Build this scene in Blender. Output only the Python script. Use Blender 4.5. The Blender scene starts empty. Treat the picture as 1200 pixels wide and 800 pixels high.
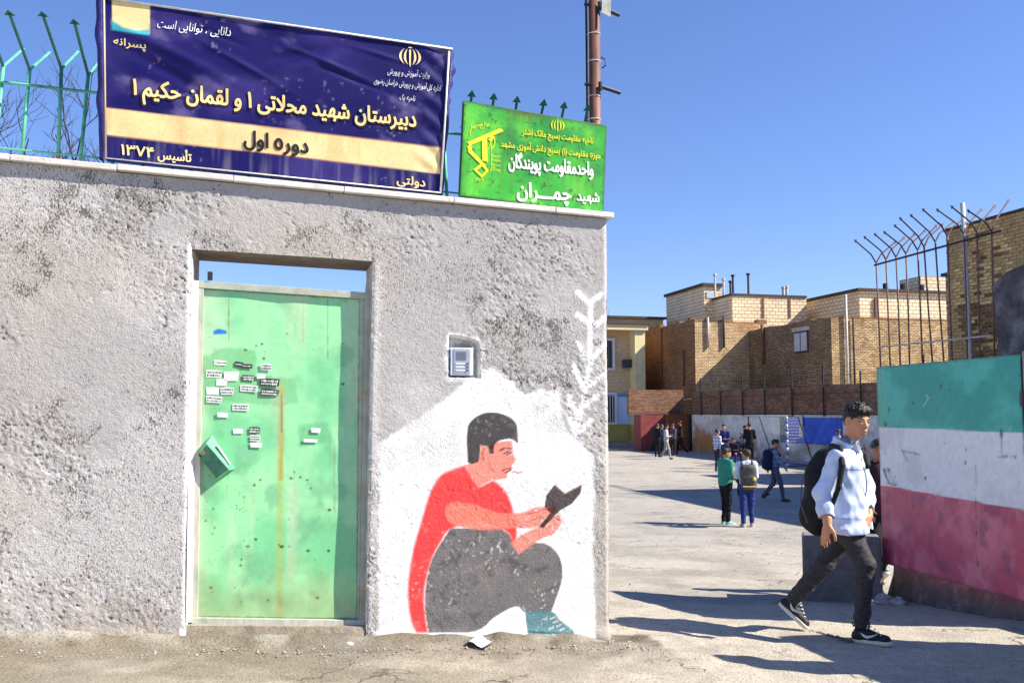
import bpy, math, random
import numpy as np
from mathutils import Vector, Matrix, Quaternion
random.seed(7); RNG = np.random.default_rng(7)
scene = bpy.context.scene
COL = scene.collection

# ------------------------------------------------------------------ camera
F_PX, CX, CY, CAMZ = 1100.0, 600.0, 400.0, 1.45
PITCH = math.atan(84 / 1100.0)
cam_d = bpy.data.cameras.new('camera'); cam_d.sensor_width = 36; cam_d.lens = 36 * F_PX / 1200
cam_d.clip_start = 0.05; cam_d.clip_end = 3000
cam = bpy.data.objects.new('camera', cam_d); COL.objects.link(cam)
cam.location = (0, 0, CAMZ); cam.rotation_euler = (math.pi / 2 + PITCH, 0, 0)
scene.camera = cam

# ------------------------------------------------------------------ light
EL = math.radians(40); TS = Vector((0.985, -0.172, 0)).normalized()      # horizontal direction towards the sun
world = bpy.data.worlds.new('World'); scene.world = world; world.use_nodes = True
wn = world.node_tree.nodes; wl_ = world.node_tree.links
sky = wn.new('ShaderNodeTexSky'); sky.sky_type = 'NISHITA'; sky.sun_disc = False
sky.sun_elevation = EL; sky.sun_rotation = math.atan2(TS.x, TS.y)
sky.altitude = 1000; sky.air_density = 1.25; sky.dust_density = 0.2; sky.ozone_density = 4.0
bg = wn['Background']; tint = wn.new('ShaderNodeMix'); tint.data_type = 'RGBA'; tint.blend_type = 'MULTIPLY'; tint.inputs[0].default_value = 1; tint.inputs[7].default_value = (0.92, 1.0, 1.36, 1)
wl_.new(sky.outputs[0], tint.inputs[6]); wl_.new(tint.outputs[2], bg.inputs[0]); bg.inputs[1].default_value = 0.068
sd = bpy.data.lights.new('sun', 'SUN'); sd.energy = 5.0; sd.angle = math.radians(0.5); sd.color = (1, 0.92, 0.79)
sun = bpy.data.objects.new('sun', sd); COL.objects.link(sun)
ldir = Vector((-TS.x * math.cos(EL), -TS.y * math.cos(EL), -math.sin(EL)))
sun.rotation_euler = ldir.to_track_quat('-Z', 'Y').to_euler(); sun.location = (8, -2, 9)
scene.view_settings.view_transform = 'Standard'; scene.view_settings.look = 'None'
scene.view_settings.exposure = 1.02; scene.view_settings.gamma = 1
scene.render.engine = 'CYCLES'

# ------------------------------------------------------------------ geometry of the place
def ray(px, py):
    c, s = math.cos(PITCH), math.sin(PITCH); dx, dy, dz = px - CX, F_PX, CY - py
    return np.array([dx, dy * c - dz * s, dy * s + dz * c])
CAMP = np.array([0, 0, CAMZ])
def P(px, py, Y):
    d = ray(px, py); return CAMP + d * (Y / d[1])
def on_plane(px, py, o, n):
    d = ray(px, py); t = np.dot(np.array(o) - CAMP, n) / np.dot(d, n); return CAMP + d * t
def sst(a, b, x):
    t = np.clip((x - a) / (b - a), 0, 1); return t * t * (3 - 2 * t)
def ground(x, y):
    x = np.asarray(x, float); y = np.asarray(y, float)
    prof = np.interp(y, [6.2, 6.7, 8.4, 10, 17, 19], [0.06, 0.045, -0.14, -0.25, -0.60, -0.62])
    t = 1.7 - np.clip(x, -7, 4)
    left = 0.054 * 0.5 * (t + np.sqrt(t * t + 0.25)) - 0.06
    return prof + left * (1 - sst(7.5, 14, y))
U = np.array([0.97014, 0.24254, 0]); V = np.array([-0.24254, 0.97014, 0]); ZV = np.array([0, 0, 1.0])
class Frame:
    def __init__(s, o, ex=U, ey=V): s.o = np.array(o, float); s.ex = np.array(ex, float); s.ey = np.array(ey, float); s.n = -s.ey
    def p(s, a, b, z): return s.o + s.ex * a + s.ey * b + ZV * z
    def uz(s, px, py, b=0.0):
        q = on_plane(px, py, s.o + s.ey * b, s.n) - s.o
        return float(np.dot(q, s.ex)), float(q[2])
    def vz(s, px, py, a):                                    # plane across the wall at a
        q = on_plane(px, py, s.o + s.ex * a, s.ex) - s.o
        return float(np.dot(q, s.ey)), float(q[2])
q0 = P(711, 742, 5.9)
WF = Frame((q0[0], q0[1], 0.0))                              # street wall: a along, b into the yard, z up (absolute)

# ------------------------------------------------------------------ helpers
WL = {}
def rootloc(o):
    while o.parent is not None: o = o.parent
    return WL.get(o.name, np.zeros(3))
class MB:
    def __init__(s): s.v = []; s.f = []
    def add(s, vs, fs):
        k = len(s.v); s.v.extend([tuple(map(float, q)) for q in vs]); s.f.extend([tuple(i + k for i in f) for f in fs])
    def box(s, F, a0, a1, b0, b1, z0, z1):
        vs = [F.p(a, b, z) for z in (z0, z1) for b in (b0, b1) for a in (a0, a1)]
        s.add(vs, [(0, 2, 3, 1), (4, 5, 7, 6), (0, 1, 5, 4), (2, 6, 7, 3), (0, 4, 6, 2), (1, 3, 7, 5)])
    def hexa(s, vs):                                         # 8 corners, same order as box
        s.add(vs, [(0, 2, 3, 1), (4, 5, 7, 6), (0, 1, 5, 4), (2, 6, 7, 3), (0, 4, 6, 2), (1, 3, 7, 5)])
    def tube(s, pts, r, n=8, cap=True):
        pts = [np.array(p, float) for p in pts]; rs = r if isinstance(r, (list, tuple)) else [r] * len(pts)
        vs = []; fs = []; up = None
        for i, p in enumerate(pts):
            d = pts[min(i + 1, len(pts) - 1)] - pts[max(i - 1, 0)]; d = d / (np.linalg.norm(d) + 1e-9)
            if up is None: up = np.array([0, 0, 1.0]) if abs(d[2]) < 0.9 else np.array([1.0, 0, 0])
            e1 = np.cross(d, up); e1 /= np.linalg.norm(e1) + 1e-9; e2 = np.cross(d, e1); up = -e2 if np.dot(-e2, up) > 0 else e2
            up = np.cross(e1, d)
            for k in range(n):
                t = 2 * math.pi * k / n; vs.append(p + rs[i] * (math.cos(t) * e1 + math.sin(t) * e2))
        for i in range(len(pts) - 1):
            for k in range(n):
                a = i * n + k; b = i * n + (k + 1) % n; fs.append((a, b, b + n, a + n))
        if cap: fs.append(tuple(range(n))[::-1]); fs.append(tuple(range((len(pts) - 1) * n, len(pts) * n)))
        s.add(vs, fs)
    def prism(s, F, poly, b0, b1):                           # polygon in (a,z), thickness b0..b1
        n = len(poly); vs = [F.p(a, b0, z) for a, z in poly] + [F.p(a, b1, z) for a, z in poly]
        s.add(vs, [tuple(range(n)), tuple(range(n, 2 * n))[::-1]] + [(i, i + n, (i + 1) % n + n, (i + 1) % n) for i in range(n)])
    def ball(s, c, r, seg=12, rings=8, R=None):
        r = np.array(r if hasattr(r, '__len__') else (r, r, r)); c = np.array(c); vs = []; fs = []
        for i in range(rings + 1):
            ph = math.pi * i / rings
            for k in range(seg):
                t = 2 * math.pi * k / seg; q = np.array([math.sin(ph) * math.cos(t), math.sin(ph) * math.sin(t), math.cos(ph)]) * r
                vs.append(c + (R @ q if R is not None else q))
        for i in range(rings):
            for k in range(seg): a = i * seg + k; b = i * seg + (k + 1) % seg; fs.append((a, a + seg, b + seg, b))
        s.add(vs, fs)
def set_smooth(me, on=True): me.polygons.foreach_set('use_smooth', np.full(len(me.polygons), on))
def box_uv(me):
    uv = me.uv_layers.new(name='UVMap').data
    co = np.empty(len(me.vertices) * 3); me.vertices.foreach_get('co', co); co = co.reshape(-1, 3)
    for p in me.polygons:
        n = p.normal
        if abs(n.z) > 0.7: e1 = np.array([1, 0, 0.]); e2 = np.array([0, 1., 0])
        else: e1 = np.array([-n.y, n.x, 0]); e1 /= np.linalg.norm(e1); e2 = ZV
        for li in p.loop_indices:
            c = co[me.loops[li].vertex_index]; uv[li].uv = (float(c @ e1), float(c @ e2))
def mk(name, v, f, m, parent=None, smooth=False, uv=False, colors=None, attr='paint', bevel=0):
    me = bpy.data.meshes.new(name)
    v = np.array(v, float).reshape(-1, 3)
    if parent is not None: v = v - rootloc(parent)
    me.from_pydata(v.tolist() if len(v) < 50000 else [tuple(q) for q in v.tolist()], [], f if isinstance(f, list) else f.tolist())
    me.update()
    if smooth: set_smooth(me)
    if uv: box_uv(me)
    if colors is not None:
        ca = me.color_attributes.new(attr, 'FLOAT_COLOR', 'POINT'); c4 = np.ones((len(v), 4)); c4[:, :colors.shape[1]] = colors
        ca.data.foreach_set('color', c4.ravel())
    if m is not None: me.materials.append(m)
    o = bpy.data.objects.new(name, me); COL.objects.link(o)
    if parent is not None: o.parent = parent
    if bevel:
        b = o.modifiers.new('bevel', 'BEVEL'); b.width = bevel; b.segments = 2; b.limit_method = 'ANGLE'
    return o
def obj(name, mb, m, parent=None, **k): return mk(name, mb.v, mb.f, m, parent, **k)
def thing(name, loc, label, cat, group=None):
    o = bpy.data.objects.new(name, None); COL.objects.link(o); o.location = tuple(float(q) for q in loc); o.empty_display_size = 0.2
    WL[o.name] = np.array(loc, float); o['label'] = label; o['category'] = cat
    if group: o['group'] = group
    return o
def tag(o, label, cat, group=None):
    o['label'] = label; o['category'] = cat
    if group: o['group'] = group
    return o
def struct(o): o['kind'] = 'structure'; return o
def stuff(o): o['kind'] = 'stuff'; return o
def lab(o, l): o['label'] = l; return o

# value noise, numpy
_perm = RNG.random((512, 512))
def vn(x, y):
    xi = np.floor(x).astype(int); yi = np.floor(y).astype(int); fx = x - xi; fy = y - yi
    fx = fx * fx * (3 - 2 * fx); fy = fy * fy * (3 - 2 * fy); g = lambda a, b: _perm[a % 512, b % 512]
    return (g(xi, yi) * (1 - fx) + g(xi + 1, yi) * fx) * (1 - fy) + (g(xi, yi + 1) * (1 - fx) + g(xi + 1, yi + 1) * fx) * fy
def fbm(x, y, o=4):
    s = 0; a = 0.5; t = 0
    for i in range(o): s = s + a * vn(x * 2 ** i + 17.3 * i, y * 2 ** i + 5.1 * i); t += a; a *= 0.5
    return s / t
def poly_sd(X, Yc, poly):                                     # signed distance, negative inside
    d = np.full(X.shape, 1e9); ins = np.zeros(X.shape, bool); n = len(poly)
    for i in range(n):
        ax, ay = poly[i]; bx_, by_ = poly[(i + 1) % n]; ex, ey = bx_ - ax, by_ - ay
        t = np.clip(((X - ax) * ex + (Yc - ay) * ey) / (ex * ex + ey * ey + 1e-12), 0, 1)
        d = np.minimum(d, np.hypot(X - ax - t * ex, Yc - ay - t * ey))
        c = ((ay > Yc) != (by_ > Yc)); xi = (bx_ - ax) * (Yc - ay) / ((by_ - ay) if abs(by_ - ay) > 1e-12 else 1e-12) + ax
        ins ^= c & (X < xi)
    return np.where(ins, -d, d)
def seg_d(X, Yc, a, b):
    ex, ey = b[0] - a[0], b[1] - a[1]; t = np.clip(((X - a[0]) * ex + (Yc - a[1]) * ey) / (ex * ex + ey * ey + 1e-12), 0, 1)
    return np.hypot(X - a[0] - t * ex, Yc - a[1] - t * ey)
def mixc(c, col, m): return c * (1 - m[..., None]) + np.array(col) * m[..., None]

# ------------------------------------------------------------------ materials
def mat(name, col, rough=0.8, var=0.18, scale=6, bump=0.0, bscale=60, metal=0.0, attr=None, rnd=0.0, col2=None, c2scale=3, c2lo=0.5, c2hi=0.6,
        uv=False, speck=0.0, spscale=220, spec=0.3, emis=None, stretch=None):
    m = bpy.data.materials.new(name); m.use_nodes = True; N = m.node_tree.nodes; L = m.node_tree.links; b = N['Principled BSDF']
    b.inputs['Roughness'].default_value = rough; b.inputs['Metallic'].default_value = metal; b.inputs['Specular IOR Level'].default_value = spec
    tc = N.new('ShaderNodeTexCoord'); co = tc.outputs['UV' if uv else 'Object']
    if stretch:
        mp = N.new('ShaderNodeMapping'); mp.inputs['Scale'].default_value = stretch; L.new(co, mp.inputs[0]); co = mp.outputs[0]
    def noise(s, d=5, r=0.6):
        n = N.new('ShaderNodeTexNoise'); n.inputs['Scale'].default_value = s; n.inputs['Detail'].default_value = d; n.inputs['Roughness'].default_value = r
        L.new(co, n.inputs['Vector']); return n.outputs['Fac']
    def mx(kind, a, bb, f):
        x = N.new('ShaderNodeMix'); x.data_type = 'RGBA'; x.blend_type = kind
        for i, val in ((0, f), (6, a), (7, bb)):
            if isinstance(val, (float, int)): x.inputs[i].default_value = val if i == 0 else (val, val, val, 1)
            elif isinstance(val, (tuple, list)): x.inputs[i].default_value = (*val[:3], 1)
            else: L.new(val, x.inputs[i])
        return x.outputs[2]
    def rmap(src, a, bb, c, d):
        r = N.new('ShaderNodeMapRange'); r.inputs[1].default_value = a; r.inputs[2].default_value = bb; r.inputs[3].default_value = c; r.inputs[4].default_value = d
        L.new(src, r.inputs[0]); return r.outputs[0]
    if attr:
        a = N.new('ShaderNodeAttribute'); a.attribute_name = attr; base = a.outputs['Color']
    else: base = tuple(col)
    if col2 is not None: base = mx('MIX', base, col2, rmap(noise(c2scale, 6, 0.65), c2lo, c2hi, 0, 1))
    if var: base = mx('MULTIPLY', base, rmap(noise(scale, 6, 0.65), 0.3, 0.7, 1 - var, 1 + var), 1.0)
    if speck: base = mx('MULTIPLY', base, rmap(noise(spscale, 2, 0.5), 0.34, 0.46, 1 - speck, 1.0), 1.0)
    if rnd:
        oi = N.new('ShaderNodeObjectInfo'); base = mx('MULTIPLY', base, rmap(oi.outputs['Random'], 0, 1, 1 - rnd, 1 + rnd), 1.0)
    if isinstance(base, tuple): b.inputs['Base Color'].default_value = (*base[:3], 1)
    else: L.new(base, b.inputs['Base Color'])
    if bump:
        bp = N.new('ShaderNodeBump'); bp.inputs['Strength'].default_value = 1.0; bp.inputs['Distance'].default_value = bump
        L.new(noise(bscale, 6, 0.65), bp.inputs['Height']); L.new(bp.outputs[0], b.inputs['Normal'])
    if emis: b.inputs['Emission Color'].default_value = (*emis, 1); b.inputs['Emission Strength'].default_value = 1
    m['x'] = 1
    return m
def brick_mat(name, c1, c2, mortar, bw=0.23, bh=0.085, msz=0.012, var=0.25, stain=None, slo=0.55, shi=0.65, bump=0.012):
    m = bpy.data.materials.new(name); m.use_nodes = True; N = m.node_tree.nodes; L = m.node_tree.links; b = N['Principled BSDF']
    b.inputs['Roughness'].default_value = 0.9; b.inputs['Specular IOR Level'].default_value = 0.15
    tc = N.new('ShaderNodeTexCoord'); co = tc.outputs['UV']
    t = N.new('ShaderNodeTexBrick'); L.new(co, t.inputs['Vector']); t.inputs['Scale'].default_value = 1.0
    t.inputs['Color1'].default_value = (*c1, 1); t.inputs['Color2'].default_value = (*c2, 1); t.inputs['Mortar'].default_value = (*mortar, 1)
    t.inputs['Brick Width'].default_value = bw; t.inputs['Row Height'].default_value = bh; t.inputs['Mortar Size'].default_value = msz; t.inputs['Bias'].default_value = 0.0
    def noise(s, d=6):
        n = N.new('ShaderNodeTexNoise'); n.inputs['Scale'].default_value = s; n.inputs['Detail'].default_value = d; n.inputs['Roughness'].default_value = 0.7
        L.new(co, n.inputs['Vector']); return n.outputs['Fac']
    def rmap(src, a, bb, c, d):
        r = N.new('ShaderNodeMapRange'); r.inputs[1].default_value = a; r.inputs[2].default_value = bb; r.inputs[3].default_value = c; r.inputs[4].default_value = d
        L.new(src, r.inputs[0]); return r.outputs[0]
    def mx(kind, a, bb, f):
        x = N.new('ShaderNodeMix'); x.data_type = 'RGBA'; x.blend_type = kind; L.new(a, x.inputs[6])
        if isinstance(bb, tuple): x.inputs[7].default_value = (*bb, 1)
        else: L.new(bb, x.inputs[7])
        if isinstance(f, float): x.inputs[0].default_value = f
        else: L.new(f, x.inputs[0])
        return x.outputs[2]
    c = t.outputs['Color']
    if stain: c = mx('MIX', c, stain, rmap(noise(0.45), slo, shi, 0, 0.8))
    c = mx('MULTIPLY', c, rmap(noise(0.9), 0.3, 0.7, 1 - var, 1 + var), 1.0)
    c = mx('MULTIPLY', c, rmap(noise(9.0), 0.3, 0.7, 1 - var, 1 + var), 1.0)
    L.new(c, b.inputs['Base Color'])
    bp = N.new('ShaderNodeBump'); bp.inputs['Distance'].default_value = bump; bp.invert = True; L.new(t.outputs['Fac'], bp.inputs['Height']); L.new(bp.outputs[0], b.inputs['Normal'])
    return m
# ------------------------------------------------------------------ ground
def build_ground():
    def rng(a, b, s): return list(np.arange(a, b, s))
    xs = [-600, -200, -80, -40, -20, -12] + rng(-8, -4.2, 0.4) + rng(-4.2, 5.2, 0.045) + rng(5.2, 30, 0.8) + [30, 40, 80, 200, 600]
    ys = [-300, -100, -30, -10, -4, 0] + rng(1, 4.2, 0.4) + rng(4.2, 9, 0.045) + rng(9, 20, 0.15) + rng(20, 64, 1.0) + [64, 80, 150, 400, 900, 2500]
    xs = np.array(xs, float); ys = np.array(ys, float); X, Y = np.meshgrid(xs, ys)
    Z = ground(X, Y)
    near = (1 - sst(14, 22, Y)) * (1 - sst(7, 10, np.abs(X)))
    Z = Z + near * ((fbm(X * 1.1, Y * 1.1, 3) - 0.5) * 0.035 + (fbm(X * 7 + 40, Y * 7, 3) - 0.5) * 0.012)
    q = np.stack([X - WF.o[0], Y - WF.o[1]], -1); a = q @ U[:2]; b = q @ V[:2]
    lip = np.exp(-((b + 0.03) / (0.07 + 0.05 * fbm(a * 3, b * 0 + 2))) ** 2) * (a < 0.12) * (a > -9)
    lip *= (0.4 + 1.2 * fbm(a * 6, b * 6 + 9, 3)) * (1 - sst(-.35, .0, a))
    Z = Z + lip * 0.05
    nx = len(xs); ii, jj = np.meshgrid(np.arange(nx - 1), np.arange(len(ys) - 1)); k = (jj * nx + ii).ravel()
    f = np.stack([k, k + 1, k + nx + 1, k + nx], 1)
    base = np.zeros(X.shape + (3,)) + np.array([0.48, 0.435, 0.355])
    n1 = fbm(X * 0.7 + 3, Y * 0.7, 4); base = mixc(base, (0.30, 0.28, 0.245), sst(0.42, 0.68, n1) * 0.8)
    far = sst(9.5, 15, Y); base = mixc(base, (0.37, 0.35, 0.32), far * 0.7)
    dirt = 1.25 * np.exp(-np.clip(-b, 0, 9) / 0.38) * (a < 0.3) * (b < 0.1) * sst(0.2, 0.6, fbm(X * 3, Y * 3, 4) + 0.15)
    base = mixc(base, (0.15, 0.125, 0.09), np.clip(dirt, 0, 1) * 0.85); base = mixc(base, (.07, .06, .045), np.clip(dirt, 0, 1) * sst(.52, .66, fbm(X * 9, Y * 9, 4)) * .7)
    leftd = (1 - sst(-1.0, 1.0, X)) * sst(0.35, 0.65, fbm(X * 1.6 + 9, Y * 2.5, 4)) * (Y < 7)
    base = mixc(base, (0.22, 0.19, 0.14), leftd * 0.8)
    base = mixc(base, (0.52, 0.49, 0.43), lip * 0.5 * sst(.4, .6, fbm(a * 5, b * 5)))
    m = mat('ground_concrete', None, rough=0.95, var=0.16, scale=9, bump=0.012, bscale=55, attr='paint', speck=0.45, spscale=90, spec=0.1)
    N = m.node_tree.nodes; Lk = m.node_tree.links; bs = N['Principled BSDF']; src = bs.inputs['Base Color'].links[0].from_socket; tc = N.new('ShaderNodeTexCoord')
    def nz_(s_, d=4):
        n_ = N.new('ShaderNodeTexNoise'); n_.inputs['Scale'].default_value = s_; n_.inputs['Detail'].default_value = d; Lk.new(tc.outputs['Object'], n_.inputs['Vector']); return n_.outputs['Fac']
    def mr_(so, a, b, c_, d): r = N.new('ShaderNodeMapRange'); [setattr(r.inputs[i + 1], 'default_value', v) for i, v in enumerate((a, b, c_, d))]; Lk.new(so, r.inputs[0]); return r.outputs[0]
    def ma_(op, a, b):
        r = N.new('ShaderNodeMath'); r.operation = op
        for i, v in enumerate((a, b)):
            if isinstance(v, (int, float)): r.inputs[i].default_value = v
            else: Lk.new(v, r.inputs[i])
        return r.outputs[0]
    cr = mr_(ma_('ABSOLUTE', ma_('SUBTRACT', nz_(.55, 7), .5), 0), 0.0006, .0032, 1, 0); cr = ma_('MULTIPLY', cr, mr_(nz_(.8, 2), .44, .58, 0, .85))
    sp = ma_('MULTIPLY', mr_(nz_(26, 3), .62, .70, 0, .5), mr_(nz_(2.2, 3), .42, .6, .15, 1)); pa = mr_(nz_(1.5, 6), .52, .64, 0, .45)
    for fac, colr in ((pa, (.24, .215, .18, 1)), (sp, (.09, .08, .065, 1)), (cr, (.06, .052, .045, 1))):
        x_ = N.new('ShaderNodeMix'); x_.data_type = 'RGBA'; Lk.new(fac, x_.inputs[0]); Lk.new(src, x_.inputs[6]); x_.inputs[7].default_value = colr; src = x_.outputs[2]
    Lk.new(src, bs.inputs['Base Color'])
    o = mk('ground', np.stack([X, Y, Z], -1).reshape(-1, 3), f, m, smooth=True, colors=base.reshape(-1, 3)); struct(o)
build_ground()
def gz(x, y): return float(ground(x, y))

# grit and small stones
def build_grit():
    mb = MB(); rnd = random.Random(3)
    for i in range(2600):
        t = rnd.random()
        if t < 0.62:
            a = rnd.uniform(-4.6, 0.25); b = -abs(rnd.gauss(0.02, 0.16)) - 0.01; q = WF.p(a, b, 0); r = rnd.uniform(0.002, 0.010) * (1.6 if rnd.random() < .06 else 1)
        elif t < 0.9:
            q = np.array([rnd.uniform(-3.2, 3.6), rnd.uniform(4.4, 8.0), 0]); r = rnd.uniform(0.0015, 0.006)
            if (q - WF.o) @ V > -.02 and (q - WF.o) @ U < .05: continue
        else:
            q = np.array([rnd.uniform(0.9, 6), rnd.uniform(7, 17), 0]); r = rnd.uniform(0.004, 0.014)
        z = gz(q[0], q[1]) + r * 0.4
        vs = []
        for d in ((1, 0, 0), (0, 1, 0), (-1, 0, 0), (0, -1, 0), (0, 0, 1), (0, 0, -1)):
            s = r * rnd.uniform(0.6, 1.3); vs.append((q[0] + d[0] * s + rnd.uniform(-.2, .2) * r, q[1] + d[1] * s, z + d[2] * s * 0.7))
        mb.add(vs, [(0, 1, 4), (1, 2, 4), (2, 3, 4), (3, 0, 4), (1, 0, 5), (2, 1, 5), (3, 2, 5), (0, 3, 5)])
    stuff(obj('gravel', mb, mat('grit', (0.36, 0.33, 0.28), var=0.5, scale=14, rough=0.95)))
build_grit()

# ------------------------------------------------------------------ street wall
aL, zbL = WF.uz(0, 745); aR, zbR = WF.uz(711, 742)
def wall_top(a):
    a0, z0 = WF.uz(0, 189); a1, z1 = WF.uz(711, 257); return z0 + (z1 - z0) * (a - a0) / (a1 - a0)
WTH = 0.42
D_TL = WF.uz(225, 292); D_TR = WF.uz(437, 306); D_BL = WF.uz(218, 733); D_BR = WF.uz(429, 736)
A_END = WF.uz(713.5, 500)[0]
# opening edges as straight lines in wall coordinates
def dl(z): return D_BL[0] + (D_TL[0] - D_BL[0]) * (z - D_BL[1]) / (D_TL[1] - D_BL[1])
def dr(z): return D_BR[0] + (D_TR[0] - D_BR[0]) * (z - D_BR[1]) / (D_TR[1] - D_BR[1])
def dt(a): return D_TL[1] + (D_TR[1] - D_TL[1]) * (a - D_TL[0]) / (D_TR[0] - D_TL[0])
wall = thing('street_wall', WF.p(-2, 0.2, 0), 'rough grey stuccoed wall with a painted mural, white coping and a green door set into it', 'wall')
NI = [WF.uz(*p) for p in ((527, 394), (545, 396), (560, 402), (562, 443), (545, 441), (528, 440))]
NIb = [WF.uz(*p) for p in ((529, 399), (545, 400), (558, 405), (558, 438), (540, 437), (529, 437))]

def zp(x, y, s, ox, oy): return WF.uz(ox + x / s, oy + y / s)
def Z6(L): return [zp(x, y, 2.5, 440, 440) for x, y in L]
MUR = dict(
 bg=Z6([(12, 200), (90, 150), (190, 85), (270, 20), (300, -15), (345, -20), (400, 25), (440, 60), (475, 45), (535, 45), (540, 110), (560, 165), (600, 190), (635, 235), (640, 330), (635, 500), (642, 790), (10, 790)]),
 shirt=Z6([(262, 262), (200, 285), (170, 320), (150, 370), (130, 440), (110, 510), (97, 590), (95, 660), (105, 720), (118, 752), (155, 752), (145, 690), (145, 620), (165, 540), (190, 490), (220, 450), (300, 430), (380, 455), (405, 495), (415, 470), (412, 430), (405, 400), (395, 365), (375, 330), (345, 305), (305, 325), (285, 300)]),
 trousers=Z6([(220, 448), (370, 450), (420, 522), (450, 495), (490, 490), (525, 510), (545, 550), (545, 600), (530, 650), (515, 692), (440, 692), (412, 674), (350, 705), (290, 748), (155, 750), (145, 650), (165, 540)]),
 face=Z6([(262, 262), (300, 245), (308, 203), (330, 208), (350, 195), (400, 190), (404, 228), (412, 246), (405, 256), (399, 262), (402, 275), (388, 285), (385, 300), (350, 305), (345, 302), (305, 325), (285, 300)]),
 arm_a=Z6([(205, 395), (215, 375), (245, 370), (300, 380), (360, 402), (430, 400), (470, 385), (530, 383), (522, 405), (495, 420), (480, 440), (450, 446), (400, 446), (320, 452), (240, 440), (210, 420)]),
 arm_b=Z6([(540, 405), (545, 430), (520, 465), (490, 475), (420, 523), (395, 490), (430, 465), (480, 440), (500, 420)]),
 hair=Z6([(270, 255), (268, 180), (275, 140), (305, 115), (345, 107), (390, 120), (413, 145), (417, 197), (395, 185), (365, 190), (348, 203), (346, 228), (334, 228), (330, 208), (308, 203), (303, 250), (285, 258)]),
 book=Z6([(525, 318), (555, 345), (605, 318), (600, 345), (575, 375), (540, 395), (490, 447), (480, 440), (512, 402), (495, 385), (500, 350)]),
 page=Z6([(523, 320), (545, 323), (565, 336), (562, 346), (552, 344), (540, 333)]),
 shoe=Z6([(438, 690), (515, 690), (540, 715), (580, 746), (572, 757), (445, 757)]))
def rounder(P_, n=4):
    out = []; m_ = len(P_)
    for i in range(m_):
        p0, p1, p2, p3 = (np.array(P_[(i + k) % m_]) for k in (-1, 0, 1, 2))
        a1, a2 = p1 - p0, p2 - p1; sharp = (a1 @ a2) / (np.linalg.norm(a1) * np.linalg.norm(a2) + 1e-9) < .55; b1_ = p3 - p2; sharp2 = (a2 @ b1_) / (np.linalg.norm(a2) * np.linalg.norm(b1_) + 1e-9) < .55
        m1 = a2 if sharp else (p2 - p0) / 2; m2 = a2 if sharp2 else (p3 - p1) / 2
        for k in range(n):
            t = k / n; out.append(tuple((2 * t**3 - 3 * t**2 + 1) * p1 + (t**3 - 2 * t**2 + t) * m1 + (-2 * t**3 + 3 * t**2) * p2 + (t**3 - t**2) * m2))
    return out
for k_ in ('shirt', 'trousers', 'face', 'arm_a', 'arm_b', 'hair', 'shoe'): MUR[k_] = rounder(MUR[k_])
LEAF = [[(855, 150), (852, 480)], [(852, 480), (780, 810)], [(790, 100), (845, 150)], [(910, 110), (858, 150)], [(790, 215), (855, 270)], [(930, 232), (865, 280)], [(785, 360), (848, 450)],
        [(930, 370), (860, 450)], [(765, 490), (820, 590)], [(925, 530), (830, 590)], [(745, 640), (785, 740)], [(890, 640), (805, 700)], [(860, 760), (790, 830)], [(745, 760), (775, 830)]]
LEAF = [[zp(x, y, 4.445, 500, 320) for x, y in s] for s in LEAF]

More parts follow.
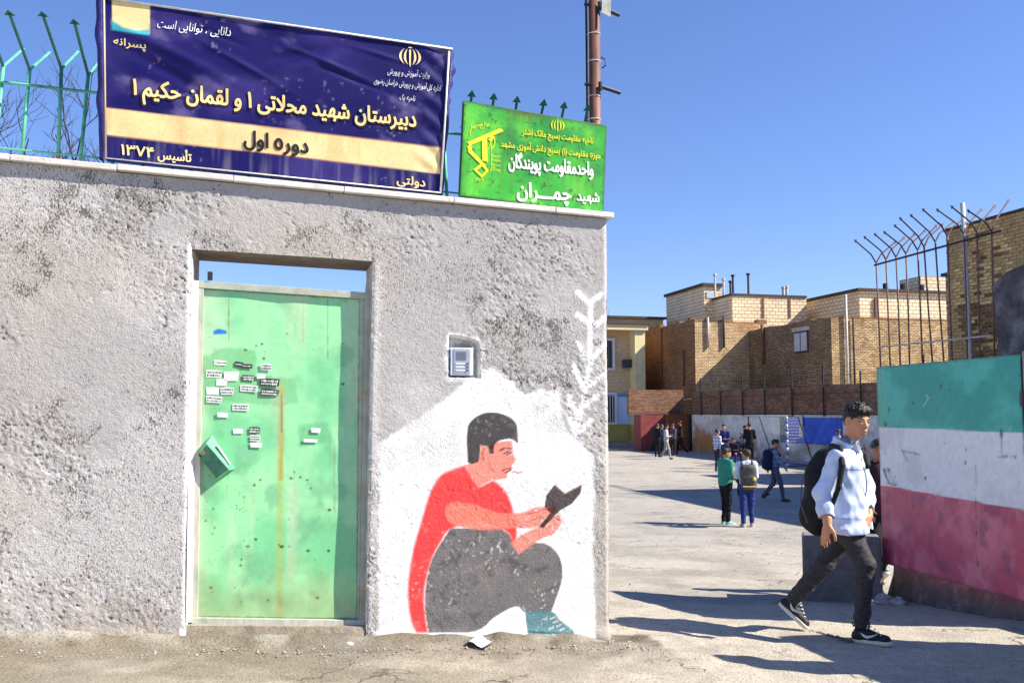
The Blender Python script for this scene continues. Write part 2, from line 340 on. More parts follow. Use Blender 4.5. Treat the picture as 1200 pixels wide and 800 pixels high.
def build_wall():
    st = 0.0068
    a = np.arange(-3.72, A_END + st * 0.5, st); a = a * (A_END / a[-1]) if False else np.linspace(-3.72, A_END, len(a))
    nz = 410; t = np.linspace(0, 1, nz)
    A, T = np.meshgrid(a, t); zb = ground(WF.o[0] + U[0] * A, WF.o[1] + U[1] * A) - 0.06
    Z = zb + (wall_top(A) - zb) * T
    # snap grid to the door opening
    inn = (A > dl(Z)) & (A < dr(Z)) & (Z < dt(A))
    for edge in (0, 1):
        e = dl(Z) if edge == 0 else dr(Z); d = np.abs(A - e); sel = (d < st * 0.55) & (Z < dt(A) + 0.01); A = np.where(sel, e, A)
    d = np.abs(Z - dt(A)); sz = (wall_top(-2.) - 0) / nz; sel = (d < sz * 0.55) & (A > dl(Z) - 0.005) & (A < dr(Z) + 0.005); Z = np.where(sel, dt(A), Z)
    # relief
    w1 = fbm(A * 1.6, Z * 1.6 + 3, 3) - 0.5; mask = sst(0.45, 0.62, fbm(A * 2.1 + 8 + Z * 0.7, Z * 2.4 + 1, 4))
    med = fbm(A * 14 + Z * 6, Z * 16, 4) - 0.5; fine = fbm(A * 60 + 3, Z * 60, 3) - 0.5
    rid = np.abs(fbm(A * 9 + Z * 5 + 30, Z * 11, 3) - 0.5)
    disp = w1 * 0.018 + med * 0.006 * (0.3 + mask) + fine * (0.0030 + 0.006 * mask) - np.clip(0.03 - rid, 0, 1) * 0.05 * mask
    tro = np.abs(fbm(A * 2.2 + Z * 2.6, Z * 7 - A * 7, 3) - .5); disp -= np.clip(.018 - tro, 0, 1) * .22 * sst(.45, .6, fbm(A * 1.7 + 90, Z * 1.7, 3))
    pits = sst(0.72, 0.82, fbm(A * 75, Z * 75 + 50, 2)); disp -= pits * 0.004 * (0.3 + mask)
    edge = np.clip(np.minimum(np.abs(A - dl(Z)), np.abs(A - dr(Z))) / 0.02, 0, 1)
    rnd_edge = np.where((Z < dt(A) + 0.02) & (A > dl(Z) - .05) & (A < dr(Z) + .05), (1 - edge) ** 2, 0); disp -= rnd_edge * 0.008
    disp -= 0.02 * np.clip(1 - (A_END - A) / 0.03, 0, 1) ** 2
    base_lip = np.exp(-((Z - zb - 0.06) / 0.05) ** 2) * (fbm(A * 5, Z * 9) * 0.06); disp += base_lip
    sd = poly_sd(A, Z, NI) + (fbm(A * 30, Z * 30) - .5) * .014
    disp -= 0.085 * sst(0.006, -0.004, sd)
    # colour of the plaster and its paint
    rdg = 1 - np.abs(fbm(A * 3.2 - Z * 1.4 + 8, Z * 3.6 + A * .8, 5) - .5) * 9; vein = np.clip(.06 + .36 * sst(.42, .62, fbm(A * 2.0 + 3, Z * 2.2, 4)) + .85 * np.clip(rdg, 0, 1) * sst(.40, .66, fbm(A * 2.6, Z * 2.6 + 44, 4)) * (.3 + .7 * sst(.4, .6, fbm(A * 16, Z * 16 + 4, 3))), 0, 1)
    c = np.zeros(A.shape + (3,)) + np.array([0.455, 0.437, 0.420])
    c = mixc(c, (0.57, 0.55, 0.53), sst(0.44, 0.60, fbm(A * 1.6 + 5 + Z * .5, Z * 1.9, 5)) * 0.9)
    c = mixc(c, (.50, .45, .38), sst(.5, .7, fbm(A * 1.1 + 55, Z * 1.3, 4)) * .4)
    c = mixc(c, (0.38, 0.36, 0.345), mask * 0.35 * sst(0.35, 0.6, fbm(A * 20, Z * 20, 3)))
    c = mixc(c, (0.13, 0.12, 0.115), np.clip(pits * (0.25 + mask * 0.9), 0, 1) * 0.8)
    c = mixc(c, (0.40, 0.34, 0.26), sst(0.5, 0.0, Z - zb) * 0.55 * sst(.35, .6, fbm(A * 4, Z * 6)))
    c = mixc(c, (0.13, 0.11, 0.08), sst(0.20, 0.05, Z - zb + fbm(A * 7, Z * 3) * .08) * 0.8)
    n = (fbm(A * 22, Z * 22 + 9, 3) - 0.5); wear = sst(0.60, 0.70, fbm(A * 24 + 70, Z * 24, 3)) * sst(0.45, 0.6, fbm(A * 2.5, Z * 2.5 + 60, 3))
    W = lambda k, soft=0.006, nn=0.006: sst(soft, -soft, poly_sd(A, Z, MUR[k]) + n * nn)
    white = (0.90, 0.90, 0.90); disp = disp
    bgm = sst(0.022, -0.012, poly_sd(A, Z, MUR['bg']) + n * 0.03) * (1 - 0.5 * sst(.52, .72, fbm(A * 5 + 2, Z * 5, 4)) * sst(0.95, 1.35, Z))
    c = mixc(c, white, bgm * 0.95)
    lf = np.full(A.shape, 9.0)
    for s in LEAF: lf = np.minimum(lf, seg_d(A, Z, s[0], s[1]))
    c = mixc(c, white, sst(0.026, 0.007, lf + n * 0.016) * 0.88)
    c = mixc(c, (0.86, 0.85, 0.83), sst(0.038, 0.008, np.abs(sd + .004) + n * 0.06) * 0.95)                    # white plaster smeared round the niche
    jam = np.abs(A - dl(Z) + 0.006); c = mixc(c, (0.80, 0.78, 0.75), sst(0.03, 0.008, jam + n * .01) * (Z < dt(A) + .03) * (A < dl(Z) + .01))
    jam = np.abs(A - dr(Z) - 0.02); c = mixc(c, (0.72, 0.70, 0.68), sst(0.06, 0.01, jam + n * .04) * (Z < dt(A)) * (A > dr(Z) - .01) * .5)
    masks = {}
    def paint(k, col, soft=0.006, nn=0.006, op=0.93):
        nonlocal c
        nn = nn * .4; m = W(k, soft, nn) * (1 - 0.0 * wear) * op; masks[k] = W(k, 0.0005, nn) > 0.5; c = mixc(c, col, m)
    paint('shirt', (0.86, 0.012, 0.012), 0.012); paint('trousers', (0.125, 0.115, 0.115), 0.003)
    tv = sst(.40, .64, fbm(A * 12 + 5, Z * 12, 4)); c = mixc(c, (.20, .185, .18), tv * masks['trousers'] * .8); c = mixc(c, (.05, .045, .045), sst(.56, .74, fbm(A * 17 + 5 + Z * 9, Z * 21 - A * 8, 4)) * masks['trousers'] * .45)
    paint('face', (0.80, 0.24, 0.17), 0.005); paint('arm_a', (0.84, 0.24, 0.17), 0.009); paint('arm_b', (0.80, 0.24, 0.17), 0.007)
    paint('hair', (0.016, 0.011, 0.014), 0.003); paint('book', (0.035, 0.017, 0.015), 0.003, 0); paint('shoe', (0.07, 0.22, 0.24), 0.003)
    def line(pts, col, w, soft=0.003):
        nonlocal c
        for i in range(len(pts) - 1):
            s = Z6([pts[i], pts[i + 1]]); c = mixc(c, col, sst(w + soft, w - soft * .5, seg_d(A, Z, s[0], s[1])) * 0.92)
    D = (0.03, 0.02, 0.02)
    line([(364, 219), (378, 212), (400, 213)], D, 0.004); line([(376, 228), (386, 223), (398, 226), (385, 231)], D, 0.0028)
    line([(371, 278), (383, 273), (393, 272)], (0.25, 0.02, 0.02), 0.004); line([(380, 284), (396, 277)], D, 0.003)
    line([(400, 283), (408, 280), (416, 285), (430, 282)], (0.6, 0.05, 0.07), 0.003)
    line([(318, 215), (312, 228), (318, 245)], (0.45, 0.09, 0.06), 0.003); line([(330, 240), (335, 265), (352, 285)], (0.5, 0.12, 0.08), 0.002)
    line([(440, 405), (478, 398), (508, 385)], (0.5, 0.1, 0.07), 0.0025); line([(455, 425), (485, 412)], (0.5, 0.1, 0.07), 0.002)
    line([(527, 320), (555, 345), (602, 320)], (0.5, 0.4, 0.36), 0.0022); 0
    for k in range(4): line([(512 + 9 * k, 712 + 11 * k), (526 + 9 * k, 706 + 11 * k)], (0.7, 0.72, 0.72), 0.003)
    line([(448, 748), (520, 752), (575, 755)], (0.03, 0.07, 0.08), 0.004)
    for k in range(26):                                                    # scratches through the paint
        x = random.uniform(285, 405); y = random.uniform(120, 190); line([(x, y), (x + random.uniform(-9, 9), y + random.uniform(-9, 9))], (0.3, 0.28, 0.28), 0.0008, 0.0012)
    chip = sst(.70, .76, fbm(A * 55, Z * 55 + 20, 2)) * sst(.45, .65, fbm(A * 5 + 11, Z * 5, 3)); c = mixc(c, (0.62, 0.59, 0.57), chip * bgm * .8 * (1 - masks['book']) * (1 - .7 * masks['hair']))
    c = mixc(c, (0.42, 0.38, 0.36), wear * bgm * 0.16 * (1 - masks['book']))
    disp = disp * (1 - .45 * bgm * (sd > .04))
    Pw = WF.o + A[..., None] * U + (-disp)[..., None] * V + Z[..., None] * ZV
    v = Pw.reshape(-1, 3); na = len(a); ii, jj = np.meshgrid(np.arange(na - 1), np.arange(nz - 1)); k = (jj * na + ii)
    f = np.stack([k, k + 1, k + na + 1, k + na], -1)
    cA = (A[:-1, :-1] + A[1:, 1:]) / 2; cZ = (Z[:-1, :-1] + Z[1:, 1:]) / 2
    keep = ~((cA > dl(cZ)) & (cA < dr(cZ)) & (cZ < dt(cA)))
    cls = np.zeros(cA.shape, int)
    bgmask = (bgm > 0.45); cls[bgmask[:-1, :-1] & keep & (cA > -1.45)] = 1
    for i, ks in enumerate((('shirt',), ('trousers',), ('face', 'arm_a', 'arm_b'), ('hair',), ('book',), ('shoe',))):
        for kk in ks: cls[masks[kk][:-1, :-1]] = i + 2
    # smooth normals shared over the whole sheet
    dA = np.gradient(Pw, axis=1); dZ = np.gradient(Pw, axis=0); nrm = np.cross(dA, dZ); nrm /= np.linalg.norm(nrm, axis=-1, keepdims=True) + 1e-12; nrm = nrm.reshape(-1, 3)
    m = mat('stucco', None, rough=0.92, var=0.09, scale=30, bump=0.007, bscale=120, attr='paint', speck=0.14, spscale=240, spec=0.12)
    N = m.node_tree.nodes; Lk = m.node_tree.links; bs = N['Principled BSDF']; src = bs.inputs['Base Color'].links[0].from_socket
    at = N.new('ShaderNodeAttribute'); at.attribute_name = 'vein'; tc = N.new('ShaderNodeTexCoord'); no = N.new('ShaderNodeTexNoise'); no.inputs['Scale'].default_value = 95; no.inputs['Detail'].default_value = 5; no.inputs['Roughness'].default_value = .72
    mp = N.new('ShaderNodeMapping'); mp.inputs['Rotation'].default_value = (0, .7, 0); mp.inputs['Scale'].default_value = (1.3, 1, .65); Lk.new(tc.outputs['Object'], mp.inputs[0]); Lk.new(mp.outputs[0], no.inputs['Vector']); su = N.new('ShaderNodeMath'); su.operation = 'MULTIPLY_ADD'; su.inputs[1].default_value = -0.17; Lk.new(at.outputs['Fac'], su.inputs[0]); Lk.new(no.outputs['Fac'], su.inputs[2])
    mr = N.new('ShaderNodeMapRange'); mr.inputs[1].default_value = .30; mr.inputs[2].default_value = .36; mr.inputs[3].default_value = .85; mr.inputs[4].default_value = 0; Lk.new(su.outputs[0], mr.inputs[0])
    mxx = N.new('ShaderNodeMix'); mxx.data_type = 'RGBA'; Lk.new(mr.outputs[0], mxx.inputs[0]); Lk.new(src, mxx.inputs[6]); mxx.inputs[7].default_value = (.085, .07, .065, 1); Lk.new(mxx.outputs[2], bs.inputs['Base Color'])
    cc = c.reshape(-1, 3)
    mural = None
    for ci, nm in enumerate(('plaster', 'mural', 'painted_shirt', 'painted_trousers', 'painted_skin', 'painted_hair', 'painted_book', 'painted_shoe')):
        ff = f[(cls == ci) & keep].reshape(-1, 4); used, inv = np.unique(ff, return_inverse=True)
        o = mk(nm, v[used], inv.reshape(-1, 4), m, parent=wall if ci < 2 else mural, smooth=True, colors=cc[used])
        o.data.normals_split_custom_set_from_vertices(nrm[used].tolist()); va = o.data.attributes.new('vein', 'FLOAT', 'POINT'); va.data.foreach_set('value', (vein * (1 - .75 * bgm) + .12 * (1 - bgm)).ravel()[used].astype(np.float32))
        if ci == 1: mural = o
    lab(mural, 'mural of a boy in a red shirt reading a book on a white painted ground')
build_wall()

M_plain = mat('plaster_plain', (0.44, 0.40, 0.37), var=0.25, scale=12, bump=0.008, bscale=60, rough=0.93)
M_plainw = mat('plaster_white_reveal', (0.66, 0.63, 0.60), var=0.2, scale=14, bump=0.005, bscale=60, rough=0.9, col2=(0.5, 0.46, 0.42), c2scale=9, c2lo=.5, c2hi=.65)
M_dark = mat('lintel_concrete', (0.20, 0.165, 0.13), var=0.3, scale=14, bump=0.008, bscale=50, rough=0.95)
def wall_core():
    mb = MB(); R = wall_top
    def slab(a0, a1, b0, b1, zl, zh):
        vs = [WF.p(a, b, (zl, zh)[k](a)) for k in (0, 1) for b in (b0, b1) for a in (a0, a1)]; mb.hexa(vs)
    gb = lambda a: gz(*(WF.o + U * a)[:2]) - 0.25
    slab(-8.5, -3.70, 0.0, WTH, gb, R)
    slab(-3.70, D_BL[0] - 0.012, 0.045, WTH, gb, R)
    slab(D_BR[0] + 0.03, A_END - 0.025, 0.135, WTH, gb, R)
    slab(D_BL[0] - 0.012, D_BR[0] + 0.03, 0.045, WTH, lambda a: dt(a) + 0.016, R)
    obj('wall_core', mb, M_plain, wall)
    mb = MB()                                                    # reveals
    n = 40
    for side in (0, 1):
        e = dl if side == 0 else dr; vs = []
        for i in range(n + 1):
            z = gz(*(WF.o + U * D_BL[0])[:2]) - .1 + (dt(e(2.0)) + 0.02 - gz(0, 6) + .1) * i / n
            for j, b in enumerate((0.002, 0.05, 0.10, WTH - .005)):
                vs.append(WF.p(e(z) + (0.0 if j == 0 else (1 if side == 0 else -1) * (0.004 * math.sin(i * 1.9 + j) + 0.003)), b, z))
        k = len(mb.v); mb.v.extend([tuple(q) for q in vs])
        for i in range(n):
            for j in range(3):
                q = k + i * 4 + j; mb.f.append((q, q + 1, q + 5, q + 4))
    obj('reveal', mb, M_plainw, wall, smooth=True)
    mb = MB()
    a0, a1 = dl(2.2) - 0.03, dr(2.2) + 0.03
    mb.hexa([WF.p(a, b, dt(a) + dz) for dz in (0.0, 0.014) for b in (0.012, WTH - .01) for a in (a0, a1)])
    obj('lintel', mb, M_dark, wall)
    mb = MB()                                                    # end face, slightly uneven
    n = 50; vs = []
    for i in range(n + 1):
        for j in range(9):
            b = 0.018 + (WTH - 0.018) * j / 8; z = -0.12 + (wall_top(A_END) + 0.12) * i / n
            vs.append(WF.p(A_END - 0.002 + (0.006 * (random.random() - .5) if 0 < j < 8 else 0), b, z))
    k0 = 0; fs = []
    for i in range(n):
        for j in range(8): q = i * 9 + j; fs.append((q, q + 1, q + 10, q + 9))
    mb.add(vs, fs); obj('wall_end', mb, M_plain, wall, smooth=True)
    # coping slabs
    Mc = mat('coping_stone', (0.74, 0.70, 0.63), var=0.18, scale=10, bump=0.003, bscale=60, rough=0.75, rnd=0.07, col2=(0.5, 0.46, 0.4), c2scale=5, c2lo=.58, c2hi=.72)
    joints = [WF.uz(x, 220, -0.035)[0] for x in (10, 136, 273, 403, 532, 651)]
    joints = [joints[0] - .66 * k for k in range(7, 0, -1)] + joints + [A_END + 0.035]
    for i in range(len(joints) - 1):
        a0, a1 = joints[i] + 0.0025, joints[i + 1] - 0.0025; mb = MB(); dz = random.uniform(-.003, .003)
        mb.hexa([WF.p(a, b, wall_top(a) + z + dz) for z in (0.0045, 0.038) for b in (-0.04, WTH + 0.03) for a in (a0, a1)])
        obj('coping_slab', mb, Mc, wall, bevel=0.004)
wall_core()
def coptop(a): return wall_top(a) + 0.041

M_white_d = mat('highlight_white', (.7, .74, .68), var=.3, scale=40)
# ------------------------------------------------------------------ green door
def build_door():
    FD = WF; bfr, blf = 0.060, 0.082
    fTL = WF.uz(232, 329, bfr); fTR = WF.uz(434, 343, bfr); fBL = WF.uz(224, 728, bfr); fBR = WF.uz(428, 731, bfr)
    lTL = WF.uz(238, 338, blf); lTR = WF.uz(422, 350, blf); lBL = WF.uz(230, 723, blf); lBR = WF.uz(419, 725, blf)
    door = thing('green_door', WF.p((fBL[0] + fBR[0]) / 2, 0.08, fBL[1]), 'pale green metal door with rust spots, stickers and a lock guard, set in the grey wall', 'door')
    Mf = mat('frame_paint', (0.40, 0.43, 0.35), var=0.25, scale=10, bump=0.001, rough=0.6, col2=(0.50, 0.36, 0.22), c2scale=7, c2lo=.58, c2hi=.68, stretch=(1, 1, 1))
    Mfl = mat('frame_paint_pale', (0.50, 0.49, 0.42), var=0.2, scale=10, bump=0.001, rough=0.6, col2=(0.36, 0.42, 0.33), c2scale=4, c2lo=.5, c2hi=.62, stretch=(3, 3, .6))
    fp = lambda q, b: WF.p(q[0], b, q[1])
    def strip(n, o1, o2, i2, i1, b0, b1, m):                    # outer pair, inner pair
        mb = MB(); vs = [fp(o1, b0), fp(o2, b0), fp(o1, b1), fp(o2, b1), fp(i1, b0), fp(i2, b0), fp(i1, b1), fp(i2, b1)]; mb.hexa(vs); return obj(n, mb, m, door, bevel=0.002)
    inL = lambda q: (q[0] + 0.032, q[1]); s1 = [(fTL[0] + .034, fTL[1] - .038), (fTR[0] - .034, fTR[1] - .038), (fBL[0] + .034, fBL[1] + .022), (fBR[0] - .034, fBR[1] + .022)]
    strip('jamb', fBL, (fTL[0], fTL[1] - .0015), (s1[0][0], s1[0][1] - .0015), (s1[2][0], s1[2][1] - .02), bfr, 0.13, Mfl)
    strip('jamb', (s1[3][0], s1[3][1] - .02), (s1[1][0], s1[1][1] - .0015), (fTR[0], fTR[1] - .0015), fBR, bfr, 0.13, Mf)
    strip('frame_head', (fTL[0] - .002, fTL[1] - .040), (fTL[0] - .002, fTL[1]), (fTR[0] + .002, fTR[1]), (fTR[0] + .002, fTR[1] - .040), bfr - .003, 0.132, Mf)
    strip('threshold', (fBL[0], fBL[1] - .03), (fBL[0], fBL[1] + .022), (fBR[0], fBR[1] + .022), (fBR[0], fBR[1] - .03), bfr - .002, 0.13, Mfl)
    mb = MB(); mb.hexa([WF.p(a, b, z) for k_ in (0, 1) for b in ((-.05, .10) if k_ == 0 else (.012, .10)) for a, z in ((fBL[0] - .05, (gz(-1.8, 5.3) - .2, fBL[1] - .008)[k_]), (fBR[0] + .03, (gz(-1.8, 5.3) - .2, fBR[1] - .008)[k_]))]); obj('doorstep', mb, mat('step_dirty', (.30, .26, .20), var=.35, scale=12, bump=.008, bscale=50, rough=.95), door)
    # inner rebate
    ins = [(q[0], q[1]) for q in (lTL, lTR, lBL, lBR)]
    strip('rebate', (s1[2][0], s1[2][1]), s1[0], (ins[0][0] + .003, ins[0][1]), (ins[2][0] + .003, ins[2][1]), 0.072, 0.10, Mfl)
    strip('rebate', (ins[3][0] - .003, ins[3][1]), (ins[1][0] - .003, ins[1][1]), s1[1], s1[3], 0.072, 0.10, Mf)
    mb = MB(); mb.hexa([WF.p(q[0], b, q[1]) for pair in ((fBL, fTL),) for q, e in ((pair[0], dl(pair[0][1])), (pair[1], dl(pair[1][1]))) for b, q in ((.030, (e - .004, q[1])), (.058, (q[0] + .004, q[1])), (.10, (e - .004, q[1])), (.10, (q[0] + .004, q[1])))]); obj('plaster_fillet', mb, M_plainw, door)
    mb = MB(); mb.hexa([WF.p(q[0], b, q[1]) for pair in ((fBR, fTR),) for q, e in ((pair[0], dr(pair[0][1])), (pair[1], dr(pair[1][1]))) for b, q in ((.035, (e + .004, q[1])), (.058, (q[0] - .004, q[1])), (.10, (e + .004, q[1])), (.10, (q[0] - .004, q[1])))]); obj('plaster_fillet', mb, M_plain, door)
    # leaf as a painted sheet
    na, nz = 190, 400; s, t = np.meshgrid(np.linspace(0, 1, na), np.linspace(0, 1, nz))
    A = (lBL[0] * (1 - s) + lBR[0] * s) * (1 - t) + (lTL[0] * (1 - s) + lTR[0] * s) * t
    Z = (lBL[1] * (1 - s) + lBR[1] * s) * (1 - t) + (lTL[1] * (1 - s) + lTR[1] * s) * t
    ZQ = lambda x, y: WF.uz(x, y, blf)
    c = np.zeros(A.shape + (3,)) + np.array([0.30, 0.70, 0.35])
    c = mixc(c, (0.17, 0.56, 0.26), sst(0.42, 0.66, fbm(A * 3, Z * 3 + 8, 4)) * 0.85)
    c = mixc(c, (0.42, 0.70, 0.42), sst(0.5, 0.7, fbm(A * 2 + 7, Z * 2, 4)) * sst(0.9, 1.8, Z) * .8)
    c = mixc(c, (0.45, 0.60, 0.38), sst(.10, 0, s) * .6)
    nn = fbm(A * 30, Z * 30, 3) - .5
    for poly, col, op in ((((235, 420), (262, 408), (298, 410), (300, 440), (345, 445), (347, 470), (330, 474), (262, 470), (238, 468)), (0.13, 0.42, 0.16), .6),
                          (((350, 498), (384, 496), (388, 518), (352, 522)), (0.12, 0.45, 0.20), .7)):
        d = poly_sd(A, Z, [ZQ(*p) for p in poly]); c = mixc(c, col, sst(0.02, -0.01, d + nn * .02) * op)
    st = seg_d(A, Z, ZQ(330, 456), ZQ(329, 560)); c = mixc(c, (0.42, 0.20, 0.02), sst(0.020, 0.002, st + nn * .01) * 0.85)
    st = seg_d(A, Z, ZQ(329, 450), ZQ(327, 722)); c = mixc(c, (0.40, 0.42, 0.08), sst(0.032, 0.004, st + nn * .015) * 0.55)
    st = seg_d(A, Z, ZQ(330, 462), ZQ(330, 505)); c = mixc(c, (0.12, 0.04, 0.01), sst(0.008, 0.002, st + nn * .006) * 0.8)
    c = mixc(c, (0.02, 0.20, 0.55), sst(0.004, -0.004, poly_sd(A, Z, [ZQ(*p) for p in ((250, 388), (256, 385), (265, 387), (266, 391), (250, 392))])))
    spots = [(345, 553), (341, 560), (352, 559), (360, 562), (364, 572), (298, 568), (305, 562), (330, 640), (339, 608), (290, 640), (283, 655), (282, 662), (299, 631), (372, 700), (314, 703), (361, 645), (385, 645), (327, 638), (247, 688), (249, 693),
             (241, 610), (250, 596), (380, 340), (402, 403), (414, 436), (402, 450), (275, 688), (386, 597), (339, 640), (300, 632), (288, 410), (262, 440), (309, 420), (336, 391), (300, 405), (307, 403), (310, 412)]
    rr = random.Random(5)
    for i in range(70): spots.append((rr.uniform(240, 300), rr.gauss(590, 45)))
    for i in range(45): spots.append((rr.uniform(236, 416), rr.uniform(345, 720)))
    for i, (x, y) in enumerate(spots):
        q = ZQ(x, y); r = rr.uniform(.005, .0115) if i < 37 else rr.uniform(.0015, .0038); d = np.hypot((A - q[0]) * rr.uniform(.6, 1.2), Z - q[1])
        c = mixc(c, (0.045, 0.03, 0.015), sst(r, r * .4, d + nn * .006) * .9)
        if i % 6 == 0: c = mixc(c, (0.36, 0.30, 0.08), sst(.006, 0, np.abs(A - q[0])) * sst(.09, 0, q[1] - Z) * (Z < q[1]) * .5)
    for x0, y0, y1 in ((355, 352, 400), (384, 345, 420), (392, 520, 600), (268, 350, 400)):
        c = mixc(c, (0.2, 0.16, 0.05), sst(.005, .001, seg_d(A, Z, ZQ(x0, y0), ZQ(x0, y1)) + nn * .006) * .6)
    c = mixc(c, (0.50, 0.62, 0.40), sst(.58, .78, fbm(A * 9 + 3, Z * 1.5 + 80, 4)) * .5); c = mixc(c, (0.16, 0.42, 0.22), sst(.60, .74, fbm(A * 6 + 33, Z * 5 + 80, 5)) * .55); c = mixc(c, (.30, .24, .10), sst(.20, .0, t + (fbm(A * 8, Z * 8) - .5) * .25) * .45)
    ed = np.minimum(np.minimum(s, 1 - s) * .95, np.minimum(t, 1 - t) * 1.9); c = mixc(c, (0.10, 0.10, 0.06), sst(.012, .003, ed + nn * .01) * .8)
    disp = (fbm(A * 3, Z * 2.2, 3) - .5) * .014; dn = random.Random(12)
    for _ in range(26):
        a_, z_, r_ = dn.uniform(lBL[0], lBR[0]), dn.uniform(lBL[1], lTR[1]), dn.uniform(.02, .07); disp = disp + dn.uniform(-.004, .005) * np.exp(-((A - a_) ** 2 + (Z - z_) ** 2) / r_ ** 2)
    Pw = WF.o + A[..., None] * U + (blf + disp)[..., None] * V + Z[..., None] * ZV
    ii, jj = np.meshgrid(np.arange(na - 1), np.arange(nz - 1)); k = (jj * na + ii).ravel(); f = np.stack([k, k + 1, k + na + 1, k + na], 1)
    mk('door_leaf', Pw.reshape(-1, 3), f, mat('door_paint', None, rough=0.38, var=0.07, scale=24, bump=0.0006, bscale=40, attr='paint', spec=0.45), door, smooth=True, colors=c.reshape(-1, 3))
    mb = MB(); mb.hexa([WF.p(a, b, z) for z in (lBL[1] + .01, lTR[1] - .01) for b in (blf + .012, blf + .04) for a in (lBL[0] + .03, lBR[0] - .02)])
    obj('door_back', mb, Mf, door)
    # lock guard box, tilted
    q5 = lambda x, y, b: WF.uz(200 + x / 3.077, 500 + y / 3.077, b); bF = blf - .055
    BK = [q5(x, y, blf) for x, y in ((95, 78), (150, 28), (236, 150), (176, 192))]; FR = [q5(x, y, bF) for x, y in ((97, 100), (128, 58), (213, 156), (169, 190))]
    Mg = mat('guard_paint', (0.10, 0.34, 0.20), var=0.25, scale=20, rough=.45, bump=.001)
    mb = MB(); mb.add([WF.p(a, blf + .003, z) for a, z in BK] + [WF.p(a, bF, z) for a, z in FR], [(0, 1, 5, 4), (1, 2, 6, 5), (2, 3, 7, 6), (3, 0, 4, 7), (4, 5, 6, 7)]); lg = obj('lock_guard', mb, Mg, door)
    cF = np.mean(FR, axis=0); ins_ = [tuple(np.array(q) * .90 + cF * .10) for q in FR]; mb = MB(); mb.add([WF.p(a, bF - .003, z) for a, z in ins_] + [WF.p(a, bF + .002, z) for a, z in ins_], [(0, 1, 2, 3), (0, 4, 5, 1), (1, 5, 6, 2), (2, 6, 7, 3), (3, 7, 4, 0)])
    obj('guard_plate', mb, mat('guard_paint_shaded', (0.03, 0.10, 0.065), var=.35, scale=30, rough=.5), lg)  # same green made darker, standing for shade on the front of the box
    mb = MB(); e0, e1 = np.array(q5(168, 66, blf - .02)), np.array(q5(214, 134, blf - .02)); mb.tube([WF.p(e0[0], blf - .034, e0[1]), WF.p(e1[0], blf - .034, e1[1])], .007, 6); obj('guard_highlight', mb, M_white_d, lg)  # pale rod standing for the white highlights on the lit side
    q = q5(115, 93, bF - .01); mb = MB(); mb.tube([WF.p(q[0], bF - .012, q[1]), WF.p(q[0], bF + .01, q[1])], 0.013, 14)
    obj('lock_cylinder', mb, mat('brass', (0.55, 0.30, 0.10), rough=.4, metal=.8, var=.2), lg)
    mb = MB(); mb.tube([WF.p(q[0], bF - .0135, q[1]), WF.p(q[0], bF - .0125, q[1])], 0.004, 10); obj('keyhole', mb, mat('keyhole_black', (0.02, .015, .01), var=0), lg)
    mb = MB(); mb.box(WF, lBL[0] + .46, lBL[0] + .468, blf - .0055, blf + .002, lBL[1] + .02, (lTL[1] + lTR[1]) / 2 - .03); obj('weld_seam', mb, Mg, door) if False else None
    # stickers
    stick = [(258, 425, 14, 6, 0), (289, 429, 13, 5, 1), (280, 427, 10, 6, 1), (312, 430, 13, 8, 0), (251, 438, 18, 9, 0), (271, 441, 17, 12, 2), (291, 443, 14, 7, 1), (316, 448, 22, 9, 1), (266, 458, 15, 9, 0), (249, 458, 14, 9, 2),
             (292, 455, 20, 8, 0), (316, 460, 21, 8, 1), (251, 468, 18, 8, 0), (282, 477, 18, 8, 0), (261, 486, 12, 6, 2), (298, 504, 12, 8, 1), (279, 505, 11, 6, 2), (299, 513, 12, 7, 0), (300, 521, 13, 6, 2), (370, 504, 11, 6, 2), (364, 516, 16, 4, 2), (306, 441, 10, 6, 2), (260, 448, 12, 8, 2)]
    Mw = mat('sticker_plain', (0.78, 0.80, 0.76), var=.12, scale=40, rough=.6)
    Mk = mat('sticker_black', (0.03, 0.03, 0.03), var=.1, rough=.6)
    for i, (x, y, w, h, kind) in enumerate(stick):
        q0 = ZQ(x, y); aw = w / 2 / 199; ah = h / 2 / 199; rot = rr.uniform(-.06, .06) + .05
        def pt(u_, v_, d): return WF.p(q0[0] + aw * u_ * math.cos(rot) + ah * v_ * math.sin(rot), blf - .0065 - d, q0[1] + ah * v_ * math.cos(rot) - aw * u_ * math.sin(rot))
        jj_ = [(-1 + rr.uniform(0, .15), -1 + rr.uniform(0, .2)), (1 - rr.uniform(0, .15), -1 + rr.uniform(0, .2)), (1, 1 - rr.uniform(0, .3)), (rr.uniform(-.5, .5), 1), (-1, 1 - rr.uniform(0, .2))]
        mb = MB(); n = 5; mb.add([pt(a_, b_, 0.0) for a_, b_ in jj_] + [pt(a_, b_, 0.001) for a_, b_ in jj_], [tuple(range(5, 10)), (0, 1, 6, 5), (1, 2, 7, 6), (2, 3, 8, 7), (3, 4, 9, 8), (4, 0, 5, 9)])
        so = obj('sticker', mb, Mk if kind == 1 else Mw, door)
        if kind < 2:                                              # worn print: rows of short strokes, illegible in the photo
            mb = MB()
            for row in ((.35, -.4) if h > 6 else (0,)):
                x_ = -.85
                while x_ < .8:
                    w_ = rr.uniform(.05, .16); hh = rr.uniform(.12, .3); mb.add([pt(x_, row - hh, .0016), pt(x_ + w_, row - hh, .0016), pt(x_ + w_, row + hh, .0016), pt(x_, row + hh, .0016)], [(0, 1, 2, 3)]); x_ += w_ + rr.uniform(.03, .08)
            obj('print', mb, Mw if kind == 1 else Mk, so)
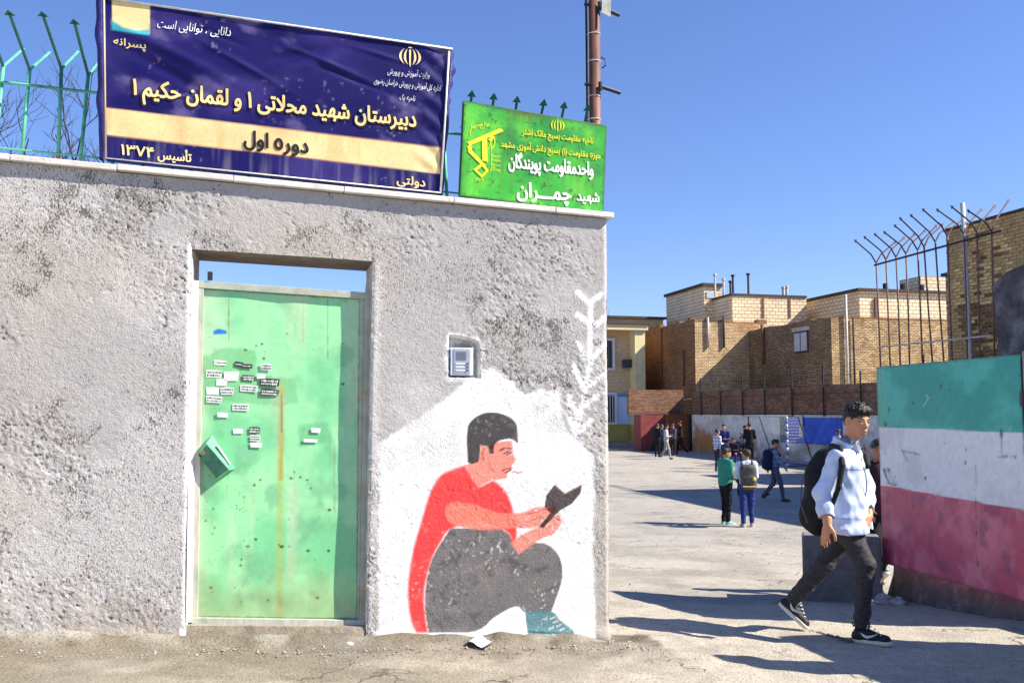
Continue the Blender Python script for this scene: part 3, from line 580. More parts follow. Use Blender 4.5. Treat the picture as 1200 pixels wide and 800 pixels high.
    # catch on the frame head
    mb = MB(); a, z = WF.uz(246, 322, .07); mb.box(WF, a - .012, a + .014, .05, .09, z - .03, z + .016); obj('hinge_lug', mb, mat('black_iron', (.03, .03, .035), rough=.6, var=.2), door)
build_door()

# ------------------------------------------------------------------ intercom
def build_intercom():
    b0 = -0.005; TL = WF.uz(528, 407, b0); BR = WF.uz(556, 440, b0); a0, a1, z0, z1 = TL[0], BR[0] - .008, BR[1], TL[1]
    t = thing('intercom_panel', WF.p((a0 + a1) / 2, .05, z0), 'grey metal intercom panel in a rough niche beside the green door', 'intercom')
    Mm = mat('intercom_metal', (0.42, 0.45, 0.50), rough=.4, metal=.5, var=.12, scale=30, spec=.5)
    Ml = mat('intercom_edge', (0.72, 0.73, 0.74), rough=.35, metal=.3, var=.1)
    Mk = mat('intercom_dark', (0.06, 0.065, 0.08), rough=.5, var=.1)
    mb = MB(); mb.box(WF, a0, a1, b0, .075, z0, z1); obj('housing', mb, Ml, t, bevel=.003)
    mb = MB(); mb.box(WF, a0 + .018, a1 - .020, b0 - .005, b0 + .002, z0 + .008, z1 - .008); fp = obj('face_plate', mb, Mm, t, bevel=.002)
    mb = MB()
    for r in range(5):
        z = z1 - .030 - r * .011; mb.box(WF, a0 + .032, a1 - .044, b0 - .0075, b0 - .0049, z, z + .004)
    obj('speaker_slot', mb, Mk, fp)
    for r in range(3):
        z = z0 + .026 + r * .020; mb = MB(); mb.box(WF, a0 + .030, a1 - .052, b0 - .008, b0 - .0048, z, z + .010); obj('name_strip', mb, Ml, fp)
        mb = MB(); mb.tube([WF.p(a1 - .036, b0 - .012, z + .005), WF.p(a1 - .036, b0 - .004, z + .005)], .006, 10); obj('call_button', mb, Mk, fp)
build_intercom()
# ------------------------------------------------------------------ Persian lettering (shaped by hand: contextual forms, drawn right to left)
AR = {}
for ch, cs in {'آ': (0xFE81, 0xFE82, 0, 0), 'أ': (0xFE83, 0xFE84, 0, 0), 'ا': (0xFE8D, 0xFE8E, 0, 0), 'ب': (0xFE8F, 0xFE90, 0xFE91, 0xFE92), 'ت': (0xFE95, 0xFE96, 0xFE97, 0xFE98), 'ج': (0xFE9D, 0xFE9E, 0xFE9F, 0xFEA0),
               'ح': (0xFEA1, 0xFEA2, 0xFEA3, 0xFEA4), 'خ': (0xFEA5, 0xFEA6, 0xFEA7, 0xFEA8), 'د': (0xFEA9, 0xFEAA, 0, 0), 'ر': (0xFEAD, 0xFEAE, 0, 0), 'ز': (0xFEAF, 0xFEB0, 0, 0), 'س': (0xFEB1, 0xFEB2, 0xFEB3, 0xFEB4),
               'ش': (0xFEB5, 0xFEB6, 0xFEB7, 0xFEB8), 'ض': (0xFEBD, 0xFEBE, 0xFEBF, 0xFEC0), 'ق': (0xFED5, 0xFED6, 0xFED7, 0xFED8), 'ل': (0xFEDD, 0xFEDE, 0xFEDF, 0xFEE0), 'م': (0xFEE1, 0xFEE2, 0xFEE3, 0xFEE4),
               'ن': (0xFEE5, 0xFEE6, 0xFEE7, 0xFEE8), 'ه': (0x0665, 0xFEEA, 0xFEEB, 0xFEEC), 'و': (0xFEED, 0xFEEE, 0, 0), 'پ': (0xFB56, 0xFB57, 0xFB58, 0xFB59), 'چ': (0xFB7A, 0xFB7B, 0xFB7C, 0xFB7D), 'ژ': (0xFB8A, 0xFB8B, 0, 0),
               'ک': (0xFB8E, 0xFB8F, 0xFB90, 0xFB91), 'گ': (0xFB92, 0xFB93, 0xFB94, 0xFB95), 'ی': (0xFBFC, 0xFBFD, 0xFBFE, 0xFBFF), 'ف': (0xFED1, 0xFED2, 0xFED3, 0xFED4)}.items(): AR[ch] = cs
def shape(t):
    out = []; i = 0; prev = False
    while i < len(t):
        ch = t[i]
        if ch in AR:
            if ch == 'ل' and i + 1 < len(t) and t[i + 1] == 'ا':
                out.append(chr(0xFEFC if prev else 0xFEFB)); prev = False; i += 2; continue
            iso, fin, ini, med = AR[ch]; nxt = i + 1 < len(t) and (t[i + 1] in AR or t[i + 1] == 'ـ')
            if ini == 0: out.append(chr(fin if prev else iso)); prev = False
            else:
                out.append(chr((med if prev else ini) if nxt else (fin if prev else iso))); prev = nxt
        else:
            out.append(ch); prev = (ch == 'ـ')
        i += 1
    s = ''.join(out)
    import re
    s = re.sub('[۰-۹]+', lambda m_: m_.group(0)[::-1], s)[::-1]
    return s.replace('(', '\x00').replace(')', '(').replace('\x00', ')')
_tc = {}
def text_geo(t, bold):
    k = (t, bold)
    if k in _tc: return _tc[k]
    c = bpy.data.curves.new('t', 'FONT'); c.body = shape(t); c.offset = bold; c.resolution_u = 2; c.fill_mode = 'FRONT'
    o = bpy.data.objects.new('t', c); COL.objects.link(o); dg = bpy.context.evaluated_depsgraph_get(); dg.update()
    e = o.evaluated_get(dg); me = e.to_mesh(); v = np.array([q.co[:2] for q in me.vertices]); f = [tuple(p.vertices) for p in me.polygons]
    e.to_mesh_clear(); bpy.data.objects.remove(o); bpy.data.curves.remove(c)
    _tc[k] = (v, f); return v, f
def lettering_(F, b, disp, t, pl, pr, hpx, m, parent, bold=0.0, lift=0.003, name='lettering', slant=0.0, wob=0):
    """baseline from pixel pl to pr as measured on the photograph; unprojected on the sign's own plane"""
    v, f = text_geo(t, bold); L = np.array(F.uz(*pl, b)); R = np.array(F.uz(*pr, b)); v = v.copy()
    x0, x1 = v[:, 0].min(), v[:, 0].max(); s = (v[:, 0] - x0) / (x1 - x0); mpp = np.linalg.norm(R - L) / math.hypot(pr[0] - pl[0], pr[1] - pl[1])
    ys = v[:, 1] * (hpx * mpp / 0.70); W = np.linalg.norm(R - L); e = (R - L) / W
    a = L[0] + s * W * e[0] + slant * ys; z = L[1] + s * W * e[1] + ys + e[1] * 0
    bb = b - lift - disp(a, z)
    vs = [F.p(a[i], bb[i], z[i]) for i in range(len(v))]
    return mk(name, vs, f, m, parent)
def emblem_iran(F, b, disp, cx, cy, r_px, m, parent, lift=0.004):
    c = np.array(F.uz(cx, cy, b)); q = np.array(F.uz(cx + 10, cy, b)); R = abs(q[0] - c[0]) / 10 * r_px; mb = MB()
    def pt(x, y): a, z = c[0] + x * R, c[1] + y * R; return F.p(a, b - lift - float(disp(np.array([a]), np.array([z]))[0]), z)
    def crescent(rx, ry, x0, w, t0, t1):
        n = 12; o = [];
        for i in range(n + 1):
            t = math.radians(t0 + (t1 - t0) * i / n); k = w * math.sin(math.pi * i / n) + .02
            o.append((pt(x0 + (rx + k / 2) * math.cos(t), ry * math.sin(t)), pt(x0 + (rx - k / 2) * math.cos(t), ry * math.sin(t))))
        for i in range(n): mb.add([o[i][0], o[i + 1][0], o[i + 1][1], o[i][1]], [(0, 1, 2, 3)])
    crescent(.95, .95, 0, .20, -58, 62); crescent(.95, .95, 0, .20, 122, 238)
    crescent(.50, .88, 0, .20, -72, 66); crescent(.50, .88, 0, .20, 114, 252)
    mb.add([pt(-.09, .62), pt(0, .78), pt(.09, .62), pt(.07, -.8), pt(0, -1.05), pt(-.07, -.8)], [(5, 4, 3, 2, 1, 0)])
    mb.add([pt(-.22, .98), pt(-.1, .84), pt(0, .9), pt(.1, .84), pt(.22, .98), pt(.1, .93), pt(0, 1.0), pt(-.1, .93)], [(0, 1, 2, 7), (2, 6, 7), (2, 3, 5, 6), (3, 4, 5)])
    return obj('emblem', mb, m, parent)

Y_ink = mat('ink_cream', (0.86, 0.68, 0.30), var=.12, scale=20, rough=.6); W_ink = mat('ink_white', (0.82, 0.82, 0.80), var=.12, scale=20, rough=.6); K_ink = mat('ink_black', (0.015, 0.012, 0.015), var=0, rough=.6)
YG_ink = mat('ink_yellow', (0.74, 0.72, 0.03), var=.12, scale=20, rough=.6)
no_disp = lambda a, z: np.zeros(np.shape(a))

def lettering(F, b, disp, t, pl, pr, hpx, m, parent, bold=0.0, lift=0.003, name='lettering', slant=0.0, wob=0):
    """heavy letters are the same outline drawn several times in a small ring"""
    v, f = text_geo(t, 0.0); L = np.array(F.uz(*pl, b)); R = np.array(F.uz(*pr, b)); x0, x1 = v[:, 0].min(), v[:, 0].max(); W = np.linalg.norm(R - L)
    mpp = W / math.hypot(pr[0] - pl[0], pr[1] - pl[1]); sy = hpx * mpp / 0.70; e = (R - L) / W; n = 9 if bold > 0.005 else 1; vs = []; fs = []
    for k in range(n):
        ox, oy = (0, 0) if k == 0 else (bold * math.cos(k * .785) * sy, bold * math.sin(k * .785) * sy)
        s = (v[:, 0] - x0) / (x1 - x0); ys = v[:, 1] * sy + oy; a = L[0] + s * W * e[0] + slant * ys + ox; z = L[1] + s * W * e[1] + ys; bb = b - lift - disp(a, z) - .00012 * k
        q = len(vs); vs += [F.p(a[i], bb[i], z[i]) for i in range(len(v))]; fs += [tuple(j + q for j in p) for p in f]
    return mk(name, vs, fs, m, parent)
# ------------------------------------------------------------------ blue banner
def build_banner():
    b = 0.085; TL = WF.uz(117, -3, b); TR = WF.uz(530, 57.5, b); BL = WF.uz(121, 186, b); BR = WF.uz(516, 227, b)
    BL = (BL[0], max(BL[1], coptop(BL[0]) + .004)); BR = (BR[0], max(BR[1], coptop(BR[0]) + .004))
    t = thing('school_banner', WF.p((BL[0] + BR[0]) / 2, b, BL[1]), 'long dark blue fabric banner with cream Persian lettering standing on the wall coping', 'banner')
    def disp(a, z):
        a = np.asarray(a, float); z = np.asarray(z, float); s = (a - TL[0]) / (TR[0] - TL[0]); w = (z - BL[1]) / (TL[1] - BL[1])
        k = np.clip(np.minimum(s, 1 - s) * 12, 0, 1) * np.clip(np.minimum(w + .03, 1.02 - w) * 7, 0, 1)
        d = 0.012 * (fbm(a * 1.6 + 4 + z * 1.4, z * 3.2 - a, 3) - .5) * 2
        d = d + 0.010 * np.exp(-((z - (TL[1] - .12 - (a - TL[0]) * .42)) / .035) ** 2) * np.exp(-((s - .18) / .16) ** 2)
        d = d - 0.009 * np.exp(-((z - (TL[1] - .22 - (a - TL[0]) * .50)) / .04) ** 2) * np.exp(-((s - .22) / .14) ** 2)
        d = d + 0.007 * np.sin((a * .7 + z) * 46) * np.exp(-((s - .96) / .05) ** 2) + 0.006 * np.sin((z * 1.2 - a * .4) * 38) * np.exp(-((s - .55) / .1) ** 2) * np.exp(-((w - .75) / .15) ** 2)
        for cx_, cz_, sl_, wd_, ln_, am_ in ((.62, .72, -.35, .016, .10, .008), (.70, .62, -.30, .014, .09, -.007), (.78, .80, -.22, .014, .07, .007), (.90, .75, .9, .012, .05, .007), (.94, .55, .8, .012, .05, -.006), (.38, .66, -.5, .020, .12, .007), (.3, .84, -.3, .016, .08, -.006)):
            aa_ = a - (TL[0] + (TR[0] - TL[0]) * cx_); zz_ = z - (BL[1] + (TL[1] - BL[1]) * cz_); d = d + am_ * np.exp(-((zz_ - sl_ * aa_) / wd_) ** 2 - (aa_ / (ln_ * 2)) ** 2)
        return d * k * 1.25
    na, nz = 240, 110; s, w = np.meshgrid(np.linspace(0, 1, na), np.linspace(0, 1, nz))
    A = (BL[0] * (1 - s) + BR[0] * s) * (1 - w) + (TL[0] * (1 - s) + TR[0] * s) * w; Z = (BL[1] * (1 - s) + BR[1] * s) * (1 - w) + (TL[1] * (1 - s) + TR[1] * s) * w
    Zq = lambda *p: WF.uz(*p, b)
    navy = (0.008, 0.006, 0.095); cream = (0.80, 0.62, 0.30)
    c = np.zeros(A.shape + (3,)) + np.array(navy)
    c = mixc(c, (0.050, 0.036, 0.20), sst(.42, .72, fbm(A * 2.2 + 3, Z * 3, 4)) * .7)
    c = mixc(c, (0.24, 0.20, 0.42), sst(.58, .80, fbm(A * 4.4 + 9 + Z * 2, Z * 6 + 30, 5)) * .42 * (w > .3))
    band = poly_sd(A, Z, [Zq(122, 126), Zq(516, 173), Zq(516, 204), Zq(122, 158)])
    c = mixc(c, cream, sst(.0035, -.0035, band)); c = mixc(c, (0.72, 0.42, 0.18), sst(.0035, -.0035, band) * sst(.5, .7, fbm(A * 9, Z * 2.2, 3)) * .5)
    c = mixc(c, (0.22, 0.02, 0.03), sst(.006, .001, np.abs(band)) * .6)
    fl = poly_sd(A, Z, [Zq(131, -4), Zq(176, 3), Zq(175, 40), Zq(131, 31)]); c = mixc(c, cream, sst(.003, -.003, fl))
    fl2 = poly_sd(A, Z, [Zq(131, 24), Zq(145, 33), Zq(160, 36), Zq(175, 35), Zq(175, 42), Zq(150, 39), Zq(131, 35)]); c = mixc(c, (0.05, 0.42, 0.50), sst(.006, -.006, fl2))
    grime = sst(.5, .75, fbm(A * 30, Z * 1.8, 3)) * .22; c = mixc(c, (.4, .38, .42), grime * sst(.3, 0, w))
    scr = sst(.74, .80, fbm(A * 40, Z * 40 + 10, 2)) * .5; c = mixc(c, (.40, .36, .5), scr * .5 * sst(.5, .65, fbm(A * 3, Z * 3)))
    D = disp(A, Z)
    Pw = WF.o + A[..., None] * U + (b - D)[..., None] * V + Z[..., None] * ZV
    ii, jj = np.meshgrid(np.arange(na - 1), np.arange(nz - 1)); k = (jj * na + ii).ravel(); f = np.stack([k, k + 1, k + na + 1, k + na], 1)
    mk('fabric_face', Pw.reshape(-1, 3), f, mat('banner_fabric', None, rough=.55, var=.12, scale=60, bump=.0012, bscale=300, attr='paint', spec=.15), t, smooth=True, colors=c.reshape(-1, 3))
    Mn = mat('banner_navy', (0.022, 0.016, 0.14), var=.4, scale=14, rough=.5, bump=.006, bscale=18, spec=.4)
    Mw = mat('banner_piping', (0.72, 0.72, 0.66), var=.2, scale=20, rough=.5)
    bk = b + .075
    def hexs(n, q4, b0, b1, m, par=t, **kw):                    # q4: (a,z) x4 : bl br tl tr
        mb = MB(); mb.hexa([WF.p(q4[i][0], bb, q4[i][1]) for pair in ((0, 1), (2, 3)) for bb in (b0, b1) for i in pair]); return obj(n, mb, m, par, **kw)
    hexs('backing', [(BL[0] + .01, BL[1] + .002), (BR[0] - .01, BR[1] + .002), (TL[0] + .01, TL[1] - .012), (TR[0] - .01, TR[1] - .012)], b + .03, bk, Mn)
    # wrapped right end: folded fabric
    mb = MB(); n = 46; vs = []
    for i in range(n + 1):
        w_ = i / n; a = BR[0] + (TR[0] - BR[0]) * w_; z = BR[1] + (TR[1] - BR[1]) * w_; ru = (.010 * math.sin(w_ * 60) + .008 * math.sin(w_ * 23 + 1)) * (w_ > .6) + .004 * math.sin(w_ * 17)
        for j, (da, db) in enumerate(((0.0, 0), (.010, .004), (.020 + ru, .03), (.022 + ru * .7, .06), (.012, .085), (-.02, .09))): vs.append(WF.p(a + da, b + db, z))
    mb.add(vs, [(i * 6 + j, i * 6 + j + 1, i * 6 + j + 7, i * 6 + j + 6) for i in range(n) for j in range(5)]); obj('folded_end', mb, Mn, t, smooth=True)
    mb = MB(); vs = []
    for i in range(n + 1):
        w_ = i / n; a = BL[0] + (TL[0] - BL[0]) * w_; z = BL[1] + (TL[1] - BL[1]) * w_; ru = .006 * math.sin(w_ * 14) + .004 * math.sin(w_ * 31)
        for j, (da, db) in enumerate(((0.022, -.002), (.016, -.010), (-.004 + ru, -.014), (-.022 + ru, -.004), (-.026, .03), (-.01, .08))): vs.append(WF.p(a + da, b + db, z))
    mb.add(vs, [(i * 6 + j + 1, i * 6 + j, i * 6 + j + 6, i * 6 + j + 7) for i in range(n) for j in range(5)]); obj('folded_end', mb, Mn, t, smooth=True)
    pw = .008
    def pipe(p, q, r=.0045, m=Mw):
        mb = MB(); mb.tube([WF.p(p[0], b - .008, p[1]), WF.p(q[0], b - .008, q[1])], r, 6); obj('piping', mb, m, t, smooth=True)
    pipe((TL[0], TL[1] - .004), (TR[0], TR[1] - .004), .0065); pipe(Zq(526, 61), (BR[0] + .0, BR[1]), .007); pipe((BL[0], BL[1] + .004), (BR[0], BR[1] + .004), .004); pipe(Zq(122, 0), Zq(124, 185), .006, mat('piping_tan', (.45, .36, .25), var=.2))
    L = lambda s_, p, q, h, m, bold=0., lift=.004, **k: lettering(WF, b, disp, s_, p, q, h, m, t, bold, lift, **k)
    L('دانایی ، توانایی است', (184, 33), (270, 43), 11, W_ink, .004, slant=.15)
    L('پسرانه', (133, 52), (171, 58), 9, Y_ink, .018)
    main = 'دبیرستان شهید محلاتی ۱ و لقمان حکیم ۱'
    L(main, (154.5, 112), (488.5, 150), 20, K_ink, .058, .003, name='lettering_outline'); L(main, (156, 111), (487, 149), 19, Y_ink, .026, .0055)
    L('دوره', (322, 175), (361, 180), 18, K_ink, .03); L('اول', (286, 170), (314, 174), 18, K_ink, .03)
    L('تأسیس', (185, 186), (224, 190), 11, Y_ink, .024); L('۱۳۷۴', (142, 181), (180, 185), 13, Y_ink, .024)
    L('دولتی', (465, 215), (498, 219), 10, Y_ink, .02)
    L('وزارت آموزش و پرورش', (454, 87), (503, 92), 6.5, W_ink, .004, slant=.15)
    L('اداره کل آموزش و پرورش خراسان رضوی', (438, 98), (516, 107), 6.5, W_ink, .004, slant=.15)
    L('ناحیه یک', (468, 117), (486, 119), 6.5, W_ink, .004, slant=.15)
    emblem_iran(WF, b, disp, 480.5, 67, 12, Y_ink, t)
build_banner()

# ------------------------------------------------------------------ green sign
def build_green_sign():
    b = 0.03; TL = WF.uz(544, 119, b); TR = WF.uz(710.5, 148, b); BL = WF.uz(539, 229, b); BR = WF.uz(706.5, 250, b)
    BL = (BL[0], max(BL[1], coptop(BL[0]) + .003)); BR = (BR[0], max(BR[1], coptop(BR[0]) + .003))
    t = thing('green_sign', WF.p((BL[0] + BR[0]) / 2, b, BL[1]), 'bright green metal sign with yellow and white Persian lettering at the wall end', 'sign')
    na, nz = 130, 90; s, w = np.meshgrid(np.linspace(0, 1, na), np.linspace(0, 1, nz))
    A = (BL[0] * (1 - s) + BR[0] * s) * (1 - w) + (TL[0] * (1 - s) + TR[0] * s) * w; Z = (BL[1] * (1 - s) + BR[1] * s) * (1 - w) + (TL[1] * (1 - s) + TR[1] * s) * w
    c = np.zeros(A.shape + (3,)) + np.array([0.035, 0.40, 0.035])
    c = mixc(c, (0.13, 0.58, 0.04), sst(.4, .65, fbm(A * 6, Z * 4, 4)) * .8); c = mixc(c, (0.01, 0.22, 0.035), sst(.52, .74, fbm(A * 5 + 40, Z * 5, 4)) * .8)
    q = WF.uz(620, 132, b); c = mixc(c, (0.10, 0.09, 0.03), np.exp(-((A - q[0]) / .13) ** 2 - ((Z - q[1]) / .035) ** 2) * .9)
    ed = np.minimum(np.minimum(s, 1 - s) * 1.0, np.minimum(w, 1 - w) * .6); c = mixc(c, (0.05, 0.10, 0.03), sst(.014, .002, ed + (fbm(A * 40, Z * 40) - .5) * .02) * .7)
    c = mixc(c, (0.05, .05, .02), sst(.74, .8, fbm(A * 50, Z * 50, 2)) * .7)
    c = mixc(c, (0.12, .10, .03), sst(.55, .8, fbm(A * 60, Z * 2, 3)) * .25)
    D = (fbm(A * 3, Z * 2, 2) - .5) * .012
    dfun = lambda a, z: (fbm(np.asarray(a) * 3, np.asarray(z) * 2, 2) - .5) * .012
    Pw = WF.o + A[..., None] * U + (b - D)[..., None] * V + Z[..., None] * ZV
    ii, jj = np.meshgrid(np.arange(na - 1), np.arange(nz - 1)); k = (jj * na + ii).ravel(); f = np.stack([k, k + 1, k + na + 1, k + na], 1)
    mk('sign_face', Pw.reshape(-1, 3), f, mat('sign_green', None, rough=.45, var=.1, scale=40, bump=.0008, bscale=80, attr='paint', spec=.4), t, smooth=True, colors=c.reshape(-1, 3))
    Mf = mat('sign_frame', (0.03, 0.12, 0.05), var=.3, scale=20, rough=.5)
    def bar(p, q_, r=.010): mb = MB(); mb.tube([WF.p(p[0], b + .014, p[1]), WF.p(q_[0], b + .014, q_[1])], r, 6); obj('frame_bar', mb, Mf, t)
    bar(TL, TR); bar(BL, BR); bar(TL, BL); bar(TR, BR)
    mb = MB(); mb.hexa([WF.p(q[0], bb, q[1]) for pair in ((BL, BR), (TL, TR)) for bb in (b + .010, b + .014) for q in pair]); obj('backing', mb, Mf, t)
    L = lambda s_, p, q, h, m, bold=0., **k: lettering(WF, b, dfun, s_, p, q, h, m, t, bold, .0035, **k)
    L('ناحیه مقاومت بسیج مالک اشتر', (612, 157.5), (695, 168.5), 7, YG_ink, .02)
    L('حوزه مقاومت (۱) بسیج دانش آموزی مشهد', (587, 172), (704, 186), 7, YG_ink, .02)
    L('واحدمقاومت پویندگان', (596, 196), (695, 206), 15, W_ink, .028)
    L('شهید', (676, 235), (702, 237), 11, W_ink, .026); L('چمـــران', (606, 230), (669, 235), 16, W_ink, .03)
    for i, tt in enumerate(('نیروی', 'مقاومت', 'بسیج', 'پویندگان')): L(tt, (575.5, 183 + 5.4 * i), (586.5, 184.5 + 5.4 * i), 3.4, YG_ink, .004)
    L('۱۳۵۷', (557, 212), (567, 213), 4, YG_ink, .0)
    emblem_iran(WF, b, dfun, 653.5, 147, 7.5, YG_ink, t)
    mb = MB()
    def poly(pts):
        vs = [];
        for x, y in pts: a, z = WF.uz(520 + x / 4, 60 + y / 4, b); vs.append(WF.p(a, b - .004 - float(dfun(np.array([a]), np.array([z]))[0]), z))
        mb.add(vs, [tuple(range(len(vs)))[::-1]])
    poly([(110, 428), (262, 362), (274, 366), (280, 376), (232, 396), (228, 406), (214, 404), (120, 446)]); poly([(178, 412), (202, 402), (206, 520), (180, 514)]); poly([(110, 446), (128, 440), (132, 468), (114, 470)])
    poly([(112, 472), (130, 464), (184, 520), (172, 532)]); poly([(138, 556), (170, 530), (178, 542), (154, 560)]); poly([(154, 560), (180, 580), (178, 594), (138, 556)]); poly([(180, 580), (196, 560), (210, 562), (178, 594)]); poly([(196, 560), (170, 530), (188, 522), (210, 562)]); poly([(208, 415), (222, 425), (240, 400), (226, 402)])
    obj('rifle_emblem', mb, YG_ink, t)
    mb = MB()
    def arc(cx, cy, rx, ry, t0, t1, wd=2.2, n=20):
        for i in range(n):
            q = []
            for tt in (t0 + (t1 - t0) * i / n, t0 + (t1 - t0) * (i + 1) / n):
                for r_ in (-wd, wd): q.append((cx + (rx + r_) * math.cos(math.radians(tt)), cy - (ry + r_) * math.sin(math.radians(tt))))
            vs = []
            for x, y in (q[0], q[1], q[3], q[2]): a, z = WF.uz(520 + x / 4, 60 + y / 4, b); vs.append(WF.p(a, b - .003 - float(dfun(np.array([a]), np.array([z]))[0]), z))
            mb.add(vs, [(0, 1, 2, 3)])
    arc(200, 425, 40, 38, -60, 80); arc(200, 425, 18, 38, -90, 90, 1.4); arc(165, 385, 42, 38, 60, 200, 1.4); arc(215, 490, 10, 80, -80, 60, 1.2)
    stuff(obj('globe_emblem', mb, YG_ink, t))
    L('واعدوا', (552, 151), (573, 147), 4.5, YG_ink, .0)
build_green_sign()

# ------------------------------------------------------------------ fences on walls
def barb(mb, tip, d, w=.028, side=None):
    d = np.array(d) / np.linalg.norm(d); side = np.array(side) if side is not None else U
    a = tip + d * w * 1.1; l = tip - d * w * .5 + side * w; r = tip - d * w * .5 - side * w; th = np.cross(d, side); th = th / np.linalg.norm(th) * .002
    mb.add([a + th, l + th, r + th, a - th, l - th, r - th], [(0, 1, 2), (5, 4, 3), (0, 3, 4, 1), (1, 4, 5, 2), (2, 5, 3, 0)])
BAN = (WF.uz(117, 100, .085)[0], WF.uz(531, 100, .085)[0])
def build_left_fence():
    b = .26
    t = thing('spiked_fence', WF.p(-3, b, coptop(-3)), 'green spiked bar fence on the wall top behind the blue banner and green sign', 'fence')
    Mg = mat('fence_green', (0.12, 0.50, 0.32), var=.3, scale=12, rough=.5, col2=(.03, .16, .11), c2scale=6, c2lo=.50, c2hi=.66); Mo = mat('rust_orange', (0.55, 0.16, 0.06), var=.3, scale=20)
    Md = mat('fence_shaded', (0.018, 0.11, 0.08), var=.3, rough=.5)  # darker fence green: shade on the street-side spikes put into the colour
    elb = [WF.uz(4, 76, b), WF.uz(35, 80, b), WF.uz(72, 79, b), WF.uz(103.5, 87, b)]; print('elbows', elb)
    for px, py, q in ((51, 17, elb[2]), (91, 59, elb[2]), (11, 22, elb[1]), (55, 60, elb[1]), (87, 34, elb[3])): print('tip', WF.vz(px, py, q[0]), 'elbow z', q[1])
    sp = (elb[3][0] - elb[0][0]) / 3; ze = np.mean([e[1] - wall_top(e[0]) for e in elb])
    a0 = elb[0][0]; n0 = -10; n1 = int((A_END - .06 - a0) / sp)
    rnd = random.Random(2)
    for i in range(n0, n1 + 1):
        a = a0 + sp * i + (rnd.uniform(-.01, .01)); bt = coptop(a) - .004; z1 = wall_top(a) + ze - (.0 if i < 4 else .10); lean = rnd.uniform(-.012, .012)
        if 0 <= i <= 3: a = elb[i][0]; z1 = elb[i][1]
        mb = MB(); mb.tube([WF.p(a - lean * 3, b, bt), WF.p(a, b, z1)], .011, 8); p = obj('post', mb, Mg, t, smooth=True)
        if i == 2: mb = MB(); mb.tube([WF.p(a - lean * 3, b, bt), WF.p(a - lean * 2.4, b, bt + .09)], .0135, 8); obj('rust_patch', mb, Mo, p)
        dF = (-.455, .125 + rnd.uniform(-.01, .03)) ; dB = (.41, .25); ban = BAN[0] - .05 < a < BAN[1] + .05
        if a > BAN[1]: dF = (-.17, .20); dB = (.25, .12)
        mb = MB(); tip = WF.p(a + rnd.uniform(-.01, .01), b + dF[0], z1 + dF[1]); mb.tube([WF.p(a, b, z1 - .01), tip], .009, 6); barb(mb, tip, tip - WF.p(a, b, z1)); obj('front_spike', mb, Md, p) if not ban else None
        mb = MB(); tip = WF.p(a + rnd.uniform(-.01, .01), b + dB[0], z1 + dB[1]); mb.tube([WF.p(a, b, z1 - .01), tip], .008, 6); barb(mb, tip, tip - WF.p(a, b, z1), .02); obj('back_spike', mb, Mg, p)
    for off, r in ((ze * .82, .009), (.135, .006)):
        mb = MB(); a_, b_ = a0 + sp * n0, A_END - .05; mb.tube([WF.p(a_, b - .012, wall_top(a_) + off), WF.p(b_, b - .012, wall_top(b_) + off - (0.0))], r, 6); obj('rail', mb, Mg, t)
build_left_fence()

# ------------------------------------------------------------------ pole behind the wall
def build_pole():
    Y = 7.6; bp = P(697.5, 140, Y); x, y = bp[0], bp[1]; g = gz(x, y)
    t = thing('utility_pole', (x, y, g), 'tall brown steel pole with clamped cables and short brackets behind the green sign', 'pole')
    Mb = mat('pole_rust', (0.16, 0.075, 0.055), var=.35, scale=10, rough=.55, stretch=(1, 1, .3), spec=.4); Mk = mat('cable_black', (.015, .015, .02), rough=.5, var=.1); Mw = mat('clamp_pale', (.6, .6, .6), rough=.4); Mgr = mat('pipe_grey', (.28, .29, .31), rough=.5)
    mb = MB(); mb.tube([(x, y, g), (x, y, g + 5.2)], [.052, .046], 16); obj('shaft', mb, Mb, t, smooth=True)
    mb = MB(); mb.tube([(x - .055, y - .012, g), (x - .052, y - .012, g + 5.2)], .010, 8); obj('conduit', mb, Mgr, t, smooth=True)
    mb = MB(); mb.tube([(x - .071 + .004 * math.sin(k), y, g + k * .52) for k in range(11)], .008, 8); obj('cable', mb, Mk, t, smooth=True)
    for py in (41, 73, 114, 141):
        z = P(697, py, Y)[2]; mb = MB(); n = 20; mb.tube([(x + .055 * math.cos(k * 2 * math.pi / n) - .008, y + .055 * math.sin(k * 2 * math.pi / n), z) for k in range(n + 1)], .004, 6); obj('clamp', mb, Mw, t)
    for py in (104, 11):
        z = P(697, py, Y)[2]; mb = MB(); mb.tube([(x - .09, y - .05, z + .02), (x - .04, y - .05, z + .015)], .014, 8); mb.tube([(x + .03, y - .06, z), (x + .21, y + (.02 if py > 50 else .05), z - .03)], .017, 8)
        mb.tube([(x + .035, y - .075, z + .03), (x + .04, y - .07, z - .04)], .016, 8); obj('bracket', mb, Mk, t)
    z = P(707, 12, Y)[2]; mb = MB(); F2 = Frame((x + .05, y - .09, z)); mb.prism(F2, [(0, -.06), (.08, -.09), (.085, .10), (.01, .13)], 0, .012); obj('plate', mb, mat('plate_grey', (.42, .42, .4), var=.3, scale=12), t)
    z = P(703, 74, Y)[2]; mb = MB(); mb.tube([(x + .05, y, z + .05), (x + .085, y, z + .03), (x + .09, y, z - .02), (x + .06, y, z - .045)], .006, 6); obj('cable_loop', mb, Mk, t)
    z = P(697, 1, Y)[2]; mb = MB(); mb.tube([(x - .05, y - .05, z + .05), (x - .35, y - .12, z + .13)], .02, 8); obj('arm', mb, mat('arm_green', (.03, .07, .05)), t)
build_pole()

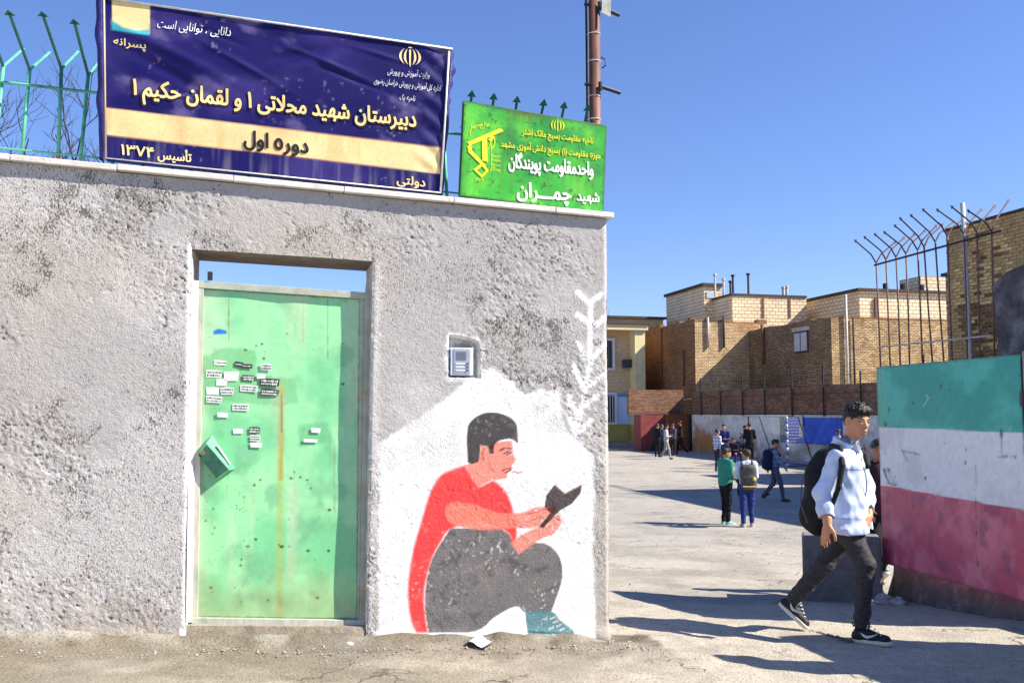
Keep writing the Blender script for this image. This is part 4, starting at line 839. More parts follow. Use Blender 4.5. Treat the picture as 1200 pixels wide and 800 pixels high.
# ------------------------------------------------------------------ bare tree
def build_tree():
    x, y = -5.9, 10.8; g = gz(x, y); rnd = random.Random(11)
    t = thing('bare_tree', (x, y, g), 'bare winter tree whose twigs show behind the green spiked fence', 'tree')
    Mb = mat('bark', (0.05, 0.035, 0.04), var=.3, scale=20, rough=.9)
    mb = MB(); mb.tube([(x, y, g), (x + .05, y, g + 1.4), (x, y, g + 2.9)], [.13, .10, .085], 10); obj('trunk', mb, Mb, t, smooth=True)
    tw = MB(); count = [0]
    def grow(mbx, p, d, L, r, lev):
        n = 4; pts = [p]; q = np.array(p, float); dd = np.array(d, float)
        for i in range(n): dd = dd + np.array([rnd.gauss(0, .12), rnd.gauss(0, .12), rnd.gauss(.03, .09)]); dd /= np.linalg.norm(dd); q = q + dd * L / n; pts.append(q.copy())
        mbx.tube(pts, [r * (1 - .45 * i / n) for i in range(n + 1)], 6 if lev < 2 else 4, cap=False)
        if lev >= 5 or r < .0025: return
        for k in range(3 if lev < 4 else 2):
            i = rnd.randint(1 if lev else 2, n); s = dd + np.array([rnd.gauss(0, .62), rnd.gauss(0, .62), rnd.uniform(-.15, .5)]); s /= np.linalg.norm(s)
            grow(tw if lev >= 1 else mbx, pts[i], s, L * rnd.uniform(.55, .8), r * .6, lev + 1)
    for k in range(14):
        an = k * .75 + rnd.random(); m2 = MB(); grow(m2, (x, y, g + rnd.uniform(2.2, 2.9)), (math.cos(an) * .8, math.sin(an) * .8, rnd.uniform(.6, 1.5)), rnd.uniform(1.0, 1.5), .032, 0); obj('branch', m2, Mb, t, smooth=True)
    stuff(obj('twigs', tw, Mb, t))
build_tree()

# ------------------------------------------------------------------ swung gate in green, white and red
def build_gate():
    yl, yr = 8.40, 6.57; TL, BL = P(1029, 430, yl), P(1035.5, 659, yl); TR, BR = P(1196, 415, yr), P(1196, 707, yr)
    TL[:2] = (TL[:2] + BL[:2]) / 2 - [.012, 0]; BL[:2] = TL[:2] + [.012, 0]; 
    ex = TR - TL; ex[2] = 0; Lg = np.linalg.norm(ex); ex /= Lg; ey = np.array([-ex[1], ex[0], 0]);   # ey to +x side
    if ey[0] < 0: ey = -ey
    FG = Frame((TL[0], TL[1], 0), ex, ey)
    t = thing('striped_gate', (TL + BR) / 2 * [1, 1, 0] + [0, 0, gz(3.4, 7.4)], 'swung open metal gate painted in green, white and red bands', 'gate')
    na, nz = 150, 150; s, w = np.meshgrid(np.linspace(0, 1, na), np.linspace(0, 1, nz)); zt = TL[2] * (1 - s) + TR[2] * s; zb = BL[2] * (1 - s) + BR[2] * s
    A = s * Lg; Z = zb + (zt - zb) * w
    uz = lambda px, py: FG.uz(px, py)
    g1, g2, r1, r2 = uz(1030, 500)[1], uz(1197, 507)[1], uz(1033, 568)[1], uz(1197, 597)[1]
    zg = g1 + (g2 - g1) * s; zr = r1 + (r2 - r1) * s; nn = (fbm(A * 20, Z * 20, 3) - .5)
    c = np.zeros(A.shape + (3,)) + np.array([0.88, 0.86, 0.86]); c = mixc(c, (.64, .61, .61), sst(.45, .7, fbm(A * 4, Z * 4, 4)) * .6)
    gr = np.zeros(c.shape) + np.array([0.03, 0.38, 0.29]); gr = mixc(gr, (0.07, 0.52, 0.40), sst(.4, .7, fbm(A * 3, Z * 4 + 9, 4))); gr = mixc(gr, (.2, .45, .3), sst(.12, 0, s) * .5)
    rd = np.zeros(c.shape) + np.array([0.58, 0.08, 0.14]); rd = mixc(rd, (0.72, 0.18, 0.24), sst(.4, .7, fbm(A * 5, Z * 5 + 30, 4))); rd = mixc(rd, (.25, .05, .14), sst(.5, .75, fbm(A * 8, Z * 8 + 60, 4)) * .6)
    mg = sst(-.003, .003, Z - zg + nn * .004)[..., None]; mr = sst(.003, -.003, Z - zr + nn * .006)[..., None]; c = c * (1 - mg) + gr * mg; c = c * (1 - mr) + rd * mr
    rr = random.Random(8)
    hand = [(1102, 452, 5), (1070, 472, 5), (1042, 480, 5), (1038, 497, 8), (1173, 508, 8), (1131, 542, 5), (1084, 560, 7), (1132, 526, 4), (1113, 457, 4), (1096, 583, 3), (1070, 593, 3), (1144, 625, 4), (1146, 660, 4), (1132, 672, 3), (1118, 675, 3)]
    for i in range(90):
        if i < len(hand): q = uz(*hand[i][:2]); r = hand[i][2] * .0034
        else: q = (rr.uniform(0, Lg), rr.uniform(.15, 1.85)); r = rr.uniform(.002, .007)
        d = np.hypot(A - q[0], (Z - q[1]) * rr.uniform(.5, 1)); c = mixc(c, (.03, .02, .02), sst(r, r * .4, d + nn * .008) * .85)
    q = uz(1173, 512); c = mixc(c, (.45, .3, .2), sst(.012, .002, seg_d(A, Z, q, (q[0], q[1] - .12)) + nn * .01) * .7)
    for seg in (((1057, 527), (1062, 538)), ((1057, 528), (1077, 532)), ((1169, 535), (1190, 534))): c = mixc(c, (.2, .2, .22), sst(.012, .004, seg_d(A, Z, uz(*seg[0]), uz(*seg[1])) + nn * .02) * .6)
    for seg in (((1083, 460), (1088, 466)), ((1088, 466), (1082, 476)), ((1182, 505), (1185, 500))): c = mixc(c, (.6, .75, .7), sst(.004, .001, seg_d(A, Z, uz(*seg[0]), uz(*seg[1]))) * .7)
    c = mixc(c, (.10, .05, .06), sst(.006, .001, seg_d(A, Z, uz(1143, 545), uz(1145, 662)) + nn * .008) * .5)
    ed = np.minimum(np.minimum(s, 1 - s), np.minimum(w, 1 - w)); c = mixc(c, (.06, .05, .05), sst(.010, .002, ed + nn * .01) * .6)
    D = (fbm(A * 2.5, Z * 2, 3) - .5) * .016
    Pw = FG.o + A[..., None] * ex + D[..., None] * ey + Z[..., None] * ZV
    ii, jj = np.meshgrid(np.arange(na - 1), np.arange(nz - 1)); k = (jj * na + ii).ravel(); f = np.stack([k, k + 1, k + na + 1, k + na], 1)
    mk('sheet_panel', Pw.reshape(-1, 3), f, mat('gate_paint', None, rough=.42, var=.10, scale=20, bump=.001, bscale=30, attr='paint', spec=.4), t, smooth=True, colors=c.reshape(-1, 3))
    Mi = mat('gate_iron', (.12, .10, .10), var=.4, scale=12, rough=.6); Mp = mat('post_bluegrey', (.30, .32, .38), var=.25, scale=10, rough=.5)
    def bar(a0, a1, z0, z1, n='frame_bar', m=Mi): mb = MB(); mb.box(FG, a0, a1, .012, .05, z0, z1); obj(n, mb, m, t)
    bar(0, Lg, TL[2] - .04, TL[2] - .002); bar(0, Lg, BL[2] + .002, BL[2] + .04); bar(0.001, .04, BL[2] + .041, TL[2] - .041); bar(Lg - .04, Lg - .001, BL[2] + .041, TL[2] - .041); bar(.041, Lg - .041, .95, .99)
    mb = MB(); q = uz(1040, 556); mb.tube([FG.p(q[0] - .03, -.02, q[1] + .05), FG.p(q[0] + .03, -.035, q[1] - .01), FG.p(q[0] + .07, -.03, q[1] - .07)], .010, 8); mb.box(FG, q[0] - .03, q[0] + .03, -.02, -.002, q[1] + .03, q[1] + .055)
    mb.tube([FG.p(q[0] + .04, -.03, q[1] - .07), FG.p(q[0] + .14, -.02, q[1] - .08)], .010, 8); obj('latch', mb, mat('latch_metal', (.55, .55, .55), rough=.4, metal=.5), t)
    # hinge post: a thing of its own
    g = gz(*FG.p(Lg + .07, .05, 0)[:2]); pt = thing('gate_post', FG.p(Lg + .07, .05, g), 'grey blue steel post carrying the striped gate at the right edge', 'post')
    mb = MB(); mb.box(FG, Lg + .012, Lg + .10, .0, .09, g - .2, TR[2] + .02); obj('post_tube', mb, Mp, pt, bevel=.006)
    for z in (.5, 1.5): mb = MB(); mb.tube([FG.p(Lg + .006, -.012, z), FG.p(Lg + .006, -.012, z + .10)], .014, 10); obj('hinge', mb, Mi, pt)
    # low concrete wall running under and behind the gate
    Mc = mat('grey_concrete', (.13, .115, .11), var=.3, scale=8, bump=.01, bscale=40, rough=.95, col2=(.26, .23, .21), c2scale=5, c2lo=.55, c2hi=.68)
    mb = MB(); k = 30; F3 = Frame(FG.p(-.1, .16, 0), ex, ey); vs = []
    n = 26
    for i in range(n + 1):
        a = i / n * (Lg + .9); gg = gz(*F3.p(a, 0, 0)[:2])
        for b_, z in ((-.10 - .04 * math.sin(i), gg - .1), (-.06 + random.uniform(-.02, .02), gg + .05), (0, gg + .22), (.02, gg + .40), (.25, gg + .40), (.27, gg - .1)): vs.append(F3.p(a, b_, z))
    mb.add(vs, [(i * 6 + j + 1, i * 6 + j, i * 6 + j + 6, i * 6 + j + 7) for i in range(n) for j in range(5)] + [(0, 1, 2, 3, 4, 5), tuple(n * 6 + q for q in (5, 4, 3, 2, 1, 0))])
    tag(obj('low_wall', mb, Mc, None), 'low dark concrete wall seen through the gap beneath the striped gate', 'wall')
    # block
    q = P(941, 686, 8.45); FB = Frame((q[0], q[1], 0), np.array([.957, -.29, 0]), np.array([.29, .957, 0])); g = gz(q[0], q[1]); h = P(941, 628, 8.45)[2] - g
    mb = MB(); mb.box(FB, 0, .66, 0, .38, g - .15, g + h); tag(obj('concrete_block', mb, mat('block_grey', (.19, .18, .18), var=.25, scale=9, bump=.006, bscale=50, rough=.95), bevel=.02), 'squat grey concrete block behind the walking boy, beside the striped gate', 'block')
    mb = MB(); q = P(1042, 690, 8.1); gg = gz(q[0], q[1]); rs = np.random.default_rng(4)
    for k in range(7): mb.ball((q[0] + rs.uniform(-.12, .1), q[1] + rs.uniform(-.1, .15), gg + rs.uniform(-.02, .03)), rs.uniform(.03, .09, 3) * [1, 1, .6], 10, 7)
    for i, v_ in enumerate(mb.v): mb.v[i] = (v_[0] + .012 * math.sin(v_[2] * 80 + v_[1] * 50), v_[1], v_[2])
    stuff(obj('rubble_heap', mb, mat('rubble_pale', (.48, .45, .43), var=.4, scale=16, bump=.01, bscale=60), smooth=True))
build_gate()
# ------------------------------------------------------------------ yard buildings (all square to the street wall)
def AB(X, Y): q = np.array([X, Y, 0]) - WF.o; return float(q @ U), float(q @ V)
GY = -0.62
B_tan = brick_mat('brick_tan', (0.70, 0.50, 0.26), (0.36, 0.235, 0.12), (0.16, 0.11, 0.07), stain=(0.13, 0.06, 0.03), slo=.52, shi=.70, msz=.014, var=.4)
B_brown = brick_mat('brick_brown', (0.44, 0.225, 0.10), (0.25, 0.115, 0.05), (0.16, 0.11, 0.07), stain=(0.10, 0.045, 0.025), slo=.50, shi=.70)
B_dark = brick_mat('brick_darkred', (0.36, 0.20, 0.12), (0.20, 0.10, 0.06), (0.12, 0.08, 0.06), stain=(0.34, .20, .12), slo=.60, shi=.75)
B_block = brick_mat('block_cream', (0.84, 0.70, 0.48), (0.76, 0.61, 0.40), (0.34, 0.24, 0.15), bw=.42, bh=.22, msz=.018, var=.15, stain=(.36, .26, .17), slo=.62, shi=.8)
B_blocks = brick_mat('block_brown', (0.40, 0.30, 0.18), (0.33, 0.24, 0.15), (0.18, 0.12, 0.08), bw=.42, bh=.22, msz=.018, var=.15)
B_yel = brick_mat('brick_cream', (0.80, 0.58, 0.34), (0.68, 0.47, 0.26), (0.42, 0.35, 0.25), msz=.008, var=.12)
B_ydark = brick_mat('brick_yellow', (0.68, 0.52, 0.12), (0.50, 0.38, 0.10), (0.35, 0.3, 0.15), msz=.008, var=.2)
M_roof = mat('roof_dark', (.07, .055, .05), var=.3, scale=4, rough=.9); M_conc = mat('concrete_pale', (.45, .41, .35), var=.2, scale=2, rough=.9, bump=.01, bscale=8)
M_iron = mat('iron_dark', (.035, .03, .03), var=.3, rough=.7); M_rustp = mat('iron_rust', (.17, .085, .06), var=.3, scale=10, rough=.7); M_glass = mat('window_glass', (.03, .035, .045), var=0, rough=.12, spec=.6)
M_white = mat('white_paint', (.72, .71, .68), var=.12, scale=5, rough=.7); M_pipe = mat('pipe_pale', (.50, .48, .46), var=.2, scale=6, rough=.6)

def right_building():
    ac, bf = AB(11.25, 24.05); bn = AB(13.3, 15.7)[1]; zt = 6.14
    t = thing('brick_building', WF.p(ac, bf, GY), 'tall tan brick house wall rising above the gate at the right edge', 'house')
    mb = MB(); mb.box(WF, ac, ac + 8, bn, bf, GY - .2, zt - .001); obj('masonry', mb, brick_mat('brick_tan_near', (0.50, 0.35, 0.16), (0.32, 0.20, 0.09), (0.05, 0.035, 0.025), bw=.235, bh=.085), t, uv=True)
    mb = MB(); mb.box(WF, ac - .05, ac + 8.05, bn - .05, bf + .05, zt, zt + .06); obj('roof', mb, M_roof, t)
    Mb = mat('brick_loose', (0.60, 0.42, 0.19), var=.3, scale=7, bump=.006, bscale=30, rough=.9, rnd=.35); Md = mat('brick_dark', (0.21, 0.13, 0.075), var=.35, scale=7, bump=.006, bscale=30, rough=.95, rnd=.35)
    rnd = random.Random(4)
    def bm(n, m, L=.222, H=.066):
        q = MB(); F0 = Frame((0, 0, 0)); q.box(F0, -.016, .01, -L / 2, L / 2, -H / 2, H / 2); me = bpy.data.meshes.new(n); me.from_pydata(q.v, [], q.f); me.update(); me.materials.append(m); return me
    m1, m2 = bm('brick', Mb), bm('brick', Md); cand = []
    r = 0; z = zt - .045
    while z > 2.55:
        b = bf - .005 - (.118 if r % 2 else 0)
        while b > bf - 3.1:
            L = .225; bc = b - L / 2; y = WF.p(ac, bc, z); 
            cand.append((r, bc, z)); b -= .235
        z -= .085; r += 1
    root = WL[t.name]; rest = MB(); k = 0
    vis = sorted(cand, key=lambda q: abs(q[1] - (bf - 1.25)) * 1.0 + abs(q[2] - 4.6) * .35)
    for i, (r_, bc, z) in enumerate(vis):
        da = rnd.uniform(-.008, .006); is_dark = rnd.random() < .10 + .75 * float(sst(4.35, 4.15, np.array(z + rnd.uniform(-.1, .1))))  # lower courses mostly take the darker brick
        if i < 290:
            o = bpy.data.objects.new('brick', m2 if is_dark else m1); COL.objects.link(o); o.parent = t; o.location = tuple(WF.p(ac + da, bc, z) - root); o.rotation_euler = (rnd.uniform(-.01, .01), 0, rnd.uniform(-.012, .012))
        else: rest.box(WF, ac - .016 + da, ac + .01, bc - .111, bc + .111, z - .033, z + .033)
    stuff(obj('brickwork', rest, Mb, t))
    # grey rendered pier in front
    ap = ac - .9; TLp = WF.vz(1186, 318, ap); BLp = WF.vz(1170, 420, ap)
    pts = [WF.vz(x, y, ap) for x, y in ((1172, 440), (1170, 380), (1166, 352), (1165, 336), (1172, 326), (1184, 318), (1204, 310))]
    vs = []; mb = MB(); zb = GY - .2
    prof = [(pts[0][0], zb)] + pts + [(pts[-1][0] - .9, pts[-1][1] + .06), (pts[-1][0] - 1.6, pts[-1][1] + .06), (pts[-1][0] - 1.6, zb)]
    for aa in (ap, ap + .85): vs += [WF.p(aa, b, z) for b, z in prof]
    n = len(prof); mb.add(vs, [tuple(range(n)), tuple(range(n, 2 * n))[::-1]] + [(i, (i + 1) % n, (i + 1) % n + n, i + n) for i in range(n)])
    tag(obj('rendered_pier', mb, mat('render_dark', (.085, .075, .08), var=.5, scale=3, bump=.02, bscale=14, rough=.95, col2=(.17, .16, .165), c2scale=2, c2lo=.45, c2hi=.65), bevel=.03), 'dark grey rendered pier with a rounded shoulder in front of the brick house', 'pier')
    # pale pipe
    pb, pt_ = WF.vz(1138, 430, ac - .25), WF.vz(1128, 238, ac - .25); z0 = GY
    mb = MB(); mb.tube([WF.p(ac - .25, pb[0] + .0, z0), WF.p(ac - .25, pb[0], pb[1]), WF.p(ac - .25, pt_[0], pt_[1])], .055, 12)
    tag(obj('vent_pipe', mb, M_pipe, smooth=True), 'tall pale grey pipe standing against the brick house behind the spiked fence', 'pipe')
right_building()

def right_fence():
    a0 = AB(10.2, 26.1)[0]; sx = 1 / 3.636
    t = thing('yard_fence', WF.p(a0, AB(10.2, 26.1)[1], GY), 'rusty bar fence with forked spikes rising behind the striped gate', 'fence')
    Mr = mat('fence_rust', (.20, .11, .095), var=.3, scale=8, rough=.6); Mk = mat('spike_dark', (.03, .02, .03), rough=.6)
    E = [(388, 320, 410), (430, 305, 450), (473, 295, 492), (515, 280, 530), (565, 265, 588), (592, 250, 640), (640, 230, 688), (692, 205, 712), (762, 195, 775), (818, 190, 826), (880, 185, 888)]
    TL = [(320, 220), (358, 205), (407, 192), (446, 183), (484, 157), (503, 128), (546, 115), (600, 90), (648, 95), (722, 78), None]
    TR = [(473, 230), (500, 215), (545, 200), (590, 185), (635, 165), (660, 160), (700, 150), (755, 130), (812, 100), (870, 85), (925, 62)]
    zt = []
    for i, (x, y, xb) in enumerate(E):
        b, z = WF.vz(920 + x * sx, 220 + y * sx, a0); bb, zb = WF.vz(920 + xb * sx, 220 + 745 * sx, a0); bb = b + (bb - b) * .6
        mb = MB(); mb.tube([WF.p(a0, bb + (bb - b) * .1, 2.55), WF.p(a0, (b + bb) / 2 + random.uniform(-.02, .02), (z + zb) / 2), WF.p(a0, b, z)], .022, 7); p = obj('post', mb, Mr, t, smooth=True); zt.append((b, z))
        for side, T in ((-1, TL[i]), (1, TR[i])):
            if T is None: T = (x - 70, y - 95)
            da, dz = (-.72, .0) if side < 0 else (.62, .0)
            q = WF.vz(920 + T[0] * sx, 220 + T[1] * sx, a0 + da)
            tip = WF.p(a0 + da, b + (q[0] - b) * .35, q[1]); e = WF.p(a0, b, z - .01); mid = e + (tip - e) * .25 + ZV * .10
            mb = MB(); mb.tube([e, mid, tip], .020, 6); d = (tip - mid) / np.linalg.norm(tip - mid); barb(mb, tip, d, .055, side=np.cross(d, V) / np.linalg.norm(np.cross(d, V))); obj('left_spike' if side < 0 else 'right_spike', mb, Mk if side < 0 else Mr, p)
    mb = MB(); mb.tube([WF.p(a0 - .02, zt[0][0] + .05, zt[0][1] - .06), WF.p(a0 - .02, zt[-1][0] - .3, zt[-1][1] - .05)], .028, 6); obj('rail', mb, Mk, t)
    q0_, q1_ = WF.vz(1029, 407, a0), WF.vz(1163, 393, a0); mb = MB(); mb.tube([WF.p(a0 - .02, q0_[0], q0_[1]), WF.p(a0 - .02, q1_[0], q1_[1])], .024, 6); obj('rail', mb, mat('rail_pale', (.5, .42, .36), var=.3), t)
    mb = MB(); mb.box(WF, a0 - .05, a0 + .25, AB(13.5, 14)[1], zt[0][0] - .35, GY - .2, 2.6); tag(obj('fence_wall', mb, B_brown, uv=True), 'brick wall under the rusty spiked fence, mostly hidden behind the striped gate', 'wall')
right_fence()

def hidden_house():
    a0, b0 = AB(15.2, 26.2); b1 = AB(21.75 - .25 * 30.4, 30.4)[1]
    t = thing('rear_house', WF.p(a0, b0, GY), 'brick house standing just behind the tall house at the right edge', 'house')
    mb = MB(); mb.box(WF, a0, a0 + 8, b0, b1, GY - .2, 5.9); obj('wall', mb, B_tan, t, uv=True)
    mb = MB(); mb.box(WF, a0 - .1, a0 + 8.1, b0 - .1, b1 + .1, 5.901, 6.0); obj('roof', mb, M_roof, t)
hidden_house()

def boundary():
    ab, bfar = AB(22.8 - .25 * 51.7, 51.7); bnear = AB(22.8 - .25 * 29, 29)[1]; zt, zm = 2.62, 1.38
    t = thing('yard_wall', WF.p(ab, bfar, GY), 'long yard wall, white washed below and dark brick above, behind the football goal', 'wall')
    # lower painted part as coloured sheet
    nb, nz = 200, 30; s, w = np.meshgrid(np.linspace(0, 1, nb), np.linspace(0, 1, nz)); Bq = bfar + (bnear - bfar) * s; Z = GY - .15 + (zm - GY + .15) * w
    c = np.zeros(s.shape + (3,)) + np.array([0.78, 0.73, 0.64]); c = mixc(c, (.56, .50, .41), sst(.42, .68, fbm(Bq * .8, Z * 1.3, 4)) * .7)
    c = mixc(c, (.34, .17, .07), sst(.3, .62, fbm(Bq * 1.3 + 4, Z * 2, 4) + sst(.9, -.5, Z) * .22 - .12) * sst(1.0, -.3, Z) * .85)
    og = poly_sd(Bq, Z, [(bfar - .3, .9), (bfar - 2.2, .35), (bfar - 4.2, -.3), (bfar - 5, -.62), (bfar - .3, -.62)]); c = mixc(c, (.50, .22, .06), sst(.25, -.2, og + (fbm(Bq * 3, Z * 3) - .5) * .5) * .9)
    vs = (WF.o + ab * U + Bq[..., None] * V + Z[..., None] * ZV).reshape(-1, 3); ii, jj = np.meshgrid(np.arange(nb - 1), np.arange(nz - 1)); k = (jj * nb + ii).ravel()
    m = mat('whitewashed_brick', None, var=.2, scale=4, attr='paint', rough=.9, bump=.02, bscale=9)
    mk('lower_face', vs, np.stack([k, k + 1, k + nb + 1, k + nb], 1), m, t, colors=c.reshape(-1, 3))
    mb = MB(); mb.box(WF, ab + .01, ab + .30, bnear, bfar, GY - .2, zm - .002); obj('core', mb, M_conc, t)
    mb = MB(); mb.box(WF, ab - .03, ab + .33, bnear, bfar, zm, zm + .06); obj('ledge', mb, M_roof, t)
    mb = MB(); mb.box(WF, ab + .03, ab + .28, bnear, bfar, zm + .06, zt); obj('upper_brickwork', mb, B_dark, t, uv=True)
    # far end wall with iron gate and red sheet
    aw = AB(8.2, 54)[0]
    e = thing('end_wall', WF.p(ab - 1, bfar + .2, GY), 'dark brick end wall above the rusty iron gate at the far corner of the yard', 'wall')
    ae0, ae1 = WF.uz(757, 500, bfar + .2)[0] - .6, ab + .05
    mb = MB(); mb.box(WF, ae0, ae1, bfar + 1.2, bfar + 1.45, 1.5, 2.75); obj('brickwork', mb, B_dark, e, uv=True)
    mb = MB(); mb.box(WF, ae0, ae1, bfar + 1.1, bfar + 1.5, 1.40, 1.498); obj('beam', mb, M_rustp, e)
    g = thing('iron_gate', WF.p(ab - .8, bfar + .3, GY), 'rusty red iron gate with vertical bars at the far end of the yard', 'gate')
    x0, x1 = WF.uz(784, 500, bfar)[0], WF.uz(809, 500, bfar)[0]
    Mg = mat('gate_rust', (.42, .13, .05), var=.3, scale=3, rough=.7)
    mb = MB(); n = 12
    for i in range(n + 1): a = x0 + (x1 - x0) * i / n; mb = MB(); mb.box(WF, a - .02, a + .02, bfar + .26, bfar + .29, GY + .1, 1.38); obj('bar', mb, Mg, g)
    mb = MB(); mb.box(WF, x0, x1, bfar + .32, bfar + .34, GY + .05, 1.36); obj('sheet', mb, mat('gate_sheet', (.34, .11, .045), var=.35, scale=2, rough=.8), g)
    for z in (GY + .1, .4, 1.36): mb = MB(); mb.box(WF, x0, x1, bfar + .22, bfar + .25, z, z + .05); obj('crossbar', mb, M_rustp, g)
    mb = MB(); mb.box(WF, x1 - .0, x1 + .15, bfar + .1, bfar + .4, GY - .1, 1.40); obj('gatepost', mb, M_iron, g)
    x2 = WF.uz(757, 500, bfar + .6)[0] - .3
    r = thing('red_shutter', WF.p(x2, bfar + .6, GY), 'red sheet metal shed front beside the yellow school building', 'shed')
    mb = MB(); mb.box(WF, x2, x0 - .05, bfar + .6, bfar + 1.6, GY - .1, 1.36); obj('front', mb, mat('shed_red', (.24, .05, .05), var=.3, scale=2, rough=.6), r)
    mb = MB(); mb.prism(WF, [(x2 + .5, GY), (x0 - .06, GY), (x0 - .06, 1.0)], bfar + .54, bfar + .58); obj('tarpaulin', mb, M_iron, r)
    # fence posts on the wall
    f = thing('post_fence', WF.p(ab + .1, bfar - 8, zm), 'row of thin dark posts joined by wires against the yard wall brickwork', 'fence')
    for px in (822, 845, 871, 897, 929, 966, 1010, 1046, 1085):
        ray_ = ray(px, 470); b_ = WF.vz(px, 470, ab - .02)[0]
        if b_ < bnear: continue
        mb = MB(); mb.tube([WF.p(ab - .06, b_, zm - .05), WF.p(ab - .06, b_, zm + 1.9 + random.uniform(-.2, .3))], .035, 6); obj('post', mb, M_iron, f)
    for z in (zm + .9, zm + 1.6): mb = MB(); mb.tube([WF.p(ab - .06, bfar, z), WF.p(ab - .06, bnear, z)], .008, 4); obj('wire', mb, M_iron, f)
    # blue board
    b0, b1 = WF.vz(921, 500, ab - .05)[0], WF.vz(986, 500, ab - .05)[0]; z1 = WF.vz(950, 489, ab - .05)[1]; z0 = WF.vz(950, 520, ab - .05)[1]
    bb = thing('blue_board', WF.p(ab - .05, (b0 + b1) / 2, z0), 'faded blue painted board on the white yard wall behind the football goal', 'board')
    F4 = Frame(WF.p(ab - .05, 0, 0), V, -U)
    mb = MB(); mb.box(WF, ab - .055, ab - .004, min(b0, b1), max(b0, b1), z0, z1); obj('panel', mb, mat('board_blue', (.03, .11, .55), var=.35, scale=2, rough=.6, col2=(.10, .2, .55), c2scale=3, c2lo=.55, c2hi=.7), bb)
    mb = MB(); mb.box(WF, ab - .07, ab - .001, max(b0, b1) + .002, max(b0, b1) + .5, z0, z1); obj('side_panel', mb, mat('board_green', (.06, .16, .15), var=.3, scale=3), bb)
    bm = WF.vz(939, 500, ab - .05)[0]
    mb = MB(); mb.ball(WF.p(ab - .06, bm, z0 + .95), (.03, .28, .26), 10, 8, R=None); mb.box(WF, ab - .07, ab - .056, bm - .16, bm + .16, z0 + .25, z0 + .75); obj('painted_figure', mb, mat('board_figure', (.62, .60, .55), var=.3, scale=6), bb)
boundary()

